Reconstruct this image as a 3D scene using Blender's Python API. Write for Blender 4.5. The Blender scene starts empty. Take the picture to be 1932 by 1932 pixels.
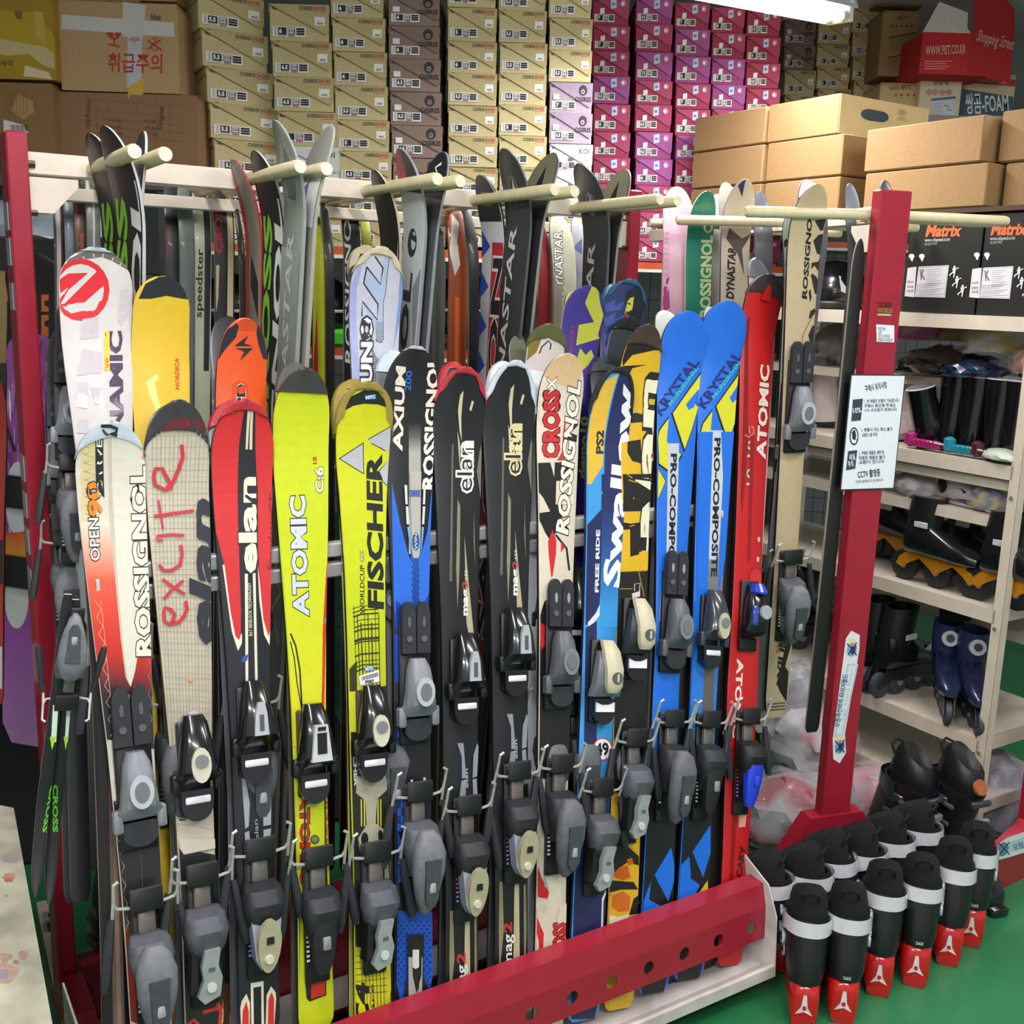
import bpy, bmesh, math, random
from mathutils import Vector as V, Matrix
from mathutils.geometry import tessellate_polygon
random.seed(7)
SC = bpy.context.scene; COL = SC.collection
R = math.radians
# ---------------------------------------------------------------- camera
FPX, PITCH, ROLL, CAM = 2012.0, R(11.67), R(1.715), V((0, 0, 1.7))
_f = V((0, math.cos(PITCH), -math.sin(PITCH))); _u = V((0, math.sin(PITCH), math.cos(PITCH))); _x = V((1, 0, 0))
CX = _x*math.cos(ROLL) + _u*math.sin(ROLL); CU = _u*math.cos(ROLL) - _x*math.sin(ROLL); CF = _f
cd = bpy.data.cameras.new('camera'); cam = bpy.data.objects.new('camera', cd); COL.objects.link(cam)
cd.sensor_width = 36; cd.lens = 36*FPX/1932; cd.clip_start = .05
cam.matrix_world = Matrix(((CX.x, CU.x, -CF.x, CAM.x), (CX.y, CU.y, -CF.y, CAM.y), (CX.z, CU.z, -CF.z, CAM.z), (0, 0, 0, 1)))
SC.camera = cam
# ---------------------------------------------------------------- world, lamps, exposure
SC.view_settings.view_transform = 'Standard'; SC.view_settings.look = 'None'
SC.view_settings.exposure = 0.0; SC.view_settings.gamma = 1; SC.view_settings.use_curve_mapping = False
w = bpy.data.worlds.new('shop_air'); SC.world = w; w.use_nodes = True
w.node_tree.nodes['Background'].inputs[0].default_value = (.96, .94, 1, 1)
w.node_tree.nodes['Background'].inputs[1].default_value = .62
def area(name, loc, sx, sy, power, rot=(0, 0, 0), col=(1, .965, .975)):
    l = bpy.data.lights.new(name, 'AREA'); l.shape = 'RECTANGLE'; l.size = sx; l.size_y = sy; l.energy = power; l.color = col
    o = bpy.data.objects.new(name, l); COL.objects.link(o); o.location = loc; o.rotation_euler = rot; return o
# fluorescent ceiling fixtures of the shop aisle (overhead, above and behind the viewer); the last is a fill light added to brighten the back right corner
for i, (x, y, p) in enumerate(((-.9, -.3, 37), (.9, -.2, 40), (-.3, 1.25, 31), (1.75, 1.7, 36), (2.5, 3.0, 22))):
    area('ceiling_and_fill_light', (x, y, 2.85), 1.25, .22, p, (0, 0, R(-58 if i == 2 else 0)))
# ---------------------------------------------------------------- pixel -> place on a real plane
def ray(x, y): return CX*((x-966)/FPX) - CU*((y-966)/FPX) + CF
def hit(x, y, P, N):
    d = ray(x, y); return CAM + d*((P-CAM).dot(N)/d.dot(N))
def atY(x, y, Y): return hit(x, y, V((0, Y, 0)), V((0, 1, 0)))
def flr(x, y, z=0): return hit(x, y, V((0, 0, z)), V((0, 0, 1)))
def proj(P):
    d = P-CAM; k = FPX/d.dot(CF); return 966+d.dot(CX)*k, 966-d.dot(CU)*k
TH = 1.0057; RL = V((-1.036, 2.268, 0)); RU = V((math.sin(TH), math.cos(TH), 0)); RN = V((math.cos(TH), -math.sin(TH), 0)); Z = V((0, 0, 1))
def A(u, n, z): return RL + RU*u + RN*n + Z*z
# ---------------------------------------------------------------- colours and finishes
def lin(c): return c/12.92 if c <= .04045 else ((c+.055)/1.055)**2.4
def rgb(h):
    if not isinstance(h, str): return tuple(h)
    return tuple(lin(int(h[i:i+2], 16)/255) for i in (0, 2, 4))
_M = {}
def finish(name):
    if name in _M: return _M[name]
    m = bpy.data.materials.new(name); m.use_nodes = True; nt = m.node_tree; b = nt.nodes['Principled BSDF']
    n = lambda t: nt.nodes.new('ShaderNode'+t); ln = nt.links.new
    at = n('Attribute'); at.attribute_name = 'Col'
    # (roughness, metallic, coat, noise scale, noise depth, bump)
    spec = dict(print=(.4, 0, .15, 60, .05, 0), gloss=(.2, 0, .4, 40, .06, 0), satin=(.42, 0, 0, 50, .09, .02), matte=(.75, 0, 0, 90, .12, .08),
                card=(.82, 0, 0, 130, .10, .06), metal=(.4, .35, 0, 70, .1, 0), paint=(.33, 0, .15, 18, .07, .015), fabric=(.95, 0, 0, 240, .25, .25),
                rubber=(.55, 0, 0, 60, .2, .05), paper=(.6, 0, 0, 60, .03, 0), dirty=(.6, 0, 0, 9, .35, .02))[name]
    tc = n('TexCoord'); nz = n('TexNoise'); nz.inputs['Scale'].default_value = spec[3]; nz.inputs['Detail'].default_value = 4
    ln(tc.outputs['Object'], nz.inputs['Vector'])
    mr = n('MapRange'); mr.inputs[1].default_value = .3; mr.inputs[2].default_value = .7
    mr.inputs[3].default_value = 1-spec[4]; mr.inputs[4].default_value = 1+spec[4]*.6; ln(nz.outputs[0], mr.inputs[0])
    mx = n('VectorMath'); mx.operation = 'SCALE'; ln(at.outputs['Color'], mx.inputs[0]); ln(mr.outputs[0], mx.inputs['Scale'])
    ln(mx.outputs[0], b.inputs['Base Color'])
    b.inputs['Roughness'].default_value = spec[0]; b.inputs['Metallic'].default_value = spec[1]; b.inputs['Coat Weight'].default_value = spec[2]
    if spec[5]:
        bp = n('Bump'); bp.inputs['Strength'].default_value = spec[5]; bp.inputs['Distance'].default_value = .01
        ln(nz.outputs[0], bp.inputs['Height']); ln(bp.outputs[0], b.inputs['Normal'])
    _M[name] = m; return m
def plastic_film():
    if 'film' in _M: return _M['film']
    m = bpy.data.materials.new('clear_plastic_film'); m.use_nodes = True; nt = m.node_tree; b = nt.nodes['Principled BSDF']
    b.inputs['Base Color'].default_value = (.85, .87, .9, 1); b.inputs['Roughness'].default_value = .12
    b.inputs['Alpha'].default_value = .16
    n = nt.nodes.new('ShaderNodeTexNoise'); n.inputs['Scale'].default_value = 26; bp = nt.nodes.new('ShaderNodeBump'); bp.inputs['Strength'].default_value = .5
    nt.links.new(n.outputs[0], bp.inputs['Height']); nt.links.new(bp.outputs[0], b.inputs['Normal'])
    _M['film'] = m; return m
def emitter(name, col, s):
    m = bpy.data.materials.new(name); m.use_nodes = True; b = m.node_tree.nodes['Principled BSDF']
    b.inputs['Emission Color'].default_value = (*col, 1); b.inputs['Emission Strength'].default_value = s; return m
# ---------------------------------------------------------------- mesh builder
class MB:
    def __init__(s): s.v = []; s.f = []; s.c = []; s.m = []; s.fin = []
    def _fi(s, fin):
        if fin not in s.fin: s.fin.append(fin)
        return s.fin.index(fin)
    def add(s, vs, fs, col, fin='satin'):
        o = len(s.v); s.v += [tuple(v) for v in vs]; k = s._fi(fin)
        if isinstance(col, list): s.c += col
        else: s.c += [rgb(col)]*len(vs)
        for f in fs: s.f.append(tuple(i+o for i in f)); s.m.append(k)
        return s
    def box(s, c, d, col, fin='satin', M=None, bev=0, taper=1.0, tx=None):
        """box centred at c with full sizes d; bev chamfers the vertical and top edges; taper scales the +z end"""
        x, y, z = d[0]/2, d[1]/2, d[2]/2; tx = tx or (taper, taper)
        if bev:
            b = bev; prof = []
            def ring(zz, sx, sy, i):
                X, Y = (x-i)*sx, (y-i)*sy
                return [(-X+b, -Y, zz), (X-b, -Y, zz), (X, -Y+b, zz), (X, Y-b, zz), (X-b, Y, zz), (-X+b, Y, zz), (-X, Y-b, zz), (-X, -Y+b, zz)]
            R_ = ring(-z, 1, 1, b) + ring(-z+b, 1, 1, 0) + ring(z-b, tx[0], tx[1], 0) + ring(z, tx[0], tx[1], b)
            fs = [tuple(range(7, -1, -1)), tuple(range(24, 32))]
            for r in range(3):
                for i in range(8): j = (i+1) % 8; fs.append((r*8+i, r*8+j, r*8+8+j, r*8+8+i))
            vs = R_
        else:
            a, e = tx
            vs = [(-x, -y, -z), (x, -y, -z), (x, y, -z), (-x, y, -z), (-x*a, -y*e, z), (x*a, -y*e, z), (x*a, y*e, z), (-x*a, y*e, z)]
            fs = [(3, 2, 1, 0), (4, 5, 6, 7), (0, 1, 5, 4), (1, 2, 6, 5), (2, 3, 7, 6), (3, 0, 4, 7)]
        vs = [V(v) for v in vs]
        if M is not None: vs = [M @ v for v in vs]
        c = V(c); return s.add([v+c for v in vs], fs, col, fin)
    def loft(s, rings, col, fin='satin', caps=(1, 1), closed=True):
        """rings: equal-length lists of points; skin between them"""
        n = len(rings[0]); vs = [p for r in rings for p in r]; fs = []
        for k in range(len(rings)-1):
            for i in range(n if closed else n-1):
                j = (i+1) % n; fs.append((k*n+i, k*n+j, k*n+n+j, k*n+n+i))
        if caps[0]: fs.append(tuple(range(n-1, -1, -1)))
        if caps[1]: fs.append(tuple(range((len(rings)-1)*n, len(rings)*n)))
        return s.add(vs, fs, col, fin)
    def tube(s, pts, r, col, fin='satin', n=8, caps=(1, 1)):
        pts = [V(p) for p in pts]; rr = r if isinstance(r, (list, tuple)) else [r]*len(pts); rings = []; up = None
        for i, p in enumerate(pts):
            t = ((pts[min(i+1, len(pts)-1)]-p).normalized() + (p-pts[max(i-1, 0)]).normalized()).normalized()
            if up is None: up = V((0, 0, 1)) if abs(t.z) < .9 else V((1, 0, 0))
            a = t.cross(up).normalized(); up = a.cross(t).normalized()
            rings.append([p + (a*math.cos(k*math.tau/n) + up*math.sin(k*math.tau/n))*rr[i] for k in range(n)])
        return s.loft(rings, col, fin, caps)
    def prism(s, poly, h0, h1, col, fin='satin', fn=None, side=None):
        """2-D polygon (x,y) extruded along z; fn maps (x,y,z)->point"""
        fn = fn or (lambda x, y, z: (x, y, z)); n = len(poly)
        ar = sum(poly[i][0]*poly[(i+1) % n][1]-poly[(i+1) % n][0]*poly[i][1] for i in range(n))
        if ar < 0: poly = poly[::-1]
        vs = [fn(x, y, h0) for x, y in poly] + [fn(x, y, h1) for x, y in poly]
        tri = tessellate_polygon([[V((x, y, 0)) for x, y in poly]])
        fs = []
        for t in tri:
            a, b, c_ = [V((*poly[i], 0)) for i in t]
            if (b-a).cross(c_-a).z < 0: t = t[::-1]
            fs.append(tuple(i+n for i in t)); fs.append(tuple(t[::-1]))
        sf = [(i, (i+1) % n, n+(i+1) % n, n+i) for i in range(n)]
        if side: s.add(vs, fs, col, fin); return s.add(vs, sf, side, fin)
        return s.add(vs, fs+sf, col, fin)
    def mesh(s, name, smooth=None):
        me = bpy.data.meshes.new(name); me.from_pydata(s.v, [], s.f); me.update()
        ca = me.color_attributes.new('Col', 'FLOAT_COLOR', 'POINT'); buf = []
        for c in s.c: buf += (c[0], c[1], c[2], 1)
        ca.data.foreach_set('color', buf)
        for fin in s.fin: me.materials.append(fin if not isinstance(fin, str) else finish(fin))
        me.polygons.foreach_set('material_index', s.m)
        if smooth:
            me.polygons.foreach_set('use_smooth', [True]*len(me.polygons)); me.set_sharp_from_angle(angle=R(smooth))
        return me
    def build(s, name, parent=None, smooth=35, **k): return link(name, s.mesh(name, smooth), parent, **k)
def link(name, me, parent=None, loc=None, rot=None, **props):
    o = bpy.data.objects.new(name, me); COL.objects.link(o); o.parent = parent
    if loc is not None: o.location = loc
    if rot is not None: o.rotation_euler = rot
    for k, v in props.items(): o[k] = v
    return o
def tag(o, label, cat, group=None):
    o['label'] = label; o['category'] = cat
    if group: o['group'] = group
    return o
def thing(name, label, cat, M=None, group=None):
    o = bpy.data.objects.new(name, None); COL.objects.link(o); o.empty_display_size = .05
    if M is not None: o.matrix_world = M
    return tag(o, label, cat, group)
def struct(mb, name, parent=None, smooth=None, **k):
    o = mb.build(name, parent, smooth, **k); o['kind'] = 'structure'; return o
def copy_tree(o, parent=None, M=None):
    c = o.copy(); COL.objects.link(c); c.parent = parent
    if M is not None: c.matrix_world = M
    for ch in list(o.children): copy_tree(ch, c)
    return c
def frame(P, xa, ya, za):
    return Matrix(((xa.x, ya.x, za.x, P.x), (xa.y, ya.y, za.y, P.y), (xa.z, ya.z, za.z, P.z), (0, 0, 0, 1)))
def yaw(P, a): return Matrix.Translation(P) @ Matrix.Rotation(a, 4, 'Z')
def rnd(a, b): return random.uniform(a, b)
# ---------------------------------------------------------------- lettering
ASC = 'ABCDEFGHIJKLMNOPQRSTUVWXYZabcdefghijklmnopqrstuvwxyz0123456789-.%:,/+&()'
KOR = '구매시유의사항세일주촬영중모험과신비타거월드취급쌍곰폼매장안내간오전부터저녁영업합니다이본제품은반가능확인해세요수료환불카취소교일착용한탁후곳감사'
OFFS = (0.0, .015, .04, .075, .12)
_G = {}
def load_glyphs():
    jobs = [(c, o) for c in ASC for o in OFFS] + [(c, OFFS[1]) for c in dict.fromkeys(KOR)] + [('|'+c+'|', OFFS[1]) for c in ASC+''.join(dict.fromkeys(KOR))] + [('||', OFFS[1])]
    obs = []
    for txt, off in jobs:
        cu = bpy.data.curves.new('lettering', 'FONT'); cu.body = txt; cu.resolution_u = 2; cu.offset = off; cu.fill_mode = 'FRONT'
        o = bpy.data.objects.new('lettering', cu); COL.objects.link(o); obs.append((o, cu, txt, off))
    dg = bpy.context.evaluated_depsgraph_get(); width = {}
    for o, cu, txt, off in obs:
        me = o.evaluated_get(dg).to_mesh(); vs = [(v.co.x/.7, v.co.y/.7) for v in me.vertices]
        if txt[0] == '|': width[txt[1:-1]] = max(v[0] for v in vs)
        else: me.calc_loop_triangles(); _G[txt, off] = (vs, [tuple(t.vertices) for t in me.loop_triangles])
    for o, cu, _, _ in obs: bpy.data.objects.remove(o); bpy.data.curves.remove(cu)
    for c in width:
        if c: _G[c] = width[c]-width['']
load_glyphs()
def glyphs(txt, off=0.0):
    """2-D triangles of a line of lettering, cap height 1: (verts, tris, right end)"""
    off = min(OFFS, key=lambda o: abs(o-off)); vs = []; ts = []; x = 0.0
    for c in txt:
        if c == ' ': x += .42; continue
        g = _G.get((c, off)) or _G.get((c, OFFS[1]))
        if not g: continue
        o = len(vs); vs += [(a+x, b) for a, b in g[0]]; ts += [tuple(i+o for i in t) for t in g[1]]; x += _G[c]
    return vs, ts, x
class Art:
    """flat print: shapes given in photo pixels (or any 2-D frame), laid onto a surface by a mapping"""
    def __init__(s, ox=0, oy=0, k=1): s.v = []; s.t = []; s.c = []; s.l = 0; s.z = (ox, oy, k); s.up = 1
    def o(s, ox, oy, k=3.864): s.z = (ox, oy, k); return s
    def _add(s, pts, tris, cols):
        o = len(s.v); L = s.l; s.l += 1
        ox, oy, k = s.z; s.v += [(ox+x/k, oy+y/k, L) for x, y in pts]; s.t += [tuple(i+o for i in t) for t in tris]
        s.c += cols if isinstance(cols, list) else [rgb(cols)]*len(pts)
    def P(s, col, *xy):
        pts = list(zip(xy[::2], xy[1::2]))
        tr = tessellate_polygon([[V((x, y, 0)) for x, y in pts]]); s._add(pts, tr, col); return s
    def G(s, c0, c1, *xy):
        """gradient quad strip: points run down the left side then up the right; c0 first end, c1 last; c may be lists"""
        pts = list(zip(xy[::2], xy[1::2])); n = len(pts)//2
        a, b = rgb(c0), rgb(c1); tr = []; cols = []
        for i in range(2*n):
            k = i if i < n else 2*n-1-i; w_ = k/(n-1); cols.append(tuple(a[j]*(1-w_)+b[j]*w_ for j in range(3)))
        for i in range(n-1): tr += [(i, i+1, 2*n-2-i), (i, 2*n-2-i, 2*n-1-i)]
        s._add(pts, tr, cols); return s
    def F(s, x, *stops):
        """full-width colour run down the piece: stops are y0,c0,y1,c1...; x = (left, right)"""
        for i in range(0, len(stops)-2, 2):
            s.G(stops[i+1], stops[i+3], x[0], stops[i], x[0], stops[i+2], x[1], stops[i+2], x[1], stops[i])
        return s
    def E(s, col, cx, cy, rx, ry=None, rot=0, n=20):
        ry = ry or rx; c, d = math.cos(R(rot)), math.sin(R(rot))
        pts = []
        for i in range(n):
            a = i*math.tau/n; x, y = rx*math.cos(a), ry*math.sin(a); pts.append((cx+x*c-y*d, cy+x*d+y*c))
        s._add(pts, [(0, i, i+1) for i in range(1, n-1)], col); return s
    def S(s, col, wd, *xy):
        pts = [V(p) for p in zip(xy[::2], xy[1::2])]; vs = []; tr = []
        for i, p in enumerate(pts):
            d = pts[min(i+1, len(pts)-1)]-pts[max(i-1, 0)]; d = d.normalized() if d.length else V((1, 0)); q = V((-d.y, d.x))*wd/2
            vs += [tuple(p+q), tuple(p-q)]
        for i in range(len(pts)-1): a = 2*i; tr += [(a, a+1, a+3), (a, a+3, a+2)]
        s._add(vs, tr, col); return s
    def T(s, txt, col, x0, y0, x1, y1, h, out=None, ow=.045, sh=0.0, bold=0.015):
        """lettering from baseline start to baseline end, cap height h"""
        d = V((x1-x0, y1-y0)); up = V((d.y, -d.x)).normalized()*h*s.up
        if out: s._txt(txt, out, x0, y0, d, up, sh, bold+ow)
        s._txt(txt, col, x0, y0, d, up, sh, bold); return s
    def _txt(s, txt, col, x0, y0, d, up, sh, off):
        vs, ts, w0 = glyphs(txt, off); dn = d.normalized()*sh*up.length
        s._add([(x0+d.x*x/w0+up.x*y+dn.x*y, y0+d.y*x/w0+up.y*y+dn.y*y) for x, y in vs], ts, col)
    def build(s, name, parent, fn, fin='print', cuts=(), clamp=None, eps=.0003, pre=None):
        """fn(a,b,h)->point; pre maps the drawing frame to (a,b); cuts: b values where the print must bend"""
        if not s.v: return None
        bm = bmesh.new(); lay = bm.verts.layers.float_color.new('Col'); vs = []
        for (x, y, L), c in zip(s.v, s.c):
            a, b = pre(x, y) if pre else (x, y); q = bm.verts.new((a, b, 0)); q[lay] = (*c, L); vs.append(q)
        for t in s.t:
            try: bm.faces.new([vs[i] for i in t])
            except ValueError: pass
        for c in cuts:
            bmesh.ops.bisect_plane(bm, geom=bm.verts[:]+bm.edges[:]+bm.faces[:], plane_co=(0, c, 0), plane_no=(0, 1, 0))
        for q in bm.verts:
            a, b = q.co.x, q.co.y
            if clamp: a, b = clamp(a, b)
            L = q[lay][3]; q[lay][3] = 1.0; q.co = fn(a, b, eps+L*4e-5)
        bm.normal_update()
        me = bpy.data.meshes.new(name); bm.to_mesh(me); bm.free()
        me.color_attributes.active_color = me.color_attributes['Col'] if 'Col' in me.color_attributes else None
        me.materials.append(finish(fin)); return link(name, me, parent)
# ================================================================ room
GREEN, RED, CREAM, PEG = '2d7a45', 'a32034', 'e9dccb', 'd9cfa6'
def room():
    m = MB().box((0.6, 3.2, -.02), (7.4, 9.6, .04), GREEN, 'floorpaint' if 0 else 'paint'); fl = struct(m, 'floor')
    nt = fl.data.materials[0].copy(); nt.name = 'green_floor_paint'; fl.data.materials[0] = nt; t = nt.node_tree
    n = t.nodes.new('ShaderNodeTexNoise'); n.inputs['Scale'].default_value = 3.2; n.inputs['Detail'].default_value = 8
    cr = t.nodes.new('ShaderNodeValToRGB'); cr.color_ramp.elements[0].color = (*rgb('267043'), 1); cr.color_ramp.elements[0].position = .3
    cr.color_ramp.elements[1].color = (*rgb('2f7d50'), 1); cr.color_ramp.elements[1].position = .68
    tc = t.nodes.new('ShaderNodeTexCoord'); t.links.new(tc.outputs['Object'], n.inputs['Vector']); t.links.new(n.outputs[0], cr.inputs[0])
    t.links.new(cr.outputs[0], t.nodes['Principled BSDF'].inputs['Base Color'])
    for i, a in enumerate((0,)):
        struct(MB().box((0.6, 8.02, 1.5), (7.4, .04, 3.0), 'b9bcc0', 'matte'), 'wall_back')
    struct(MB().box((4.32, 3.2, 1.5), (.04, 9.6, 3.0), 'c9ccd2', 'matte'), 'wall_right')
    struct(MB().box((-3.12, 3.2, 1.5), (.04, 9.6, 3.0), 'b4b2ae', 'matte'), 'wall_left')
    struct(MB().box((0.6, 3.2, 3.02), (7.4, 9.6, .04), 'dfe2e4', 'matte'), 'ceiling')
    tag(MB().box((-1.75, 3.75, .006), (2.2, 1.9, .012), '16181a', 'fabric', M=Matrix.Rotation(.35, 4, 'Z')).build('floor_mat', None), 'dark floor mat on the green floor beyond the left red post', 'mat')
room()
# ================================================================ ski racks
def rack_matrix(P, u): n = V((u.y, -u.x, 0)); return frame(P, u, -n, Z)
def holes_panel(mb, x0, x1, y0, y1, holes, th, col, fn, depthcol):
    """upright panel with round holes; panel plane (x,y), thickness th along z"""
    # strip between hole cells so that every hole is a real opening
    xs = [x0] + [v for h in holes for v in (h[0]-h[2]*1.25, h[0]+h[2]*1.25)] + [x1]; q = 16
    def quad(a, b):
        mb.prism([(a, y0), (b, y0), (b, y1), (a, y1)], 0, th, col, 'paint', fn)
    for i in range(0, len(xs), 2):
        if xs[i+1]-xs[i] > 1e-4: quad(xs[i], xs[i+1])
    for hx, hy, r in holes:
        a, b = hx-r*1.25, hx+r*1.25; out = []; inn = []
        for k in range(q):
            t = k*math.tau/q; c, s = math.cos(t), math.sin(t)
            inn.append((hx+r*.92*c, hy+r*c*0+r*s))
            for sx, sy in ((1, y1-hy), (-1, y1-hy), (-1, y0-hy), (1, y0-hy)):
                ca = math.atan2(sy, sx*r*1.25) % math.tau
                if abs((t-ca+math.pi) % math.tau-math.pi) < math.pi/q: c, s = math.cos(ca), math.sin(ca)
            m_ = max(abs(c)/(r*1.25), s/(y1-hy) if s > 0 else -s/(hy-y0)); out.append((hx+c/m_, hy+s/m_))
        for (za, zb) in ((0, th),):
            vs = [fn(x, y, za) for x, y in out]+[fn(x, y, za) for x, y in inn]+[fn(x, y, zb) for x, y in out]+[fn(x, y, zb) for x, y in inn]
            fs = []
            for k in range(q):
                j = (k+1) % q; fs += [(k, q+k, q+j, j), (2*q+k, 2*q+j, 3*q+j, 3*q+k), (q+k, 3*q+k, 3*q+j, q+j)]
            mb.add(vs, fs, col, 'paint')
        # the four corners left over by the fan
def make_rack(name, label, P, u, length, posts, pegs, backpegs, tray=True):
    M = rack_matrix(P, u); t = thing(name, label, 'ski rack', M)
    pw, pd, H = .04, .095, 1.985
    for x in posts:
        mb = MB().box((x, 0, H/2), (pw, pd, H), RED, 'paint', bev=.003)
        mb.box((x, -.16 if tray else 0, .06 if tray else .12), (pw+.012, .44 if tray else .5, .12 if tray else .24), RED, 'paint', tx=(1, .35)); po = mb.build('post', t)
        for zz in (1.925, 1.83):
            for sx in ((1,) if x == posts[0] else (-1,)): MB().tube([(x+sx*pw/2, -.03, zz), (x+sx*(pw/2+.014), -.03, zz)], .008, '5a4c48', 'metal', 6).build('bolt', po)
    MB().box((length/2, -.01, 1.927), (length-.04, .04, .045), CREAM, 'paint', bev=.003).build('beam', t)
    if tray: MB().box((length/2, .2, 1.885), (length-.04, .03, .03), CREAM, 'paint', bev=.003).build('rear_beam', t)
    for x, sg in ((posts[0], 1),) + (((posts[-1], -1),) if len(posts) > 1 else ()):
        for yy in (-.035, .03):
            pl = [(x+sg*.02, 1.9), (x+sg*.115, 1.9), (x+sg*.115, 1.885), (x+sg*.065, 1.83), (x+sg*.02, 1.83)]
            MB().prism(pl, yy, yy+.005, CREAM, 'paint', lambda a, b, c: (a, c, b)).build('gusset', t)
    for x in pegs:
        z0 = 1.928
        pg = MB().tube([(x, .035, z0-.004), (x, -.385, z0), (x, -.392, z0)], [.0145, .0145, .0125], PEG, 'satin', 14).build('peg', t)
        MB().tube([(x, -.391, z0), (x, -.3945, z0)], .0125, 'ede4c4', 'satin', 14).build('end_cap', pg, label='pale round end cap of the peg')
    for x in backpegs:
        MB().tube([(x, .03, 1.925), (x, .4, 1.915), (x, .408, 1.915)], [.0145, .0145, .01], PEG, 'satin', 14).build('peg', t)
    return t
rackA = make_rack('ski_rack', 'long red steel ski rack with cream pegs, holding the front row of skis', RL, RU, 1.595, [0, 1.575],
                  [a+b for a in (.147, .462, .766, 1.066, 1.373) for b in (0, .055)], [a+b for a in (.2, .45, .75, 1.05, 1.33) for b in (0, .06)])
def rackA_lower(t):
    WZ = .138
    f = lambda a, n, z: (a, -n, z)
    # aluminium double rail that carries the leaning skis
    for z in (1.168, 1.125):
        MB().box((.79, -.462, z), (1.5, .026, .03), 'c9c6c4', 'metal', bev=.003).build('aluminium_rail', t, label='bare aluminium rail behind the leaning skis')
    for x, sg in ((.0, 1), (1.575, -1)):
        pl = [(-.04, 1.19), (.44, 1.19), (.5, 1.165), (.5, 1.09), (.43, 1.045), (-.04, 1.1)]
        br = MB().prism(pl, x+sg*.024, x+sg*.03, 'cfd4d6', 'paint', lambda a, b, c: (c, -a, b))
        br.box((x+sg*.055, -.395, 1.19), (.06, .11, .006), 'cfd4d6', 'paint'); br = br.build('rail_bracket', t, label='pale grey bent steel bracket carrying the rail')
        MB().tube([(x+sg*.06, -.42, 1.19), (x+sg*.06, -.42, 1.245)], .022, '9b9b98', 'metal', 12).build('rail_stub', br)
    # tray that holds the ski tails
    w0, w1 = -.06, 1.50
    hs = [(w0+.115+i*.1075, .183, .0165) for i in range(14)]
    mb = MB()
    fn = lambda a, b, c: (a, -.80+.012*(b-.2)/.2+c, b)
    holes_panel(mb, w0, w1, .142, .225, hs, .004, RED, fn, None)
    mb.prism([(w0, .225), (w1, .225), (w1, .281), (w0, .281)], 0, .004, RED, 'paint', lambda a, b, c: (a, -.7985+(b-.225)*.26+c, b))
    mb.prism([(w0, .276), (w1, .276), (w1, .281), (w0, .281)], 0, .045, RED, 'paint', lambda a, b, c: (a, -.784+c, b+c*.06))
    mb.build('front_rail', t, None)
    mb = MB()   # white tray sheet with front lip
    for prof in ([(.5, .058), (.80, .058), (.845, .058), (.845, .088), (.835, .088), (.80, .066), (.5, .066)],):
        mb.prism([(-a, b) for a, b in prof], w0, w1, 'd8cfc8', 'dirty', lambda a, b, c: (c, a, b))
    mb.build('tail_tray', t, None, label='grimy white steel tray under the ski tails')
    for x in (w0-.004, w1):
        pl = [(.42, .058), (.845, .058), (.835, .215), (.80, .285), (.70, .33), (.42, .33)]
        MB().prism([(-a, b) for a, b in pl], x, x+.004, 'dcd6d2', 'dirty', lambda a, b, c: (c, a, b)).build('end_plate', t, label='white end plate of the tray')
    MB().box((.72, -.425, WZ/2+.03), (1.54, .006, WZ-.06), 'd5cbc6', 'dirty').build('rear_tray_rail', t, label='white steel back plate behind the ski tails')
    MB().box((.72, -.40, WZ+.032), (1.54, .03, .06), '8a1c2c', 'paint').build('rear_bar', t)
    MB().box((.77, -.17, .052), (1.46, .5, .02), '8a1c2c', 'paint').build('base_deck', t)
    for x, y in ((1.40, -.74), (1.40, .3), (.02, .3)):
        c = MB().tube([(x-.014, y, .024), (x+.014, y, .024)], .024, '3a3632', 'rubber', 16)
        c.box((x, y, .053), (.044, .044, .008), 'b9b3a8', 'metal'); c.tube([(x, y, .044), (x, y, .057)], .012, 'b9b3a8', 'metal'); c.build('caster', t, label='small swivel caster under the tray')
    # tape pieces and stickers on the outer face of the near post
    for z in (1.82, 1.75, 1.66, 1.3, 1.22, 1.14, 1.05):
        MB().box((-.0215, -.005, z), (.002, .045, .055), 'aab2bb', 'gloss').build('tape', t, label='strip of clear tape on the post')
rackA_lower(rackA)
BU = V((-.306, .952, 0)).normalized(); BN = V((BU.y, -BU.x, 0)); BP = V((.962, 2.884, 0)); 
rackB = make_rack('ski_rack', 'second red ski rack with the paper notice on its near post', BP, BU, 1.5, [0], [.025, .085, .4, .46, .8], [.03, .42, .6], False)
def onB(x, y, off=0):
    """pixel on the near face of the second rack's post"""
    P = BP - BU*(.0205+off); return hit(x, y, P, BU)
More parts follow.
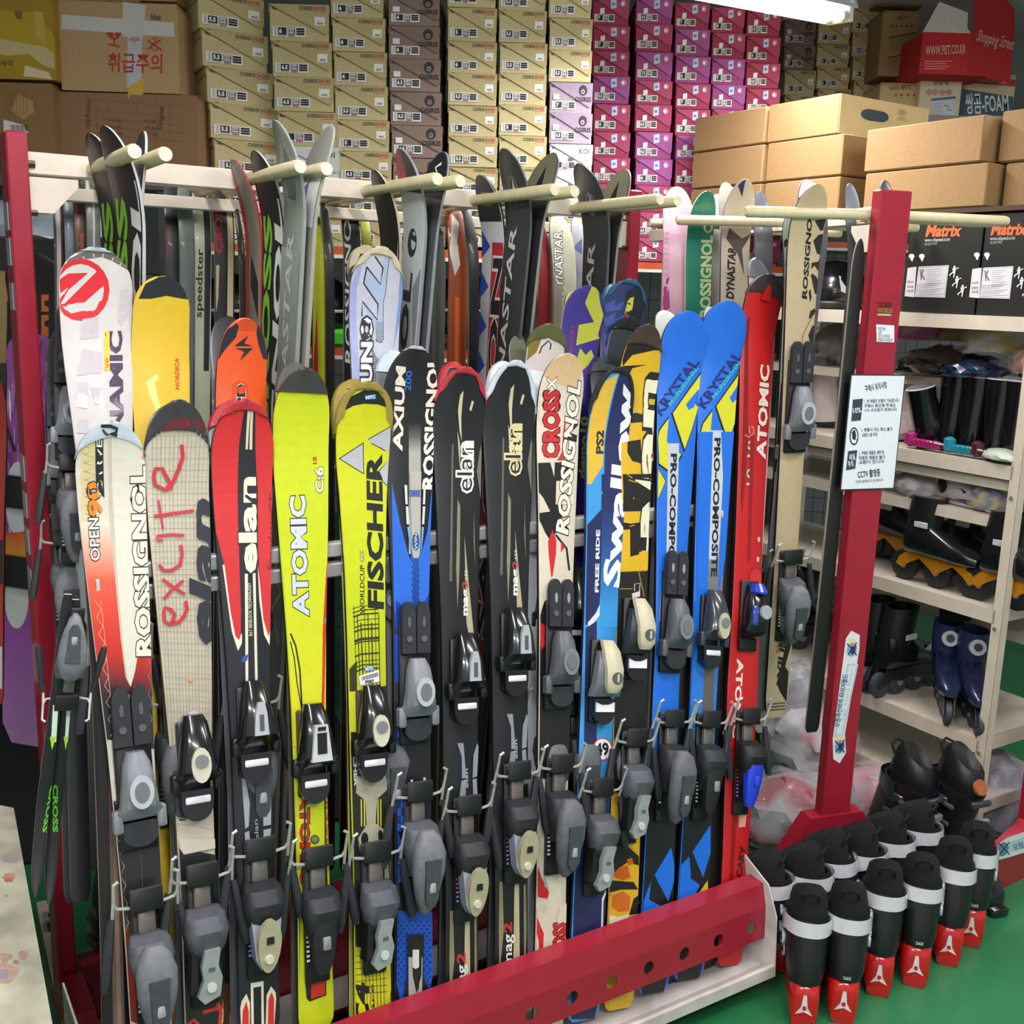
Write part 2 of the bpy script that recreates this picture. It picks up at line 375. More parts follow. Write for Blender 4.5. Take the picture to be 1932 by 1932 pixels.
def rackB_marks():
    fB = lambda P: rackB.matrix_world.inverted() @ P
    # A4 notice
    c = [onB(1602, 711, .004), onB(1708, 708, .004), onB(1692, 916, .004), onB(1583, 926, .004)]
    mid = sum(c, V())/4; ex = ((c[1]-c[0])+(c[2]-c[3])).normalized(); 
    ex = BN*-1 if ex.dot(BN) < 0 else BN; M = frame(mid, V((ex.x, ex.y, 0)), Z, V((ex.x, ex.y, 0)).cross(Z))
    t = thing('paper_notice', 'white printed notice in a clear sleeve on the near red post', 'notice', M)
    MB().box((0, 0, 0), (.165, .305, .002), 'eaf0f6', 'paper').build('sheet', t); MB().box((0, 0, -.001), (.172, .312, .0016), '2c3038', 'gloss').build('backing', t)
    Mi = M.inverted()
    def pre(x, y): p = Mi @ onB(x, y, .005); return p.x, p.y
    a = Art(); K = '22303a'
    a.T('구매시 유의사항', K, 1633, 739, 1674, 731, 10, bold=.02)
    a.P('37424c', 1609, 754, 1628, 752, 1624, 793, 1606, 795); a.T('10%', 'eaf0f6', 1608, 780, 1625, 778, 10, bold=.02)
    for i, (y, x0, x1) in enumerate(((760, 1630, 1696), (769, 1630, 1690), (777, 1630, 1692), (814, 1624, 1684), (824, 1626, 1655), (858, 1620, 1668), (867, 1620, 1670), (875, 1620, 1668))):
        a.T(['1. 본 제품은 반품이 가능합니다', '구매시 확인해 주세요', '10% 수수료가 부과됩니다', '2. 환불시 카드 취소는 불가', '교환은 3일 이내', '3. 구매한 제품은 세탁 후', '착용한 제품은 불가', '교환이 안됩니다'][i], '56626c', x0, y, x1, y-2, 5.5, bold=0)
    a.E(K, 1611, 823, 8.5, 17); a.E('eaf0f6', 1611, 823, 6.5, 14); a.P(K, 1608, 829, 1607, 820, 1609, 812, 1613, 811, 1615, 822, 1613, 830); a.S(K, 1.5, 1605, 813, 1617, 833)
    a.P('37424c', 1600, 851, 1617, 849, 1613, 884, 1596, 887); a.T('세일', 'eaf0f6', 1602, 868, 1614, 866, 9, bold=.02); a.T('주의', 'eaf0f6', 1600, 881, 1611, 879, 9, bold=.02)
    a.T('CCTV 촬영중', K, 1618, 901, 1661, 897, 11, bold=.02); a.T('이곳은 촬영중입니다 감사합니다', '7a848c', 1614, 911, 1666, 907, 4, bold=0)
    a.build('notice_print', t, lambda x, y, h: (x, y, .0012+h), 'paper', pre=pre)
    def sticker(name, label, px, art, cat='sticker', th=.0008, col='e9eef0'):
        q = [fB(onB(*p, .0005)) for p in px]; mb = MB(); mb.prism([(-p.y, p.z) for p in q], 0, th, col, 'paper', lambda a, b, c: (-.0207-c, -a, b))
        o = mb.build(name, rackB, label=label)
        def pr(x, y): p = fB(onB(x, y, .0005)); return p.y, p.z
        art.build('print', o, lambda x, y, h: (-.0215-th-h, x, y), 'paper', pre=pr)
    a = Art(); a.T('TIGER', '5e1c20', 1655, 580, 1683, 580, 10, bold=.04); a.T('WORLD', '9a7a2c', 1655, 590, 1683, 590, 9, bold=.04); a.P('bfd2a0', 1655, 592, 1681, 593, 1681, 596, 1655, 595)
    a.build('print', rackB, lambda x, y, h: (-.021-h, x, y), 'paper', pre=lambda x, y: (lambda p: (p.y, p.z))(fB(onB(x, y))))
    a = Art(); [a.T(s, '8890a0', 1656, y, x1, y+1, 5, bold=0) for s, y, x1 in (('매장 안내', 622, 1670), ('시간', 629, 1663), ('오전 10시 부터 저녁', 636, 1678), ('영업합니다 감사합니다', 643, 1684))]
    sticker('price_tag', 'small white printed label', [(1653, 612), (1687, 614), (1687, 646), (1654, 645)], a)
    a = Art(); a.P('bcd6e4', 1599, 1252, 1619, 1252, 1589, 1392, 1574, 1388); a.P('e9eef0', 1601, 1256, 1615, 1256, 1587, 1385, 1578, 1383)
    a.T('모험과신비의 타이거월드', '2b5f8a', 1582, 1372, 1600, 1272, 9, bold=.02); a.T('Tiger World Resort', '9fb4c0', 1592, 1360, 1609, 1262, 5, bold=0)
    for (x, y) in ((1607, 1222), (1584, 1405)):
        a.E('e6e3b0', x, y-10, 8, 9); a.E('7fa7c4', x, y+3, 9, 13, 12); a.E('2a4a78', x+2, y+2, 5, 11, 12); a.S('1d2c48', 2, x-9, y-8, x+9, y+14); a.S('1d2c48', 2, x+9, y-10, x-8, y+13); a.E('d89a58', x+2, y-6, 3)
    sticker('banner_sticker', 'long white die-cut sticker with blue lettering', [(1596, 1205), (1606, 1190), (1622, 1198), (1621, 1225), (1617, 1250), (1594, 1385), (1596, 1420), (1584, 1440), (1572, 1432), (1571, 1395), (1590, 1250)], a)
rackB_marks()
# ================================================================ shoe boxes on the back shelves
ORD = ['topmost', 'second from the top', 'third from the top', 'fourth from the top', 'fifth from the top', 'sixth from the top', 'seventh from the top', 'eighth from the top', 'ninth from the top', 'tenth from the top', 'eleventh from the top']
_SB = {}
BW, BH, BD = .2, .125, .32
STY = dict(tan=('c9bb8a', 'bdae7c', 'b2a372', '4b3c2c'), brown=('8f7b70', '8a7468', '7c675c', '3a2c28'), mauve=('a998a4', 'a08ca0', '8c7a88', '33263a'), white=('dfe3e2', 'd3d8d6', 'c8cccb', '44484a'),
           pink=('a43a58', 'b04a70', '7c2438', '3a1420'), magenta=('a04a84', 'a85a9c', '7c2440', '3a1430'), red=('a23650', 'ae4462', '7c2438', '3a1420'))
def shoebox_meshes(st, num):
    k = (st, num)
    if k in _SB: return _SB[k]
    c0, c1, c2, dk = STY[st]; w, h = BW/2, BH
    m = MB().box((0, BD/2, h/2-.0005), (BW-.004, BD-.004, h-.003), c0, 'card', bev=.0015); body = m.mesh('body')
    f = lambda x, y, z: (x, -z, y)
    l = MB(); l.prism([(-w, h), (w, h), (w, h-.088), (w-.012, h-.1)], 0, .0025, c1, 'card', f, dk)     # slanting front flap of the lid
    l.box((0, BD/2, h+.0), (BW, BD, .003), c2, 'card'); l.box((-w, BD/2, h-.014), (.002, BD, .028), c2, 'card'); l.box((w, BD/2, h-.014), (.002, BD, .028), c2, 'card')
    lid = l.mesh('lid')
    s = MB(); pink = st in ('pink', 'magenta', 'red'); sx = -.018 if not pink else -.03
    s.prism([(-.088, .016), (.022, .016), (.022, .05), (-.088, .05)], 0, .0008, 'ecece8', 'paper', f); sticker = s.mesh('size_sticker')
    a = Art(); a.up = -1; K = '1c1e22'
    for i in range(7): a.S('55585c', .0016, -.083, .021+i*.0042, -.074, .021+i*.0042)
    a.P(K, -.07, .022, -.042, .022, -.042, .047, -.07, .047); a.T(num, 'f4f4f2', -.067, .028, -.067+(.02 if len(num) > 1 else .01), .028, .014, bold=.04)
    a.P(K, -.038, .024, -.013, .024, -.013, .047, -.038, .047); a.P('ecece8', -.036, .027, -.015, .027, -.015, .045, -.036, .045); [a.P('7a7c7e', -.034+.007*i, .03, -.029+.007*i, .03, -.029+.007*i, .042, -.034+.007*i, .042) for i in range(3)]
    for i in range(3): a.P(K, -.009, .039-i*.0085, .018, .039-i*.0085, .018, .046-i*.0085, -.009, .046-i*.0085)
    a.P('b82c44', -.036, .0175, -.014, .0175, -.014, .022, -.036, .022); a.P('8c8e90', -.07, .018, -.042, .018, -.042, .02, -.07, .02)
    a.E(dk, -.078, h-.008, .012, .011, 0, 12); a.S(dk, .002, -w, h-.001, w-.012, h-.1)
    a2 = Art(); a2.up = -1
    if st == 'tan':
        a2.T('OSIRIS', '57503c', .0, h-.018, .048, h-.018, .013, bold=.04); a2.T('SHOES', 'a8503c', .05, h-.018, .09, h-.018, .013, bold=.04); a2.P('a8503c', .05, h-.022, .088, h-.022, .088, h-.024, .05, h-.024)
        a2.P('eeeeea', .052, .055, .086, .055, .086, .085, .052, .085); a2.P('9a9c9e', .06, .059, .08, .059, .08, .067, .06, .067)
    elif st in ('brown', 'mauve'):
        a2.E('2c2224', .055, .095, .02, .022); a2.E(c0, .055, .09, .009, .01); a2.E('2c2224', .055, .09, .004); a2.T('OSIRIS', '2c2224', .018, .05, .094, .05, .018, bold=.04); a2.P('e8e8e6', -.082, .056, -.055, .056, -.055, .078, -.082, .078)
    elif st == 'white': a2.T('KOI', '44484a', .035, .085, .085, .085, .022); a2.E('50545a', .0, .06, .014, .008)
    else:
        a2.P('c8dcee', .0, h-.052, .03, h-.046, .028, h-.006, -.002, h-.012); a2.E('4c88c4', .013, h-.03, .009, .007); a2.E('f0f0ee', .066, h-.026, .013); a2.E('b8325c', .066, h-.026, .011); a2.E('f0f0ee', .064, h-.027, .008); a2.P('f0eeee', -.058, .05, -.034, .053, -.034, .078, -.058, .075)
    _SB[k] = (body, lid, sticker, a, a2); return _SB[k]
_SP = {}
def shoebox(st, num, c, sc, rot, label, group):
    body, lid, sticker, a, a2 = shoebox_meshes(st, num)
    o = link('shoe_box', body, None, c, (0, 0, rot)); o.scale = sc; tag(o, label, 'shoe box', group)
    link('lid', lid, o); s = link('size_sticker', sticker, o, label='white size sticker reading '+num)
    f = lambda x, y, h: (x, -.0008-h, y); g = lambda x, y, h: (x, -.0026-h, y)
    if (st, num) not in _SP:
        p = a.build('print', None, f, 'paper', eps=.0003); q = a2.build('print', None, g, 'paper', eps=.0003); _SP[st, num] = (p.data, q.data); bpy.data.objects.remove(p); bpy.data.objects.remove(q)
    link('print', _SP[st, num][0], s); link('printed_mark', _SP[st, num][1], o)
    return o
def stack(place, st, Y, x0, x1, dx, ys, nums, rot=0, styles=None, grp=None):
    """column of boxes: x0,x1 front-face edges at the first row; dx = drift per row; ys = row boundaries in the photograph"""
    n = len(ys)-1
    tz = atY((x0+x1)/2, ys[-1], Y).z; step = 0
    for i in range(n-1, -1, -1):
        a = atY(x0+dx*i, ys[i+1], Y); b = atY(x1+dx*i, ys[i+1], Y); t = atY(x0+dx*i, ys[i], Y); w = b.x-a.x; h = t.z-a.z
        s_ = (styles or {}).get(i, st); num = nums[i % len(nums)]
        cn = dict(tan='tan', brown='brown', mauve='mauve', white='white', pink='pink', magenta='magenta', red='crimson')[s_]
        shoebox(s_, num, V(((a.x+b.x)/2+rnd(-.002, .002), Y+rnd(-.006, .006), tz)), (w/BW*.985, 1, h/(BH+.0018)), R(rot+rnd(-1.2, 1.2)), f'{cn} shoe box, {ORD[i]} in the {place}', grp or f'shoe boxes in the {place}')
        tz += h
    return tz
YB, YP, YD = 3.75, 4.5, 5.2
stack('first tan stack from the left', 'tan', YB, 374, 500, 8, [-8, 61, 131, 198, 265, 332, 398, 465], ['5.5'], 28)
stack('second tan stack from the left', 'tan', YB, 507, 622, 5, [8, 79, 146, 211, 276, 337, 401, 465], ['6', '6.5', '6.5', '6'], 0, {4: 'white'})
stack('third tan stack from the left', 'tan', YB, 622, 724, 3, [-30, 34, 98, 162, 227, 286, 345, 405, 465], ['6', '6', '6', '5.5', '5', '6.5'])
stack('brown stack', 'brown', YB, 731, 829, 1.6, [-8, 50, 112, 174, 237, 298, 354, 410, 465], ['6', '6', '6.5', '6.5', '6.5'])
stack('fourth tan stack from the left', 'tan', YB, 842, 936, .6, [-46, 15, 79, 139, 200, 258, 316, 366, 416, 466], ['6', '5', '6', '5.5', '5', '5.5'])
stack('fifth tan stack from the left', 'tan', YB, 940, 1031, 0, [-42, 20, 81, 139, 199, 257, 316, 366, 416, 466], ['5.5', '5.5', '5.5', '5.5', '5', '5.5'])
stack('mixed stack with mauve boxes', 'tan', YB, 1034, 1116, 0, [-26, 35, 95, 155, 214, 272, 326, 372, 420, 467], ['5.5', '5.5', '5.5', '7', '6.5', '6', '5', '6'], 0, {3: 'mauve', 4: 'mauve', 5: 'white', 6: 'white'})
stack('first pink stack from the left', 'pink', YP, 1116, 1186, .3, [-6, 48, 97, 144, 196, 249, 297, 347, 396, 445, 494], ['7', '7', '7', '5.5', '6', '6', '5.5', '6'], 0, {3: 'magenta'})
stack('second pink stack from the left', 'pink', YP, 1197, 1267, -.2, [-4, 46, 98, 153, 198, 249, 300, 350, 400, 448, 494], ['6.5', '6.5', '7.5', '6', '6.5', '6.5', '6', '5.5'], 0, {0: 'magenta', 2: 'magenta', 5: 'magenta', 6: 'magenta'})
stack('third pink stack from the left', 'pink', YP, 1272, 1338, 0, [5, 56, 107, 158, 206, 256, 302, 352, 402, 450, 496], ['7', '7', '6', '7', '8', '5.5', '6', '7'], 0, {1: 'magenta', 2: 'magenta', 5: 'magenta'})
stack('fourth pink stack from the left', 'pink', YP, 1341, 1404, 0, [14, 62, 110, 160, 207, 256, 304, 352, 400, 448, 496], ['8', '7', '7', '7.5'], 0, {2: 'magenta', 3: 'magenta'})
stack('fifth pink stack from the left', 'red', YP, 1406, 1470, 0, [18, 70, 119, 167, 216, 265, 312, 358, 404, 450, 496], ['5.5', '6', '5.5'], 0)
stack('first dim stack from the left', 'tan', YD, 1477, 1536, 0, [-10, 38, 86, 132, 180, 228, 276], ['6', '6', '7'], 0, {1: 'brown', 2: 'brown'})
stack('second dim stack from the left', 'tan', YD, 1540, 1602, 0, [-16, 36, 84, 126, 168, 220, 276], ['7', '7', '5', '6'])
stack('third dim stack from the left', 'tan', YD, 1606, 1664, 0, [-38, 12, 62, 108, 152, 212, 276], ['6', '5', '5.5', '8'])
def back_shelves():
    """steel shelving that carries the shoe boxes; its price-strip edges show between the skis"""
    def shelf_unit(lab, xl, xr, Y, levels, depth=.5):
        a = atY(xl, 470, Y); b = atY(xr, 470, Y); zt = atY((xl+xr)/2, levels[0], Y).z
        M = Matrix.Translation(V(((a.x+b.x)/2, Y, 0))); t = thing('shelving', lab, 'shelving', M); w = b.x-a.x
        for lv in levels:
            z = atY((xl+xr)/2, lv, Y).z-.003
            MB().box((0, depth/2-.03, z-.015), (w, depth, .03), '3c3a38', 'paint').build('shelf', t)
            e = MB().box((0, -.036, z-.018), (w, .008, .034), 'cf5a2c', 'paint'); e.box((0, -.041, z-.034), (w, .004, .012), 'e8e4dc', 'paper'); e.build('price_strip', t, label='orange and white strip along the shelf edge')
        m = MB(); 
        for i in range(int(w/.06)): m.box((-w/2+.06*i, depth-.03, zt/2), (.003, .003, zt), '46484a', 'metal')
        for i in range(int(zt/.08)): m.box((0, depth-.03, .08*i), (w, .003, .003), '46484a', 'metal')
        m.build('wire_back', t, None, kind='stuff')
        for sx in (-1, 1):
            for y in (0, depth-.05): MB().box((sx*w/2, y, zt/2), (.03, .03, zt), '35373a', 'paint').build('post', t)
        return t
    shelf_unit('dark steel shelving with orange edge strips under the tan shoe boxes', 318, 1118, YB, [466, 655, 860])
    shelf_unit('dark steel shelving under the pink shoe boxes', 1118, 1476, YP, [496, 660, 850])
    shelf_unit('dark shelving under the dim tan boxes at the right', 1474, 1960, YD, [276, 460], .6)
    # dark goods on the lower shelves
    def orb(name, lab, cat, x, y, Y, rx, rz, col, grp, vis=None):
        c = atY(x, y, Y); m = MB(); rings = []
        for i in range(9):
            t = -.42*math.pi+i*.92*math.pi/8; rings.append([c+V((rx*math.cos(t)*math.cos(k*math.tau/16), rx*1.2*math.cos(t)*math.sin(k*math.tau/16), rz*math.sin(t))) for k in range(16)])
        m.loft([[tuple(p-c) for p in r] for r in rings], col, 'gloss'); o = m.build(name, None, 60, loc=None); o.location = c; tag(o, lab, cat, grp)
        v = MB().tube([(rx*1.02*math.cos(a), -rx*1.22*math.sin(a), -.01) for a in [math.pi*i/10 for i in range(11)]], .006, vis or 'b8babc', 'gloss', 6); v.build('trim', o, label='pale trim line')
        return o
    for i, (x, y, lab, col) in enumerate(((285, 520, 'black helmet seen behind the first pegs', '101113'), (545, 560, 'black helmet behind the grey green ski', '131416'), (600, 575, 'black helmet left of the silver blue ski', '15161a'), (790, 560, 'dark helmet right of the white and grey ski', '121315'), (880, 560, 'dark helmet right of the copper orange ski', '141518'), (440, 545, 'dark helmet behind the red and beige ski', '141518'))):
        z = atY(x, 650, YB).z; o = orb('helmet', lab, 'helmet', x, y, YB+.16, .13, .12, col, 'helmets on the lower shelf'); o.location.z = z+.125
    for i, (x, c, lab) in enumerate(((625, '4cc82c', 'green folded garment left of the silver blue ski'), (805, '44b834', 'green folded garment right of the white and grey ski'))):
        p = atY(x, 655, YB-.0); tag(MB().box((0, 0, .03), (.1, .16, .06), c, 'fabric', bev=.012).build('garment', None, loc=p+V((0, .09, 0))), lab, 'garment')
back_shelves()
# ================================================================ big cartons at the left
def cartons_left():
    Y = 3.62
    def carton(label, px, Y, d, col, art=None, rot=0, sag=0):
        q = [atY(x, y, Y) for x, y in px]; x0 = (q[0].x+q[3].x)/2; x1 = (q[1].x+q[2].x)/2; z1 = (q[0].z+q[1].z)/2; z0 = (q[2].z+q[3].z)/2; w, h = x1-x0, z1-z0
        M = Matrix.Translation(V(((x0+x1)/2, Y, z0))) @ Matrix.Rotation(R(rot), 4, 'Z'); t = thing('carton', label, 'carton', M)
        m = MB(); n = 6
        vs = []
        for i in range(n+1):
            for j in range(n+1): u, v = i/n-.5, j/n; b = sag*math.sin(math.pi*(u+.5))*math.sin(math.pi*v); vs.append((u*w, -b, v*h))
        m.add(vs, [(i*(n+1)+j, (i+1)*(n+1)+j, (i+1)*(n+1)+j+1, i*(n+1)+j+1) for i in range(n) for j in range(n)], col, 'card')
        m.box((0, d/2+.0005, h/2), (w, d, h-.002), col, 'card', bev=.004); m.build('body', t)
        f = MB(); f.box((0, d*.25, h+.002), (w*.99, d*.48, .004), col, 'card'); f.box((0, d*.75, h+.0025), (w*.99, d*.48, .004), col, 'card'); f.build('top_flap', t)
        Mi = M.inverted()
        if art:
            a = Art(); art(a)
            a.build('print', t, lambda x, y, hh: (x, -hh-.0005-sag*math.sin(math.pi*max(0, min(1, x/w+.5)))*math.sin(math.pi*max(0, min(1, y/h))), y), 'paper', pre=lambda x, y: (lambda p: (p.x, p.z))(Mi @ hit(x, y, V(((x0+x1)/2, Y, z0)), M.to_3x3() @ V((0, -1, 0)))))
        return t
    def tape(a, c, *p): a.P(c, *p)
    def mid(a):
        a.o(0, 0, 2.927); c = 'b4302c'
        a.P('c9c8c4', 340, 80, 960, 125, 965, 205, 335, 160); a.P('c6c5c2', 680, 10, 805, 30, 790, 210, 675, 200); a.P('bdbcc4', 705, 190, 785, 200, 780, 490, 700, 485); a.P('c8a838', 710, 480, 790, 430, 790, 540, 705, 540)
        a.T('취급주의', c, 592, 388, 905, 396, 82, bold=.015)
        a.P(c, 590, 178, 672, 180, 660, 205, 635, 222, 610, 212, 596, 196); a.S(c, 9, 630, 220, 630, 245); a.S(c, 9, 598, 245, 662, 258); a.P('b89a6c', 618, 178, 632, 192, 622, 200, 640, 210, 640, 200, 630, 192, 640, 180)
        a.S(c, 9, 815, 222, 895, 278); a.S(c, 9, 890, 218, 815, 272); a.S(c, 7, 838, 215, 862, 210, 858, 235, 835, 250, 840, 275, 866, 280, 868, 256)
        a.T('blue', '3c3428', 832, 108, 888, 112, 36); a.P('b88890', 705, 220, 730, 205, 760, 205, 778, 222, 742, 235); a.S('9888a0', 4, 742, 230, 742, 270)
    def tapey(a):
        a.o(0, 0, 2.927)
        for c, p in (('b89a1c', (0, 60, 210, 70, 300, 200, 310, 390, 0, 230)), ('c8b480', (0, 215, 250, 260, 300, 300, 300, 380, 0, 300)), ('a88c10', (0, 310, 160, 300, 290, 400, 130, 430, 0, 350)), ('c0a848', (190, 60, 240, 70, 250, 250, 200, 200)), ('d8c89c', (140, 360, 270, 400, 290, 440, 130, 420))): a.P(c, *p)
        a.T('사이', '3c3020', 0, 362, 75, 366, 30); a.P('8c5c28', 80, 60, 125, 60, 120, 110, 90, 100)
    def low(a):
        a.o(0, 0, 2.927)
        for y in (590, 650, 690, 735, 780): a.S('8a5a44', 2.5, 520, y-40, 1010, y)
        for x in (530, 592, 755, 860, 935): a.S('8a5a44', 2.5, x, 545, x+12, 840)
        a.T('사용주의과신', '5a4030', 500, 710, 505, 540, 24); a.T('Original', '4a3828', 895, 720, 905, 590, 26)
        for x, y in ((600, 672), (600, 706), (605, 742), (790, 675), (795, 712), (800, 745)): a.T('제품정보', '7c5040', x, y, x+75, y+6, 14, bold=0)
    def lowl(a):
        a.o(0, 0, 2.927); a.P('b08a58', 100, 520, 180, 560, 190, 620, 130, 660, 60, 610); a.P('dcdcdc', 20, 660, 130, 690, 160, 735, 20, 725)
        for i in range(12): a.S('3c3c40', 3+i % 3, 60+i*8, 690, 62+i*8, 725)
        for i in range(8): a.S('8c6438', 3, 20+i*18, 500, 24+i*18, 640)
    carton('brown carton with a printed form under the white taped one', [(105, 172), (372, 185), (376, 330), (108, 330)], Y, .3, '94704f', low)
    carton('torn carton with a barcode behind the left post', [(-70, 150), (100, 165), (102, 292), (-70, 285)], Y-.05, .3, '8e6a42', lowl)
    carton('bulging carton with white tape and red Korean handling marks', [(108, 4), (336, 8), (335, 187), (120, 160)], Y, .3, 'b8986c', mid, 2)
    carton('carton wrapped in yellow packing tape at the upper left corner', [(-70, -60), (92, -60), (107, 152), (-70, 146)], Y-.05, .3, 'a8862c', tapey)
    carton('plain carton above the white taped carton', [(262, -60), (330, -60), (332, 2), (262, 2)], Y+.1, .3, 'b09468')
    carton('carton peeping over the yellow taped one', [(96, -60), (262, -60), (262, 2), (100, 2)], Y+.1, .3, 'a98a58')
    # shelf that carries them, and the pale bags under it
    P = atY(130, 333, Y); t = thing('storage_table', 'dark table carrying the big cartons at the left', 'table', Matrix.Translation(V((P.x-.3, Y+.15, 0))))
    MB().box((0, 0, P.z-.02), (1.3, .4, .035), '5a5248', 'paint').build('tabletop', t)
    for sx in (-1, 1):
        for sy in (-1, 1): MB().box((sx*.62, sy*.17, P.z/2-.02), (.04, .04, P.z-.04), '3c3a38', 'paint').build('leg', t)
    b = blob('storage_bag', 'pale blue plastic sack behind the left post', 'bag', atY(60, 415, Y-.1)+V((0, .1, -.02)), (.26, .16, .1), 'b4c0d0', 'gloss', 3, .12)
    c = atY(95, 520, Y); s = MB().box((c.x, Y+.05, c.z-.14), (.34, .28, .3), 'a88a5c', 'card', bev=.004).build('carton', None); tag(s, 'plain carton behind the left post under the pale sack', 'carton')
def blob(name, lab, cat, c, size, col, fin, seed=1, amp=.18, freq=3.0, sub=3, cols=None, grp=None, flat=.35):
    """soft crumpled body: a displaced ball with a flattened underside"""
    from mathutils import noise
    bm = bmesh.new(); bmesh.ops.create_icosphere(bm, subdivisions=sub, radius=1); vs = []; 
    for v in bm.verts:
        p = v.co.copy(); n = noise.fractal(p*freq+V((seed*7.1, seed*3.3, seed)), 1.0, 2.2, 4); k = 1+amp*n*1.6
        q = V((p.x*size[0]*k, p.y*size[1]*k, max(-flat, p.z)*size[2]*k)); vs.append(tuple(q))
    fs = [tuple(v.index for v in f.verts) for f in bm.faces]; bm.free()
    m = MB(); cc = col if not cols else [rgb(cols[int((noise.noise(V(v)*6/max(size)+V((seed, 0, 0)))+1)*len(cols)/2) % len(cols)]) for v in vs]
    m.add(vs, fs, cc, fin); o = m.build(name, None, 30, loc=c); return tag(o, lab, cat, grp)
cartons_left()
def lamp():
    a = atY(1578, 34, 3.9); b = atY(1160, -48, 3.0); d = (a-b).normalized(); c = (a+b)/2; L = (a-b).length
    X = d; Zz = (Z-X*Z.dot(X)).normalized(); M = frame(c, X, Zz.cross(X), Zz); t = thing('fluorescent_lamp', 'lit fluorescent tube lamp hanging above the pink shoe boxes', 'lamp', M)
    m = MB().box((0, 0, .055), (L+.12, .1, .05), 'b4bcc4', 'paint', tx=(1, .6)); m.build('housing', t)
    for y in (-.028, .028): MB().tube([(-L/2, y, 0), (L/2-.03, y, 0)], .017, 'ffffff', emitter('lit_tube', (.93, .98, 1), 9) if y < 0 else bpy.data.materials['lit_tube'], 12).build('tube', t, label='glowing white tube')
    for y in (-.028, .028): MB().tube([(L/2-.03, y, 0), (L/2+.005, y, 0)], .0175, 'd8d8c8', 'metal', 12).build('tube_cap', t)
    MB().box((L/2+.02, 0, .02), (.025, .09, .07), 'dfe3e6', 'paint').build('lamp_holder', t)
    l = area('fluorescent_lamp_light', c-V((0, 0, .035)), L, .1, 34); l.matrix_world = frame(c-Zz*.03, X, Zz.cross(X), Zz); l.parent = t; l.matrix_parent_inverse = M.inverted()
    MB().tube([(0, 0, .08), (0, 0, 2.98-c.z)], .006, 'c8ccd0', 'metal', 6).build('hanger', t)
lamp()
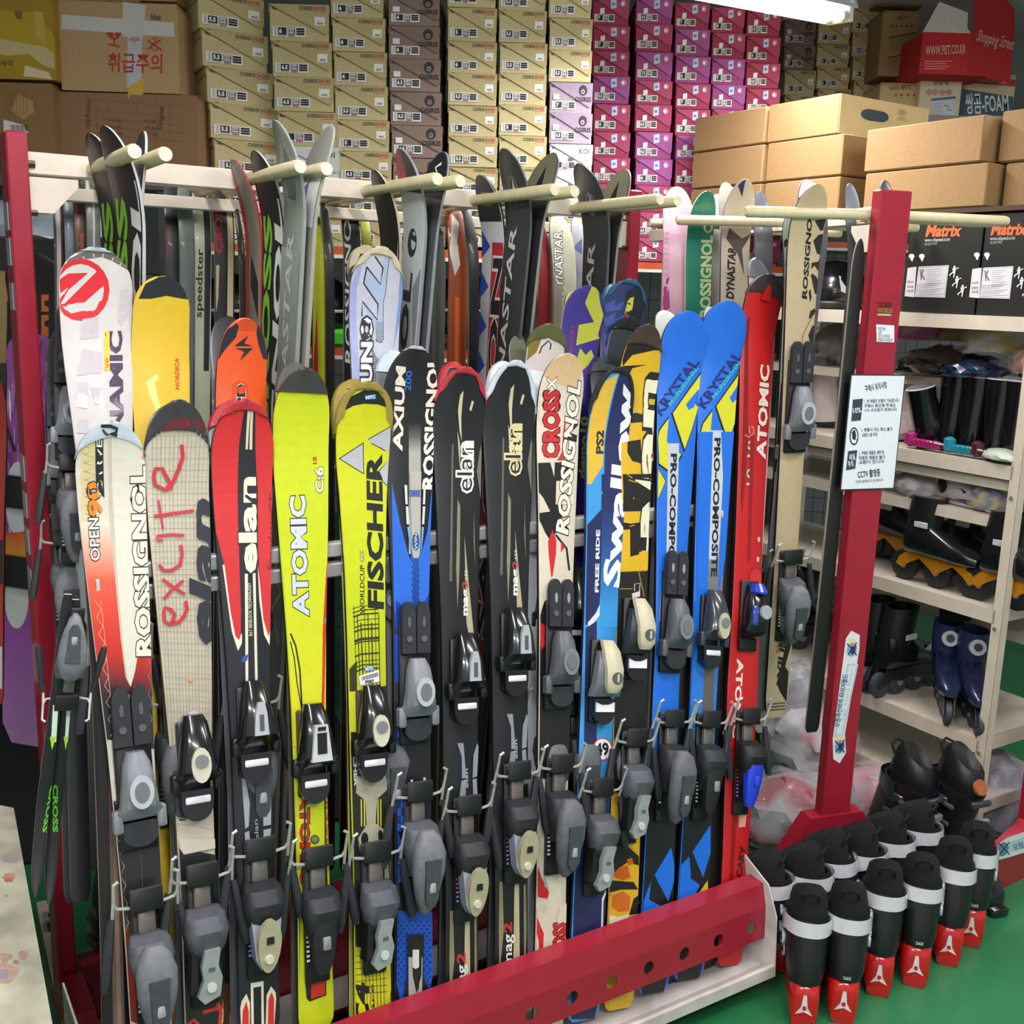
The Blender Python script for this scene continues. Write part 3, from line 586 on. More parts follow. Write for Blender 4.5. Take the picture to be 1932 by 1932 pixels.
# ================================================================ skis
def smooth(a, b, x): x = max(0, min(1, (x-a)/(b-a))); return x*x*(3-2*x)
LEANN = (RN + Z*((.755-.5)/(1.1-.12))).normalized()
def lean(off=0): return (A(0, .755-off, .12), LEANN)
def upright(u): return (A(u, 0, 0), -RU)
def facing(Y, deg=0): return (V((0, Y, 0)), V((math.sin(R(deg)), -math.cos(R(deg)), 0)))
class Ski:
    def __init__(s, label, tip, foot, wid, plane, top, side='1c1c1e', base='202124', curl=.045, lt=.2, group=None, round_=2.3, name='ski', tail=.012, cat='ski', thick=.012):
        P0, N = plane; N = N.normalized()
        if N.dot(CAM-P0) < 0: N = -N
        s.N = N; s.P0 = P0; s.curl = curl; s.lt = lt
        s.Pf = hit(*foot, P0, N); s.Pt = hit(*tip, P0+N*curl, N)-N*curl
        s.Y = (s.Pt-s.Pf).normalized(); s.L = (s.Pt-s.Pf).length; s.X = s.Y.cross(N).normalized(); s.N = s.X.cross(s.Y).normalized()
        s.M = frame(s.Pf, s.X, s.Y, s.N); s.Mi = s.M.inverted(); s.thick = thick
        s.tip = tip; s.foot = foot; s.w = []
        for y, w in wid:
            k = (y-tip[1])/(foot[1]-tip[1]); x = tip[0]+(foot[0]-tip[0])*k; _, b = s.at(x, y)
            p = s.M @ V((0, b, s.c(b)+s.T(b))); q = s.M @ V((.05, b, s.c(b)+s.T(b))); a0 = proj(p); a1 = proj(q)
            d = math.hypot(a1[0]-a0[0], a1[1]-a0[1]); s.w.append((b, w/2/d*.05))
        s.rd = round_; s.tail = tail
        s.root = thing(name, label, cat, s.M, group)
        s.body(top, side, base)
        s.art = Art()
    def T(s, b): return s.thick*(.5+.5*min(smooth(-.05, .35, b), smooth(-.02, .4, s.L-b)))
    def c(s, b):
        v = (b-(s.L-s.lt))/s.lt; return s.curl*v*v if v > 0 else 0
    def at(s, x, y):
        """photo pixel -> (across, along) on the top sheet"""
        b = s.L*.5; a = 0
        for _ in range(7):
            P = hit(x, y, s.Pf+s.N*(s.c(b)+s.T(b)), s.N); q = s.Mi @ P; a, b = q.x, max(-.1, min(s.L+.05, q.y))
        return a, b
    def hw(s, b):
        w = s.w
        if b >= w[0][0]:
            k = min(1, (b-w[0][0])/max(1e-4, s.L-w[0][0])); r = w[0][1]*max(0, 1-k**s.rd)**(1/2.0)
        elif b <= w[-1][0]: r = w[-1][1]*(1+.06*smooth(0, .5, w[-1][0]-b))
        else:
            for (b1, w1), (b0, w0) in zip(w, w[1:]):
                if b0 <= b <= b1: k = (b-b0)/(b1-b0); r = w0+(w1-w0)*k; break
        if b < s.tail*2: k = 1-max(0, b)/(s.tail*2); r *= math.sqrt(max(0, 1-.55*k*k))
        return max(r, .0015)
    def stations(s):
        L = s.L; st = [0, .006, .014, .03]+[.06+(L-.06-s.lt-.04)*i/7 for i in range(7)]
        n = 14; b0 = L-s.lt-.03
        return st+[b0+(L-b0)*(1-(1-i/n)**1.7) for i in range(n+1)]
    def body(s, top, side, base):
        mb = MB(); st = s.stations(); n = len(st); R_ = []
        for b in st:
            w, t, c = s.hw(b), s.T(b), s.c(b); e = min(.005, w*.4)
            R_.append(((-w, b, c), (-w, b, c+t*.75), (-w+e, b, c+t), (0, b, c+t), (w-e, b, c+t), (w, b, c+t*.75), (w, b, c)))
        def strip(idx, col, fin):
            vs = [r[i] for r in R_ for i in idx]; m = len(idx)
            mb.add(vs, [(k*m+i, k*m+i+1, k*m+m+i+1, k*m+m+i) for k in range(n-1) for i in range(m-1)], col, fin)
        strip((1, 2, 3, 4, 5), top, 'print'); strip((0, 1), side, 'satin'); strip((5, 6), side, 'satin'); strip((6, 0), base, 'satin')
        mb.add(R_[0], [(0, 1, 2, 3, 4, 5, 6)], side, 'satin'); mb.build('ski_body', s.root, 50)
    def pt(s, a, b, h): return (a, b, s.c(b)+s.T(b)+h)
    def done(s):
        cl = lambda a, b: (max(-s.hw(b)+.001, min(s.hw(b)-.001, a)), max(.0, min(s.L-.001, b)))
        cuts = s.stations()[4:-1]
        s.art.build('top_print', s.root, s.pt, cuts=cuts, clamp=cl, pre=s.at); return s
    def guard(s, y, col, rim=None, dip=.35, fin='satin', lab=None, h=.004, over=.002):
        """moulded tip cap over the last stretch of the ski; y = pixel where it ends on the axis; rim = width of the band if only an arch"""
        k = (y-s.tip[1])/(s.foot[1]-s.tip[1]); _, b0 = s.at(s.tip[0]+(s.foot[0]-s.tip[0])*k, y)
        mb = MB(); n = 22; up = []; lo = []
        bb0 = b0-max(0, dip)*(s.L-b0); bs = [bb0+(s.L-bb0)*(1-(1-i/n)**2) for i in range(n+1)]
        rim = rim or 9
        for sg in (-1, 1):
            rows = []
            for b in bs:
                w = s.hw(b)+over; inn = max(0, w-rim) if rim < 1 else 0
                if b < b0: inn = max(inn, w*math.sqrt(max(0, 1-((b-bs[0])/(b0-bs[0]))**2)) if dip > 0 else 0)
                if rim < 1 and b > s.L-rim: inn = 0
                t = s.T(b); c = s.c(b); bb = b+(over if b > s.L-.002 else 0)
                rows.append([(sg*inn, bb, c+t), (sg*inn, bb, c+t+h*.7), (sg*(inn+w)/2, bb, c+t+h), (sg*max(w-.002, inn), bb, c+t+h*.6), (sg*w, bb, c+t*.4), (sg*w, bb, c-h*.5), (sg*inn, bb, c-h*.5)])
            mb.loft(rows, col, fin, closed=False, caps=(0, 0)) if sg < 0 else mb.loft([r[::-1] for r in rows], col, fin, closed=False, caps=(0, 0))
        o = mb.build('tip_guard', s.root, 50)
        if lab: o['label'] = lab
        return o
    def badge(s, col, lab):
        L = s.L; MB().prism([(-.015, L-.066), (.015, L-.066), (.011, L-.042), (.005, L-.026), (-.005, L-.026), (-.011, L-.042)], .0042, .0062, col, 'gloss', lambda x, y, z: s.pt(x, y, z)).build('tip_badge', s.root, label=lab)
    def guard_art(s, a): a.build('guard_print', s.root, lambda x, y, h: s.pt(x, y, .0046+h), pre=s.at)
    def put(s, y, dx=0):
        k = (y-s.tip[1])/(s.foot[1]-s.tip[1]); _, b = s.at(s.tip[0]+(s.foot[0]-s.tip[0])*k, y); return b
    def bind(s, toe=None, heel=None, dy=10, sc=1):
        if toe: place_binding(toe[0], s, s.put(toe[1]-dy), sc)
        if heel: place_binding(heel[0], s, s.put(heel[1]-dy), sc)
        return s
# ---------------------------------------------------------------- bindings (x across, y towards the tip, z away from the ski)
_B = {}
def hull(mb, prof, col, fin='satin', n=10, pw=3.0):
    """body lofted along y from (y, half width, z low, z high) sections with squarish rounded cross-section"""
    rings = []
    for y, w, z0, z1 in prof:
        r = []
        for k in range(n):
            t = k*math.tau/n+math.tau/n/2; c, d = math.cos(t), math.sin(t)
            r.append((w*abs(c)**(2/pw)*(1 if c > 0 else -1), y, (z0+z1)/2+(z1-z0)/2*abs(d)**(2/pw)*(1 if d > 0 else -1)))
        rings.append(r[::-1])
    return mb.loft(rings, col, fin)
K1, K2, K3 = '17181a', '2b2d31', '5b5e64'
def parts_toe(kind):
    P = []
    def add(name, mb, par=None, lab=None): P.append((name, mb.mesh(name, 40), par, lab))
    if kind[0] == 'look':
        col = kind[1]; m = MB().box((0, .02, .006), (.066, .25, .012), K1, 'satin', bev=.003)
        hull(m, [(.075, .016, .01, .04), (.055, .024, .01, .052), (.01, .03, .01, .062), (-.02, .034, .012, .058), (-.035, .046, .012, .04), (-.045, .046, .012, .03)], col, 'satin')
        for sx in (-1, 1): hull(m, [(-.01, .012, .012, .05), (-.05, .014, .01, .034)], col, 'satin') if 0 else m.box((sx*.038, -.045, .026), (.016, .04, .022), col, 'satin', bev=.003)
        add('toe_binding', m)
        d = MB(); o = [(.021*math.cos(t*math.tau/16), .008+.03*math.sin(t*math.tau/16)) for t in range(16)]
        d.prism(o, .060, .066, 'b6b9bd' if len(kind) < 3 else kind[2], 'satin'); d.prism([(x*.6, .008+(y-.008)*.6) for x, y in o], .066, .068, '6e7278', 'satin'); add('indicator', d, 'toe_binding', 'oval grey indicator window')
        for sx in (-1, 1):
            pd = MB(); pl = [(sx*.017+.0155*math.cos(t*math.pi/8), .165+.028*math.sin(t*math.pi/8)) for t in range(9)]+[(sx*.017-.0155, .085), (sx*.017+.0155, .085)]
            pd.prism(pl, .010, .024, K2, 'rubber'); pd.tube([(sx*.017, .115, .02), (sx*.017, .115, .0265)], .007, K3, 'satin', 10); pd.prism([(sx*.017+.004*math.cos(t*math.tau/8), .15+.012*math.sin(t*math.tau/8)) for t in range(8)], .02, .0255, '9da1a6' if kind[-1] == 'w' else K3, 'satin')
            add('riser_pad', pd, 'toe_binding', 'rounded riser pad with a screw above the toe piece')
        a = MB(); a.prism([(.03*math.cos(t*math.pi/8+math.pi), -.075+.02*math.sin(t*math.pi/8+math.pi)) for t in range(9)]+[(.03, -.05), (-.03, -.05)], .01, .03, K2, 'rubber'); add('boot_plate', a, 'toe_binding')
        return P
    if kind[0] == 'wedge':
        col, acc, shape = kind[1:4]; m = MB().box((0, -.01, .006), (.058, .17, .012), K1, 'satin', bev=.003)
        hull(m, [(.088, .018, .008, .03), (.07, .024, .008, .044), (.03, .03, .008, .06), (-.012, .036, .01, .064), (-.026, .045, .01, .046), (-.036, .046, .012, .034)], col, 'gloss', 12)
        for sx in (-1, 1): m.box((sx*.039, -.035, .024), (.014, .035, .024), col, 'satin', bev=.003)
        add('toe_binding', m)
        d = MB()
        if shape == 'gauge': d.prism([(-.006, .05), (.006, .05), (.011, .03), (.014, -.012), (-.014, -.012), (-.011, .03)], .058, .0665, acc, 'metal'); d.box((0, .012, .067), (.008, .03, .003), '54575c', 'satin')
        elif shape == 'frame': d.prism([(-.013, .05), (.013, .05), (.021, -.02), (-.021, -.02)], .054, .0665, acc, 'satin'); d.box((0, .015, .0672), (.019, .04, .002), K1, 'satin'); d.box((0, .043, .0672), (.016, .007, .002), K1)
        else:
            o = [(.018*math.cos(t*math.tau/16), .0+.032*math.sin(t*math.tau/16)) for t in range(16)]; d.prism(o, .055, .066, acc, 'satin'); d.prism([(.012*math.cos(t*math.tau/14), .008+.012*math.sin(t*math.tau/14)) for t in range(14)], .066, .07, '8b8f94', 'metal')
        add('indicator', d, 'toe_binding', 'pale release-setting window')
        a = MB(); a.prism([(.029*math.cos(t*math.pi/10+math.pi), -.078+.03*math.sin(t*math.pi/10+math.pi)) for t in range(11)]+[(.03, -.05), (-.03, -.05)], .008, .026, K1, 'gloss'); add('boot_plate', a, 'toe_binding')
        w_ = MB().box((0, -.068, .028), (.046, .013, .005), 'eeeaf0', 'paper', bev=.002); add('slide_pad', w_, 'toe_binding', 'white slide bar below the toe piece'); return P
    if kind[0] == 'tyr':
        m = MB().box((0, -.01, .006), (.062, .19, .012), K1, 'satin', bev=.003)
        hull(m, [(.06, .022, .01, .03), (.04, .03, .01, .05), (-.015, .038, .01, .052), (-.035, .044, .012, .036), (-.045, .044, .012, .03)], '6f747c' if kind[1] == 'g' else K2, 'satin'); add('toe_binding', m)
        d = MB(); hull(d, [(.085, .016, .012, .036), (.06, .023, .03, .056), (.02, .024, .046, .07), (-.02, .022, .045, .071), (-.035, .014, .045, .062)], 'c9c3a4', 'satin'); d.tube([(0, .0, .068), (0, .0, .074)], .0135, '5a5c5e', 'satin', 14); d.box((0, 0, .0745), (.004, .018, .002), 'd8d4be'); add('cover', d, 'toe_binding', 'champagne gold cover with a round dial')
        a = MB(); a.prism([(.03*math.cos(t*math.pi/10+math.pi), -.08+.03*math.sin(t*math.pi/10+math.pi)) for t in range(11)]+[(.03, -.05), (-.03, -.05)], .008, .026, K1, 'gloss'); add('boot_plate', a, 'toe_binding')
        w_ = MB().prism([(-.026, -.058), (-.01, -.064), (.01, -.064), (.026, -.058), (.026, -.08), (-.026, -.08)], .024, .03, 'f0edf0', 'paper'); add('slide_pad', w_, 'toe_binding', 'white slide bar below the toe piece'); return P
    if kind[0] == 'blue':
        m = MB().box((0, -.01, .006), (.06, .18, .012), K1, 'satin', bev=.003)
        hull(m, [(.055, .018, .01, .04), (.03, .028, .01, .056), (-.02, .034, .01, .06), (-.05, .036, .01, .05), (-.07, .03, .01, .02)], K1, 'gloss'); add('toe_binding', m)
        d = MB(); hull(d, [(.072, .014, .012, .05), (.05, .02, .02, .062), (.045, .016, .03, .06)], '2b45c8', 'gloss'); d.box((-.02, -.01, .052), (.018, .05, .014), '3a4a9c', 'gloss', bev=.004); add('cover', d, 'toe_binding', 'bright blue cap')
        e = MB().tube([(.006, 0, .058), (.006, 0, .066)], .018, 'b9bdc2', 'metal', 14); add('indicator', e, 'toe_binding'); return P
def parts_heel(kind):
    P = []
    def add(name, mb, par=None, lab=None): P.append((name, mb.mesh(name, 40), par, lab))
    k = kind[0]; col = kind[1]; acc = kind[2]
    m = MB().box((0, -.02, .006), (.05, .26, .012), K1, 'satin', bev=.003)
    hull(m, [(.035, .03, .01, .03), (.025, .036, .012, .058), (.0, .04, .012, .07), (-.03, .034, .012, .062), (-.06, .022, .012, .035), (-.075, .018, .01, .022)], col, 'rubber', 12)
    m.box((0, .055, .02), (.03, .04, .012), '77706a', 'metal', bev=.002); add('heel_binding', m)
    l = MB()
    if k == 'drop':
        hull(l, [(.025, .014, .05, .075), (.012, .026, .05, .088), (-.02, .036, .055, .092), (-.06, .035, .05, .088), (-.1, .026, .04, .078), (-.135, .014, .035, .066), (-.146, .005, .04, .055)], acc, 'rubber', 14, 2.6)
        l.prism([(-.018, -.03), (.018, -.03), (.014, -.11), (.006, -.125), (-.006, -.125), (-.014, -.11)], .084, .0915, '46494f', 'rubber', lambda x, y, z: (x, y, z+(y+.06)*.13)); l.box((0, -.085, .087), (.014, .022, .006), 'a4a7aa', 'satin', bev=.002)
        add('heel_lever', l, 'heel_binding', 'large grey drop-shaped heel lever')
    elif k == 'gold':
        o = [(.021*math.cos(t*math.tau/18)*(1.05+.12*math.sin(t*math.tau/18)), -.075+.052*math.sin(t*math.tau/18)) for t in range(18)]
        l.prism(o, .05, .064, acc, 'metal', lambda x, y, z: (x, y, z+(y+.1)*.25)); l.box((0, -.062, .0725), (.014, .015, .005), K1, 'satin'); l.tube([(0, -.1, .06), (0, -.1, .0685)], [.011, .008], 'e2ddc6', 'metal', 12)
        l.prism([(-.03, -.015), (-.022, -.1), (-.012, -.12), (-.01, -.02)], .03, .055, '9aa0b0', 'satin'); l.prism([(.03, -.015), (.01, -.02), (.012, -.12), (.022, -.1)], .03, .055, '9aa0b0', 'satin')
        add('heel_lever', l, 'heel_binding', 'long champagne oval heel lever with a square hole')
    elif k == 'silv':
        pl = [(-.012, -.03), (.016, -.03), (.012, -.06), (.02, -.085), (.016, -.12), (-.012, -.13), (-.024, -.115), (-.014, -.085), (-.018, -.06)]
        l.prism(pl, .045, .058, acc, 'metal', lambda x, y, z: (x, y, z+(y+.1)*.2)); l.prism([(-.006, -.052), (.006, -.052), (.006, -.07), (-.006, -.07)], .06, .0655, '55585c', 'satin'); l.tube([(0, -.1, .055), (0, -.1, .0615)], .009, 'dcdcd8', 'metal', 10)
        l.prism([(-.03, -.03), (-.018, -.03), (-.022, -.1), (-.036, -.11)], .02, .05, K1, 'satin'); add('heel_lever', l, 'heel_binding', 'curved brushed silver heel lever')
    else:
        hull(l, [(-.02, .026, .03, .066), (-.06, .025, .03, .062), (-.1, .02, .03, .052), (-.125, .012, .03, .045)], acc, 'gloss' if k == 'hblue' else 'rubber'); l.box((0, -.06, .063), (.016, .025, .006), '8d8a86' if k != 'hblue' else acc, 'satin', bev=.002); add('heel_lever', l, 'heel_binding')
    s = MB(); s.box((-.021, -.06, .013), (.006, .12, .003), '0f0f10'); [s.box((-.021, -.012-.009*i, .0152), (.006, .004, .0015), ('e8e8e6' if k in ('drop', 'silv', 'blk') else ('e0b23a', 'c05a8a', '7a86d8')[min(2, i//4)])) for i in range(11)]; add('scale_strip', s, 'heel_binding', 'marked adjustment strip beside the heel piece')
    b = MB().box((.0, .098, .034), (.058, .042, .006), K1, 'rubber', bev=.002); b.box((0, .084, .02), (.05, .012, .028), K2, 'rubber'); add('brake_pedal', b, 'heel_binding')
    for sx in (-1, 1):
        w_ = MB().tube([(sx*.022, .085, .026), (sx*.05, .09, .026), (sx*.056, .1, .03), (sx*.056, .138, .046), (sx*.048, .143, .048)], .0032, 'c4c4c2', 'metal', 6); w_.tube([(sx*.056, .1, .03), (sx*.058, .06, .014)], .0032, 'c4c4c2', 'metal', 6); add('brake_wire', w_, 'heel_binding', 'bent bright steel brake wire')
        a = MB(); hull(a, [(.072, .006, .012, .026), (.03, .008, .012, .028), (-.03, .0095, .012, .03), (-.05, .007, .014, .026)], K2, 'rubber', 8); a.v = [(x+sx*(.06+.16*max(0, .07-y)), y, z) for x, y, z in a.v]; add('brake_arm', a, 'heel_binding')
    return P
def place_binding(kind, s, b, sc=1):
    if kind not in _B: _B[kind] = parts_toe(kind) if kind[0] in ('look', 'wedge', 'tyr', 'blue') else parts_heel(kind)
    root = None
    for name, me, par, lab in _B[kind]:
        o = link(name, me, s.root if par is None else root, V((0, b, s.T(b)+s.c(b))) if par is None else None)
        if lab: o['label'] = lab
        if par is None: root = o; o.scale = (sc, sc, sc)
WG = ('wedge', K1, 'c9cbd0', 'gauge'); WR = ('wedge', K1, 'cfc9b4', 'round'); WF = ('wedge', K1, 'c6c9cc', 'frame'); WD = ('wedge', '3d4048', 'bdb89c', 'round')
LK = ('look', '83868e'); LD = ('look', '5d6066', '7d8086', 'w'); TG = ('tyr', 'g'); TK = ('tyr', 'k')
HD = ('drop', K3, '74777d'); HD2 = ('drop', K2, '63666a'); HG = ('gold', K2, 'd6c6a6'); HS = ('silv', '55585f', 'b4b7b8'); HB = ('blk', K2, '24262a'); HU = ('hblue', K1, '2742dc')
def partner(label, tip, foot, wid, plane, col, side='1c1c1e', **k):
    """second ski of a pair, base outwards: its tip bends the other way"""
    k.setdefault('curl', -.04); return Ski(label, tip, foot, wid, plane, col, side, **k)
# ================================================================ the front row of skis
G1 = 'short skis leaning in the front row'
def front_row():
    pl = lean(0); pb = lean(.03)
    # --- cream, orange and black ski at the left end
    q = partner('black and bronze ski edge behind the cream and orange ski at the left end', (190, 812), (226, 1960), [(880, 100), (1000, 96), (1300, 74), (1700, 66)], pb, '151416', 'a58b7c', group=G1)
    q.art.P('6c5448', 196, 1100, 214, 1100, 236, 1960, 214, 1960).P('8c7464', 202, 1150, 209, 1150, 230, 1960, 222, 1960); q.done()
    s = Ski('cream and orange ski with a silver tip, leftmost of the front row', (208, 797), (287, 1960), [(890, 131), (1000, 124), (1200, 107), (1400, 88), (1700, 76), (1900, 80)], pl, 'd9d3c0', '3a3230', group=G1)
    s.guard(826, 'c6d2dc', dip=1.3); a = s.art.o(0, 900)
    a.P('d6c793', 590, -250, 700, -330, 712, 40, 730, 400, 600, 400)
    for i in range(9): a.S('6c5a44', 3, 600+i*3, -230+i*62, 690, -200+i*62, 620+i*3, -165+i*62)
    a.F((480, 1250), 330, 'd9d3c0', 520, 'e2a98e', 760, 'de5a3c', 1050, 'd83a22', 1300, 'c4281c', 1420, '9a2420', 1560, '3c2226', 1700, '25262b', 1960, '262629')
    a.P('ddd8c6', 790, -330, 1000, -330, 1110, 0, 1115, 1310, 1000, 1315, 985, 1410, 952, 1530, 922, 1470, 885, 1200, 838, 720, 800, 300)
    a.P('c3bcaa', 795, -300, 812, -300, 830, 300, 860, 800, 900, 1250, 930, 1480, 950, 1528, 915, 1460, 880, 1190, 836, 720, 800, 300)  # slight shade of the moulded groove, painted as a darker strip
    zz = [];
    for i in range(17): zz += [690+i*7+(i % 2)*38, 900+i*62]
    a.S('d8b8a0', 4, *zz); a.S('d8b8a0', 3, 735, 900, 775, 1300, 835, 1900)
    zz = [];
    for i in range(9): zz += [1080+(i % 2)*28, 1330+i*62]
    a.S('b8a498', 3, *zz)
    for i, (x, y) in enumerate(((1030, -140), (1050, -60), (1080, 230), (1080, 340))): a.P('e58a60', x, y, x+60, y-60, x+60, y+40)
    a.T('ROSSIGNOL', 'e6e1cd', 1108, 1312, 1062, -75, 112, '22252b', bold=.04)
    a.T('OPEN', 'f2ede0', 728, 612, 712, 290, 68, '22252b', bold=.02); a.T('90', 'ee8a22', 742, 285, 722, 35, 92, '2c2420', bold=.04)
    a.P('22252b', 700, 95, 760, 150, 752, -300, 695, -290); a.T('CARVE', 'f2ede0', 748, 140, 742, -270, 40, sh=.2)
    a.P('d8803a', 930, 1610, 962, 1610, 964, 1660, 986, 1690, 964, 1720, 962, 1745, 932, 1748, 930, 1715, 915, 1690, 930, 1660)
    a.o(0, 1382, 3.5127); a.F((600, 1250), 480, '262629', 1300, '2a2422', 1420, '8a2c20', 1600, 'a83a28', 1990, '8a2418')
    zz = []
    for i in range(21): zz += [730+i*4.6+(i % 2)*34, 80+i*62]
    a.S('c8c4be', 3, *zz); a.S('6c6a68', 2, 930, 600, 950, 1300); [a.E('5a5c60', x, y, 26, 26) or a.E('2a2a2c', x, y, 18, 18) for x, y in ((900, 1175), (998, 1150))]
    g = Art(0, 450, 3.864); g.S('2a2c30', 24, 732, 1370, 800, 1370, 850, 1390, 842, 1418, 796, 1424, 850, 1440); g.S('2a2c30', 15, 745, 1395, 760, 1418, 785, 1438); s.guard_art(g)
    s.done().bind((LK, 1502), (HD, 1800))
    # --- cream ski with red handwriting
    partner('dark grey ski behind the cream ski with red handwriting', (322, 764), (372, 1950), [(870, 116), (1100, 100), (1500, 76), (1900, 82)], pb, '3c4046', 'b99a34', group=G1).done()
    s = Ski('woven cream ski with red handwritten letters and dark lettering', (337, 757), (386, 1950), [(868, 119), (1000, 114), (1200, 97), (1500, 72), (1700, 68), (1900, 75)], pl, 'c9c1ae', '8c7a54', group=G1)
    s.guard(808, '3c3b3d', dip=.9); a = s.art.o(0, 450)
    for i in range(70): a.S('b3a88f' if i % 2 else 'd6cfbf', 3.2, 1085, 1400+i*42, 1640, 1392+i*42)
    for i in range(16): a.S('a89c84' if i % 3 else '8f8470', 3+i % 3*2, 1110+i*32, 1400, 1150+i*26, 2600, 1240+i*20, 4200)
    a.P('6c2430', 1165, 1405, 1190, 1350, 1260, 1315, 1350, 1305, 1450, 1325, 1540, 1385, 1500, 1398, 1300, 1392); a.P('8c2030', 1340, 1330, 1400, 1335, 1365, 1372); a.P('3a3438', 1170, 1408, 1280, 1385, 1500, 1395, 1540, 1386, 1480, 1408, 1280, 1400)
    c = 'c4303a'
    a.o(0, 900); a.S(c, 27, 1360, 905, 1350, 920, 1362, 960, 1340, 1010, 1300, 1060, 1230, 1072, 1195, 1050, 1190, 990, 1200, 950, 1240, 965, 1270, 1000, 1250, 1060)
    a.S(c, 22, 1335, 755, 1250, 820, 1190, 890); a.S(c, 22, 1180, 745, 1260, 800, 1345, 855); a.S(c, 25, 1315, 495, 1325, 560, 1310, 640, 1250, 680, 1190, 680, 1155, 640)
    a.S(c, 20, 1340, 425, 1240, 420, 1140, 432); a.S(c, 17, 1140, 435, 1145, 462, 1185, 462); a.S(c, 22, 1410, 245, 1300, 260, 1120, 285); a.S(c, 16, 1150, 170, 1170, 280, 1185, 380)
    a.S(c, 27, 1320, -235, 1330, -150, 1300, -60, 1240, 80, 1200, 95, 1130, 60, 1115, 0, 1130, -60, 1180, -60, 1210, 0, 1235, 40, 1215, 85)
    a.T('elan', '262a33', 1552, 1240, 1545, 165, 168, sh=.36, bold=.04)
    a.E('c9c4cc', 1412, 1757, 52, 54); a.T('053-748-1231', 'b04a52', 1345, 1830, 1480, 1830, 24, bold=.015)
    a.E('d89a74', 1385, 1470, 20)
    a.o(0, 1382, 3.5127); a.F((1100, 1560), 780, '1f2022', 1990, '232424'); a.P('c9c1ae', 1190, 770, 1215, 806, 1430, 762, 1430, 700, 1180, 700)
    a.S('c83424', 26, 1420, 1740, 1460, 1850, 1450, 1960); a.S('c83424', 22, 1340, 1850, 1480, 1812); a.S('c83424', 24, 1230, 1940, 1280, 1900, 1330, 1950)
    s.done().bind((WR, 1445), (HS, 1752))
    # --- red ski
    partner('red and black tipped ski behind the red ski', (440, 757), (474, 1950), [(850, 112), (1100, 96), (1500, 72), (1900, 78)], pb, '4a4d54', 'b8bac0', group=G1).guard(800, 'b02c38', dip=.3)
    s = Ski('red ski with a black centre stripe and outlined white lettering', (463, 757), (490, 1950), [(862, 117), (1000, 106), (1200, 84), (1400, 73), (1700, 72), (1900, 78)], pl, '202428', '232528', group=G1)
    s.guard(778, 'b9303c', rim=.02, dip=.8); a = s.art.o(0, 900)
    a.F((1500, 2200), -700, 'cf2c2e', 420, 'cf2c2e')
    a.P('d02e30', 1500, 380, 1560, 400, 1630, 620, 1680, 980, 1716, 1160, 1742, 1190, 1756, 1150, 1756, 380); a.P('d02e30', 1875, 380, 1892, 780, 1920, 1040, 1958, 1165, 2000, 1120, 2032, 780, 2060, 500, 2100, 380)
    a.P('e6decb', 1622, 640, 1668, 980, 1690, 1130, 1735, 1268, 1762, 1215, 1768, 1130, 1756, 1150, 1742, 1190, 1716, 1160, 1680, 980, 1636, 640); a.P('e6decb', 1878, 640, 1890, 900, 1925, 1150, 1965, 1228, 2012, 1160, 2045, 800, 2032, 780, 2000, 1120, 1958, 1165, 1920, 1040, 1890, 740)
    a.P('202428', 1745, -260, 1800, -590, 1865, -590, 1880, 100, 1884, 1600, 1780, 1600, 1750, 800, 1735, 300)
    a.P('ddd0b0', 1790, -200, 1812, -570, 1852, -570, 1838, -190, 1818, -190, 1832, -540, 1806, -200); a.P('e4dac4', 1784, 705, 1806, 705, 1810, 1600, 1790, 1600); a.P('e4dac4', 1842, 700, 1862, 700, 1880, 1600, 1862, 1600)
    a.T('elan', 'e9e0c8', 1868, 700, 1858, -15, 122, '202428', bold=.04, ow=.04); a.T('Rii.7 SIDELOCK TECHNOLOGY', 'd8d2c4', 1838, 1160, 1828, 770, 22, bold=.015)
    a.T('SpeedsterGT', '7c1a22', 1995, 690, 2008, 130, 46, sh=.2, bold=.02); a.P('3a56b0', 1757, 1352, 1800, 1340, 1812, 1290, 1770, 1310)
    a.o(0, 1382, 3.5127); a.P('9fa2ab', 1592, 190, 1606, 190, 1655, 470, 1648, 620, 1625, 640); a.P('9fa2ab', 1620, 665, 1650, 650, 1672, 860, 1640, 880); a.P('9fa2ab', 1800, 170, 1790, 400, 1740, 480, 1745, 620, 1795, 610); a.P('9fa2ab', 1745, 645, 1795, 635, 1780, 840, 1745, 850)
    a.T('elan', '8f9298', 1715, 715, 1705, 570, 26, bold=.015)
    a.P('e4dcc8', 1560, 1990, 1600, 1780, 1632, 1730, 1655, 1790, 1655, 1990); a.P('d23028', 1585, 1990, 1608, 1840, 1632, 1780, 1648, 1850, 1648, 1990)
    a.P('e4dcc8', 1660, 1660, 1745, 1645, 1750, 1990, 1665, 1990); a.P('1c1e20', 1678, 1690, 1730, 1680, 1732, 1990, 1682, 1990); a.P('e4dcc8', 1758, 1990, 1765, 1740, 1795, 1680, 1825, 1720, 1850, 1990); a.P('d23028', 1772, 1990, 1778, 1770, 1798, 1720, 1815, 1760, 1835, 1990)
    s.done().bind((WG, 1378), (HG, 1702))
    # --- lime ski
    partner('grey tipped dark ski behind the lime ski', (556, 686), (580, 1940), [(780, 92), (900, 92), (1200, 66), (1800, 60)], pb, '3f4245', '8c8e6a', group=G1).guard(740, '55534e', dip=0)
    s = Ski('bright lime ski with a dark grey tip and white lettering', (576, 697), (596, 1940), [(800, 105), (880, 103), (1000, 93), (1150, 77), (1300, 66), (1450, 62), (1700, 62), (1900, 68)], pl, 'c3cf14', '30301c', group=G1)
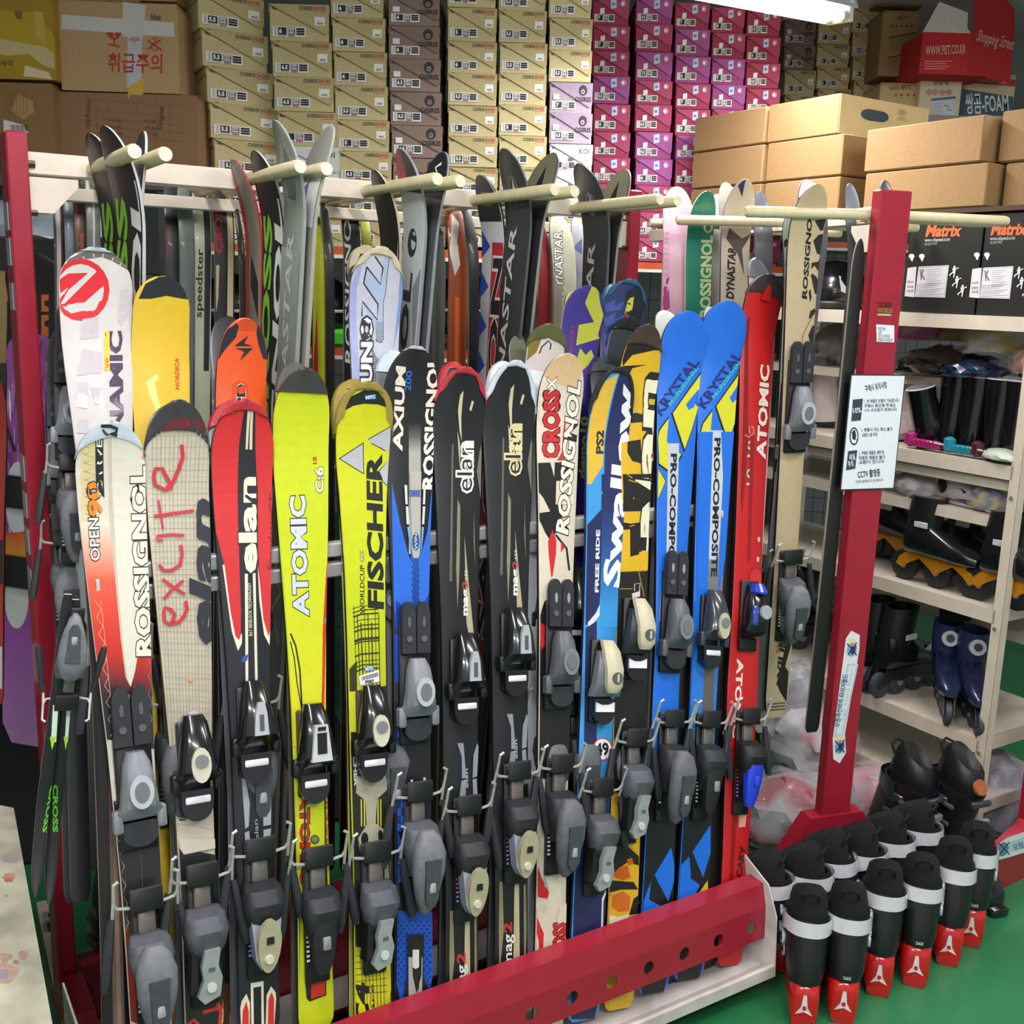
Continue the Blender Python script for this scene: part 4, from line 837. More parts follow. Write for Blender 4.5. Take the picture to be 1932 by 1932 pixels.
    s.guard(742, '3d3c38', dip=0); a = s.art.o(480, 450); a.P('3d3c38', 185, 1100, 190, 1138, 260, 1132, 330, 1140, 372, 1168, 415, 1142, 480, 1134, 570, 1142, 570, 1100); a.o(480, 900)
    a.F((0, 700), -700, 'c3cf14', 300, 'c6d216', 900, 'cbd51a', 2000, 'ded81e'); a.T('ATOMIC', 'ccd4e0', 392, 1000, 365, 135, 106, '2a2c22', bold=.04, ow=.04)
    a.P('1e1e1c', 545, 300, 545, 420, 505, 1000, 486, 1800, 498, 1800, 520, 1100, 560, 500); a.P('cc2c20', 552, 380, 522, 700, 498, 1100, 490, 1780, 502, 1780, 540, 1100, 570, 600, 570, 380)
    a.S('1e1e1c', 12, 262, 1140, 300, 1230, 330, 1400, 352, 1780); a.S('1e1e1c', 8, 262, 1200, 290, 1320, 310, 1500, 345, 1700, 350, 1800); a.E('7c7c70', 518, 1050, 12, 22)
    a.o(480, 450); a.T('C:6', 'dcdcc8', 502, 1855, 498, 1665, 56, '23241f', bold=.05); a.T('18', 'c84018', 455, 1655, 452, 1590, 28, bold=.04)
    a.o(450, 1382, 3.5127); a.P('cfc81c', 370, 400, 430, 400, 430, 900, 370, 900); a.T('ATOMIC', 'b8281c', 408, 400, 412, 1000, 60, '2a1c14', bold=.05); a.P('1e1e1c', 432, 380, 444, 380, 444, 900, 436, 900); a.P('1e1e1c', 568, 380, 578, 380, 582, 800, 572, 800); a.T('SINCE', 'b8281c', 580, 380, 585, 760, 34)
    a.E('4a4c38', 505, 708, 30, 30); a.E('7c7c60', 505, 708, 20, 20); a.P('1e1c1a', 440, 1640, 470, 1600, 580, 1590, 580, 1740, 470, 1782, 450, 1760); a.P('c82820', 480, 1610, 572, 1600, 572, 1735, 480, 1765)
    a.S('26261e', 4, 395, 1000, 405, 1300, 395, 1700, 402, 1990); s.done().bind((WF, 1419), (HB, 1715))
    # --- yellow ski with triangles
    partner('pale yellow tipped ski behind the yellow ski with triangles', (666, 718), (688, 1930), [(800, 98), (900, 92), (1300, 66), (1800, 62)], pb, 'b9bf5a', '2a2a26', group=G1).guard(772, '9c8a3a', rim=.018, dip=1.0)
    s = Ski('yellow ski with grey triangles and tall black lettering', (695, 722), (702, 1930), [(800, 104), (870, 98), (950, 86), (1100, 73), (1250, 70), (1450, 70), (1700, 66), (1900, 70)], pl, 'cfcf16', '26241e', group=G1)
    s.guard(772, 'a08a3c', rim=.016, dip=1.0); a = s.art.o(480, 450)
    a.P('22251f', 640, 1265, 690, 1160, 800, 1105, 900, 1110, 990, 1240, 900, 1210, 800, 1205, 720, 1220); a.P('4f86c8', 806, 1145, 884, 1135, 886, 1168, 808, 1178); a.T('NTC', 'f0f0f0', 812, 1172, 880, 1164, 22, bold=.05)
    a.F((560, 1060), 1300, 'cfcf16', 2400, 'c9d418', 3300, 'b9c41a')
    for p in ((806, 1475, 1000, 1362, 1000, 1572), (612, 1605, 796, 1485, 800, 1722), (886, 1715, 1000, 1590, 1000, 1800, 960, 1800)):
        a.P('22251f', *p); cx, cy = sum(p[::2])/len(p)*2, sum(p[1::2])/len(p)*2; a.P('b4b6ba', *[v*.9+(cx if i % 2 == 0 else cy)*.1 for i, v in enumerate(p)])
    a.o(480, 900); a.T('FISCHER', '1f211c', 938, 975, 925, -145, 108, sh=.12, bold=.04); a.T('WORLDCUP', '23251c', 800, 1000, 800, 645, 32, sh=.15); a.T('GS', '8c8f74', 800, 625, 798, 535, 32, sh=.15)
    for i, y in enumerate((940, 970, 1000, 1040, 1080, 1110, 1180, 1200, 1290, 1340, 1370, 1400)): a.S('33351c', 5+(i % 3)*3+(14 if y == 1180 else 0), 715+i*2, y+20, 780, y, 905, y-8)
    for i in range(8): a.S('33351c', 4+(i % 3)*2, 722+i*26, 940+(i % 3)*60, 745+i*24, 1520)
    a.P('33351e', 690, 1400, 745, 1340, 745, 1560, 690, 1560); a.P('e6e6e6', 762, 1450, 905, 1405, 910, 1490, 768, 1520); a.P('3f6cb0', 800, 1390, 870, 1380, 872, 1408, 802, 1420); a.T('NTC', 'e8eef4', 808, 1412, 866, 1404, 22, bold=.05)
    for i in range(17): a.S('3a3a3c', 3+i % 3, 782+i*7, 1455-i*2, 783+i*7, 1485-i*2)
    a.T('F087', '3a3a3c', 806, 1506, 870, 1496, 22, bold=.03); a.P('24251f', 740, 1560, 960, 1520, 980, 2100, 740, 2100)
    a.o(450, 1382, 3.5127); a.P('1f201e', 700, 0, 1010, 0, 1000, 1480, 740, 1480); a.T('FISCHER', 'd8d8d4', 752, 60, 765, 350, 24, bold=.03)
    a.P('a8a48e', 780, 250, 985, 250, 980, 380, 915, 440, 905, 600, 975, 650, 990, 900, 1000, 960, 830, 1000, 790, 700, 845, 610, 838, 450, 775, 400); a.P('a8a48e', 815, 900, 990, 900, 880, 1430, 830, 1400)
    a.E('1f201e', 833, 705, 24, 46); a.E('1f201e', 940, 690, 18, 46, -8); a.E('1f201e', 895, 790, 16, 14)
    for x in (810, 830, 920, 938): a.S('d0cc30', 8, x, 440, x+2, 620)
    a.F((660, 1100), 1440, '9aa02a', 1520, 'cfcc1e', 2000, 'dcd820')
    for i in range(7): a.S('3a3a22', 4, 800+i*26, 1440, 830+i*22, 1820); a.S('3a3a22', 4, 770, 1480+i*42, 980, 1450+i*44)
    a.T('C4', '1c1c1a', 860, 1980, 856, 1660, 92, sh=.1, bold=.04); a.T('race', '2c2c20', 900, 1900, 890, 1660, 22); s.done().bind((WR, 1382), (HS, 1702))
    # --- black and blue ski
    partner('grey ski with a silver tip behind the black and blue ski', (742, 664), (762, 1900), [(740, 84), (900, 80), (1300, 62), (1800, 64)], pb, '6a6d72', '8c9096', group=G1).guard(704, 'c2cdd4', dip=0)
    s = Ski('black and blue ski with white lettering up its right edge', (785, 655), (778, 1900), [(752, 99), (850, 92), (950, 80), (1050, 72), (1150, 66), (1450, 66), (1750, 68), (1870, 72)], pl, '17181b', '1d1d1f', group=G1)
    s.guard(664, 'b4b8bc', rim=.006, dip=0); a = s.art.o(480, 450)
    a.T('ROSSIGNOL', 'ece4d4', 1308, 1838, 1350, 860, 84, bold=.04); a.T('AXIUM', 'e4dcc8', 1075, 1540, 1100, 930, 66, bold=.04, sh=.1); a.T('200', '2c6ad0', 1138, 1115, 1150, 965, 44)
    a.F((1125, 1212), 1350, '1b1b1d', 1450, '5c5a58', 1560, 'a9a69e', 2300, 'b4b0a6')
    a.o(480, 900); a.P('2b6bd8', 1000, 40, 1060, 330, 1120, 560, 1140, 610, 1140, 500, 1110, 380, 1150, 560, 1200, 560, 1230, 350, 1215, 560, 1260, 400, 1330, 40, 1330, 900, 1290, 1130, 1230, 1100, 1195, 1020, 1140, 1020, 1110, 1090, 1040, 1200, 1010, 900)
    a.P('163a9c', 1030, 900, 1140, 980, 1140, 1030, 1105, 1095, 1035, 1180); a.P('163a9c', 1300, 850, 1200, 960, 1205, 1030, 1240, 1090, 1290, 1120)
    a.F((1020, 1300), 1150, '2256c8', 1300, '1c4ab8', 1500, '1b48b4')
    for i in range(24):
        for j in range(3): a.P('152c6c', 1148+j*17+(i % 2)*8, 600+i*22, 1157+j*17+(i % 2)*8, 600+i*22, 1157+j*17+(i % 2)*8, 620+i*22, 1148+j*17+(i % 2)*8, 620+i*22)
    a.P('b4b0a6', 1128, -40, 1212, -40, 1200, 560, 1188, 592, 1155, 592, 1145, 560); a.S('2a3a70', 7, 1128, 100, 1210, 100, 1210, 140, 1128, 140, 1128, 100); a.P('3a60a8', 1136, 106, 1202, 106, 1202, 134, 1136, 134)
    a.P('d4d6d2', 1088, 60, 1108, 60, 1112, 200, 1096, 200); a.P('d4d6d2', 1228, 60, 1244, 60, 1238, 200, 1222, 200); a.P('cfd4da', 1098, 215, 1116, 215, 1124, 345, 1104, 345); a.P('cfd4da', 1222, 215, 1240, 215, 1232, 345, 1216, 345); a.P('7aa8e8', 1108, 365, 1126, 365, 1136, 560); a.P('7aa8e8', 1214, 365, 1230, 365, 1212, 560)
    a.E('27508c', 1171, 470, 26, 66); a.T('WIN', 'c8d4e0', 1182, 530, 1180, 410, 20)
    a.P('17181b', 1085, 1200, 1290, 1130, 1290, 1500, 1085, 1500); a.P('a8a9a8', 1080, 1480, 1085, 1200, 1150, 1115, 1172, 1180, 1110, 1240, 1098, 1480); a.P('a8a9a8', 1190, 1180, 1215, 1105, 1280, 1160, 1290, 1220, 1240, 1150)
    a.o(450, 1382, 3.5127); a.P('17181b', 1045, -200, 1290, -200, 1290, 1350, 1100, 1350, 1045, 800)
    for i in range(16):
        for j in range(2): a.P('2256c0' if (i+j) % 2 else '142a62', 1044+j*26, -180+i*52, 1070+j*26, -180+i*52, 1070+j*26, -128+i*52, 1044+j*26, -128+i*52)
    a.P('1f50c0', 1046, 640, 1100, 800, 1098, 960, 1050, 1000); a.S('c6bfae', 16, 1140, 310, 1150, 420, 1185, 460, 1225, 400, 1225, 295); a.S('c6bfae', 14, 1185, 450, 1185, 560)
    a.F((1010, 1290), 1180, '1d4cb0', 1480, '2158c8', 1990, '1a48b0')
    for i in range(18):
        for j in range(6): a.E('12306e', 1050+j*38+(i % 2)*19, 1250+i*24, 9, 7, 0, 6)
    a.P('17181b', 1105, 1330, 1215, 1330, 1208, 1990, 1110, 1990); a.P('17181b', 1030, 1850, 1110, 1600, 1110, 1990, 1030, 1990); a.P('17181b', 1275, 1750, 1205, 1600, 1205, 1990, 1275, 1990)
    a.P('a8a49c', 1112, 1480, 1140, 1480, 1180, 1720, 1190, 1480, 1206, 1480, 1200, 1990, 1115, 1990); a.P('1c1e1c', 1138, 1380, 1200, 1380, 1198, 1600, 1165, 1720, 1140, 1600); a.P('d8d4c8', 1140, 1430, 1182, 1430, 1182, 1545, 1160, 1558, 1140, 1545)
    s.done().bind((LK, 1318), (HD, 1588))
    # --- two black skis with cream streaks
    for i, (tp, ft, xs, gcol, ocol, lab, tk, hk, br) in enumerate((((878, 694), (870, 1900), 0, 'b8323c', 'e4e2da', 'black ski with cream streaks under a red tip guard', 1280, 1612, (855, 685)), ((974, 682), (963, 1870), 97, 'd2d6de', 'd9cf9c', 'black ski with cream streaks under a white tip guard', 1230, 1545, (948, 684)))):
        partner(('red' if i == 0 else 'white')+' tipped dark ski behind the black ski with cream streaks', br, (ft[0]-16, ft[1]), [(780, 84), (900, 78), (1300, 62), (1800, 60)], pb, '393d44', '26272a', group=G1).guard(718, gcol, rim=.016, dip=1.2)
        s = Ski(lab, tp, ft, [(790, 95), (900, 86), (1050, 75), (1200, 66), (1450, 65), (1750, 60), (1880, 64)], pl, '1b1c1f', '191a1c', group=G1); s.guard(722, gcol, rim=.013, dip=1.4)
        a = s.art.o(480+xs*.985, 450-(12 if i else 0))
        for (c, p) in (('c9c19c', (1500, 1140, 1525, 1110, 1508, 1300, 1512, 1480, 1495, 1400, 1484, 1250)), ('b8b08c', (1480, 1400, 1500, 1500, 1500, 1700, 1488, 1560)), ('cac6a6', (1585, 1180, 1600, 1190, 1580, 1260, 1566, 1250)), ('63625a', (1440, 1500, 1452, 1500, 1440, 2500, 1420, 2500)), ('8c8668', (1480, 1900, 1500, 1950, 1495, 2400, 1480, 2700, 1470, 2400)), ('6e6b5c', (1620, 1700, 1650, 1500, 1690, 1640, 1650, 1900)), ('b3a988', (1530, 2170, 1560, 2500, 1600, 2900, 1575, 2960, 1545, 2800)), ('77725a', (1600, 1960, 1610, 2400, 1596, 2200))): a.P(c, *p)
        k = 0 if i == 0 else 40
        a.T('elan', '1b1c1f', 1585-k*.4, 1852-k*2, 1588-k*.4, 1478-k*2, 112, ocol, bold=.0, ow=.075)
        a.o(480+xs*.97, 900-(38 if i else 0)); a.T('mag', 'e6e4dc', 1553, 1012, 1553, 822, 42, bold=.05); a.T('2', 'b8343a', 1553, 812, 1550, 758, 36, bold=.05); a.T('152', 'd8d4c8', 1550, 752, 1548, 675, 17)
        a.o(450+xs*.96, 1382-(55 if i else 0), 3.5127); a.P('8c9099', 1450, 70, 1490, 70, 1508, 300, 1480, 305, 1478, 160); a.P('8c9099', 1580, 70, 1590, 90, 1580, 290, 1550, 300, 1556, 150); a.P('8c9099', 1476, 320, 1508, 310, 1498, 540, 1450, 540); a.P('8c9099', 1550, 310, 1576, 305, 1590, 530, 1560, 540)
        a.T('elan', 'a4a7ab', 1522, 370, 1518, 235, 22)
        for (c, p) in (('8f8a66', (1400, 1180, 1420, 1180, 1430, 1500, 1400, 1800, 1396, 1500)), ('b9b08a', (1500, 1200, 1530, 1190, 1540, 1990, 1490, 1990)), ('7f7a5c', (1560, 1200, 1575, 1200, 1580, 1500, 1566, 1990))): a.P(c, *p)
        dx = 0 if i == 0 else -18; dy = 0 if i == 0 else -10
        a.T('mag', 'e6e4dc', 1500+dx, 1760+dy, 1500+dx, 1540+dy, 56, bold=.015); a.T('2', 'b8343a', 1500+dx, 1530+dy, 1500+dx, 1460+dy, 54, bold=.05)
        s.done().bind((WG, tk), (HG, hk))
    # --- white, black and red ski
    s = Ski('scuffed white ski with red block letters and black slanted letters', (1072, 667), (1032, 1950), [(752, 82), (850, 78), (1000, 68), (1150, 61), (1300, 58), (1600, 56), (1800, 57)], pl, 'dcd0bb', '2a2624', group=G1)
    a = s.art.o(960, 450); a.P('ddb98a', 240, 1000, 300, 900, 420, 840, 520, 860, 550, 960, 480, 1100, 360, 1060)
    a.T('CROSS', 'd2242c', 360, 1605, 366, 1108, 112, '1c1616', bold=.04, ow=.04); a.T('X', 'f0e8da', 345, 1095, 345, 1020, 62, '1c1616', bold=.04)
    a.P('d2242c', 405, 1330, 415, 1330, 408, 1500, 405, 1610, 350, 1620, 385, 1560)
    a.P('1b1719', 200, 1635, 410, 1630, 440, 1660, 420, 1760, 395, 1900, 380, 2100, 300, 2200, 205, 2050); a.P('dcd0bb', 290, 1600, 335, 1600, 330, 1740, 315, 1680); a.P('e8ded0', 235, 1775, 305, 1770, 305, 1850); a.P('d2242c', 280, 1810, 302, 1780, 302, 1850); a.P('dcd0bb', 205, 1850, 250, 1890, 300, 1990, 205, 2000)
    a.o(960, 900); a.P('1b1719', 210, -50, 300, -60, 340, 60, 330, 180, 300, 220, 210, 110); a.P('dcd0bb', 345, 30, 470, 20, 470, 200, 340, 200)
    a.T('ROSSIGNOL', 'efe6d4', 425, 430, 520, -690, 84, '1b1719', bold=.04, sh=.25, ow=.04); a.S('1b1719', 14, 340, 420, 420, 520, 440, 680)
    a.P('d2242c', 316, 385, 345, 460, 342, 560, 318, 720, 308, 730, 290, 560, 285, 470); a.P('d2242c', 380, 470, 405, 510, 380, 550)
    a.P('1b1719', 225, 1010, 260, 900, 275, 930, 300, 800, 350, 950, 400, 785, 410, 930, 440, 870, 448, 960, 440, 1100, 220, 1100)
    a.F((180, 500), 1050, '1b1719', 2200, '1f1e1f'); a.P('d2242c', 225, 1060, 270, 1090, 262, 1220, 236, 1260, 225, 1200); a.P('d2242c', 350, 950, 375, 1010, 430, 1010, 440, 1110, 400, 1040, 352, 1090, 300, 1040, 325, 1010)
    a.P('a6a8b0', 262, 1180, 285, 1050, 345, 1020, 352, 1090, 290, 1130, 280, 1370, 262, 1370); a.P('a6a8b0', 362, 1080, 385, 1010, 440, 1090, 445, 1150, 390, 1070)
    a.o(950, 1382, 3.5127); a.P('d8d2cc', 318, 150, 330, 145, 338, 240, 365, 290, 392, 215, 388, 135, 402, 135, 404, 235, 375, 300, 370, 370, 358, 370, 354, 300, 320, 250)
    a.P('d2242c', 215, 890, 250, 960, 300, 1060, 290, 1100, 215, 1090); a.P('a6a8b0', 260, 920, 275, 960, 300, 1045, 270, 1020); a.P('dcd0bb', 205, 1170, 250, 1140, 262, 1200, 280, 1150, 330, 1170, 350, 1260, 370, 1150, 430, 1130, 430, 1990, 200, 1990)
    a.T('CROSS', 'd2242c', 408, 1560, 412, 1260, 82, '1c1616', bold=.04); a.P('d2242c', 215, 1220, 265, 1330, 258, 1480, 235, 1500, 230, 1380, 215, 1330)
    s.done().bind((LD, 1262), (HD2, 1530))
    # --- blue and yellow ski with the number 49
    s = Ski('yellow and blue ski with white script lettering and a round 49 sticker', (1170, 695), (1098, 1924), [(775, 76), (850, 78), (1000, 68), (1100, 63), (1200, 62), (1450, 61), (1750, 60)], pl, '3d9ce0', '242e52', group=G1)
    s.guard(738, '262628', rim=.012, dip=1.2); a = s.art.o(960, 450)
    a.P('232a5c', 690, 1990, 700, 1500, 740, 1250, 810, 980, 850, 930, 950, 1000, 980, 1200, 900, 2000); a.P('e3b83c', 560, 1500, 620, 1200, 700, 1040, 800, 985, 740, 1200, 700, 1420, 685, 1655, 600, 1790, 560, 1800)
    a.P('3d9ce0', 560, 1790, 600, 1790, 688, 1650, 685, 1860, 600, 2300, 560, 2300)
    a.o(960, 900); a.F((675, 860), -20, '232a5c', 180, '232a5c', 480, '2a4a8c', 760, '2f74b8', 950, '3896dc', 1100, '3d9ce0'); a.P('232a5c', 560, 345, 680, 230, 668, 830, 660, 930, 600, 1050, 560, 1080); a.P('e0e4e4', 662, 930, 660, 1010, 580, 1110, 575, 1060, 640, 985); a.P('272d58', 560, 1100, 640, 1050, 640, 2400, 540, 2400)
    a.T('Swallow', 'eceef0', 806, 810, 918, -640, 122, bold=.04, sh=.1)
    a.T('PS2', '2a2c38', 685, -165, 690, -340, 50, bold=.03); a.T('FREE RIDE', 'e0e4ea', 652, 845, 662, 385, 26, bold=.03)
    a.o(960, 450); a.P('f0ece4', 885, 995, 905, 1030, 876, 1025)
    a.o(950, 1382, 3.5127); a.E('d22c34', 655, 110, 66, 77); a.E('f0eef0', 655, 110, 58, 69); a.T('49', '1b1b1d', 612, 152, 700, 145, 78, bold=.04)
    a.F((450, 760), 330, '3d9ce0', 420, '2d5898', 560, '252c5a', 1900, '222850'); a.P('e0e4e4', 640, 1480, 650, 1100, 690, 1040, 690, 1070, 660, 1120, 652, 1480)
    s.done().bind((TG, 1286), (HS, 1572))
    # --- black and yellow ski
    s = Ski('black and yellow splattered ski with pale rounded letters', (1224, 614), (1165, 1902), [(705, 73), (800, 64), (900, 57), (1000, 55), (1200, 56), (1450, 55), (1700, 55)], pl, 'dcb01e', '1f1d1a', group=G1)
    s.guard(652, '46362c', dip=.2); a = s.art.o(960, 450); a.P('1c1a17', 800, 880, 880, 720, 1000, 690, 1130, 740, 1130, 820, 1060, 815, 900, 850, 830, 930); a.P('1c1a17', 830, 930, 1010, 920, 900, 945, 870, 1010, 820, 1000)
    for p in ((880, 1280, 930, 1270, 1000, 1290, 1075, 1260, 1075, 1330, 890, 1345), (865, 1480, 960, 1465, 970, 1640, 900, 1620, 865, 1560), (840, 1740, 1060, 1750, 1060, 1990, 830, 1990)): a.P('1c1a17', *p)
    a.T('elan', 'e6e2c0', 1046, 2330, 1086, 990, 138, '1c1a17', bold=.04, ow=.04, sh=.1)
    a.o(960, 900); a.P('1c1a17', 830, -20, 1060, -20, 1045, 180, 960, 200, 900, 230, 840, 240); a.P('1c1a17', 830, 330, 890, 340, 960, 330, 960, 560, 885, 580, 884, 380, 830, 385); a.P('1c1a17', 945, 440, 1005, 440, 1000, 540, 945, 530)
    a.F((760, 1080), 690, '1c1a17', 2300, '1d1c1a'); a.P('dcb01e', 810, 690, 1030, 680, 1030, 540, 950, 545, 945, 575, 880, 590, 820, 600)
    for p in ((855, -25, 900, 10), (870, 20, 930, 40), (905, 160, 912, 150), (880, 360, 915, 350)): a.S('c8a020', 7, *p)
    a.S('b8962a', 5, 945, 690, 985, 870); a.S('b8962a', 5, 805, 815, 900, 815); a.P('d8d2cc', 895, 850, 955, 830, 955, 870, 900, 885); a.S('d8d2cc', 5, 915, 830, 915, 780, 955, 775, 950, 830)
    a.o(950, 1382, 3.5127); a.F((660, 920), 640, '2a2418', 700, 'd8a81c', 1900, 'e0b428')
    for (c, p) in (('1c1a17', (780, 700, 830, 760, 895, 820, 895, 880, 820, 860, 760, 900, 700, 960, 700, 780)), ('cf5a1c', (720, 940, 770, 890, 820, 880, 840, 960, 790, 980, 740, 960)), ('cf5a1c', (815, 840, 850, 830, 860, 870, 820, 880)), ('1c1a17', (700, 980, 860, 990, 890, 1040, 780, 1040, 700, 1060)), ('cf6a20', (720, 1080, 790, 1050, 840, 1090, 830, 1180, 760, 1190, 710, 1150)), ('1c1a17', (860, 1100, 890, 1080, 890, 1200, 830, 1210)), ('e4dcc0', (700, 1210, 760, 1220, 830, 1200, 820, 1260, 700, 1280)), ('dcb01e', (780, 700, 895, 670, 895, 800))): a.P(c, *p)
    s.done().bind((TK, 1206), (HS, 1478))
    # --- two bright blue skis
    for i, (tp, ft, wd, lab, x0, y0, toe, heel, ty, hy) in enumerate(((  (1304, 588), (1229, 1872), [(655, 82), (750, 79), (900, 68), (1000, 61), (1100, 54), (1250, 46), (1400, 50), (1700, 58)], 'bright blue ski with yellow shapes, left one of the blue pair', 0, 0, LD, HD2, 1198, 1440),
            ((1380, 569), (1296, 1845), [(635, 84), (750, 73), (900, 62), (1000, 59), (1100, 54), (1250, 48), (1400, 48), (1700, 58)], 'bright blue ski with yellow shapes, right one of the blue pair', 318, -52, WD, HB, 1190, 1440))):
        partner('brown edged ski base behind the '+('left' if i == 0 else 'right')+' bright blue ski', (tp[0]+22, tp[1]+22), (ft[0]+22, ft[1]), [(700, 60), (900, 58), (1200, 50), (1700, 55)], pb, '2a2420', '8c7a64', group=G1).done()
        s = Ski(lab, tp, ft, wd, pl, '1a6fdc', '15171c', group=G1); a = s.art.o(960+x0/3.864, 450+y0/3.864)
        for c, g in (('15181c', 9), ('d8d42c', 0)):
            def sh(*p):
                cx, cy = sum(p[::2])/len(p)*2, sum(p[1::2])/len(p)*2; k = 1+g/100; a.P(c, *[v*k-(cx if j % 2 == 0 else cy)*(k-1) for j, v in enumerate(p)])
            sh(1195, 1275, 1400, 990, 1400, 1100, 1330, 1180, 1380, 1230, 1330, 1400, 1282, 1535); sh(1100, 1400, 1165, 1310, 1150, 1480, 1255, 1575, 1185, 1705, 1095, 1640, 1085, 1450); sh(1080, 1840, 1090, 1680, 1140, 1770, 1080, 1900)
        a.P('1a6fdc', 1290, 1210, 1380, 1100, 1350, 1230, 1310, 1250)
        a.T('KRYSTAL', '1b2a78', 1105, 1300, 1390, 905, 70, bold=.04, sh=-.1); a.T('PROFESSIONAL', '38b8c4', 1180, 1225, 1380, 950, 26, bold=.03)
        a.o(960, 900); u = 0 if i == 0 else 310
        if i == 0: a.P('c4c8d0', 1160, -245, 1240, -245, 1215, 740, 1262, 800, 1290, 900, 1240, 760, 1200, 740, 1140, 760, 1110, 850, 1110, 1050, 1095, 1050, 1110, 820, 1145, 720); a.T('PRO-COMPOSIT', '1a1c24', 1182, -175, 1160, 775, 42, bold=.05)
        else: a.F((1440, 1560), -340, 'c8ccd4', 300, 'c0c4cc', 500, '9a9c9e', 700, '7a7c7c', 960, '706f6c'); a.P('c8ccd4', 1480, -330, 1570, -330, 1550, 200, 1520, 600, 1450, 600); a.P('1a6fdc', 1545, -330, 1640, -330, 1600, 600, 1520, 900, 1526, 700, 1560, 0); a.P('1a6fdc', 1370, -330, 1486, -330, 1445, 960, 1370, 960); a.T('PRO-COMPOSITE', '1a1c24', 1500, -290, 1474, 725, 42, bold=.05)
        if i == 1:
            a.F((1300, 1600), 900, '1a6fdc', 1700, '2a7cd4', 1900, '3a94cc', 2100, '1a1c20'); a.P('5e5c58', 1440, 960, 1520, 960, 1480, 1900, 1400, 1900)
        a.o(950, 1382, 3.5127)
        a.F((850, 1500), 330 if i == 0 else 250, '16181c', 1990, '17191d')
        for p in ((930, 1110, 975, 985, 965, 1110, 1065, 1160, 920, 1200), (1000, 945, 1110, 760, 1150, 880, 1230, 820, 1240, 950, 1090, 1120), (1170, 1060, 1215, 950, 1300, 1010, 1250, 1110, 1170, 1140), (1250, 790, 1370, 610, 1370, 800, 1320, 960)): a.P('1a6fdc', *p)
        a.P('d8c42c', 1280, 1080, 1350, 980, 1355, 1050); s.done().bind((toe, ty), (heel, hy))
    # --- long red ski at the right end
    partner('pink and white ski with a grey tip behind the long red ski', (1424, 489), (1372, 1720), [(560, 50), (700, 48), (1000, 46), (1600, 44)], pb, 'd8b0bc', '3c2426', group=G1).guard(524, '54565c', dip=0)
    s = Ski('long glossy red ski at the right end of the front row', (1453, 520), (1374, 1820), [(575, 68), (700, 62), (850, 54), (1000, 51), (1150, 51), (1300, 57), (1650, 46)], pl, 'c0161a', '17181b', group=G1)
    s.guard(556, '3a3438', dip=.3); s.badge('c4241c', 'red emblem plate on the tip guard'); a = s.art.o(960, 450); a.P('d0332c', 1880, 350, 1932, 300, 1932, 420, 1880, 430)
    a.T('ATOMIC', 'ded4c4', 1868, 1600, 1898, 925, 62, '8c1418', bold=.05, sh=.12); a.T('10-10', 'cfb8ac', 1775, 1830, 1785, 1470, 46, '8c1418'); a.S('d8948a', 7, 1720, 1430, 1750, 1450, 1785, 1420, 1780, 1370, 1750, 1375, 1755, 1420)
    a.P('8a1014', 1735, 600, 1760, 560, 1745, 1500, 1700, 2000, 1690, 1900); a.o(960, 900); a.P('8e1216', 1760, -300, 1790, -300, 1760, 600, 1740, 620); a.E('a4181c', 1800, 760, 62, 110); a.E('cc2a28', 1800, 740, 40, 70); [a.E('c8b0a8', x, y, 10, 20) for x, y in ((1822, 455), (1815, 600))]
    a.T('ATOMIC', 'e4d8d0', 1665, 1330, 1630, 1900, 44, bold=.05); a.o(950, 1382, 3.5127); a.T('CARV', '3c1416', 1575, 960, 1600, 760, 34, bold=.04); a.P('e09a88', 1560, 540, 1610, 530, 1600, 625, 1555, 630); a.P('8a0e10', 1520, 500, 1545, 500, 1520, 1000, 1495, 1000)
    s.done().bind((('blue',), 1165), (HU, 1432))
front_row()
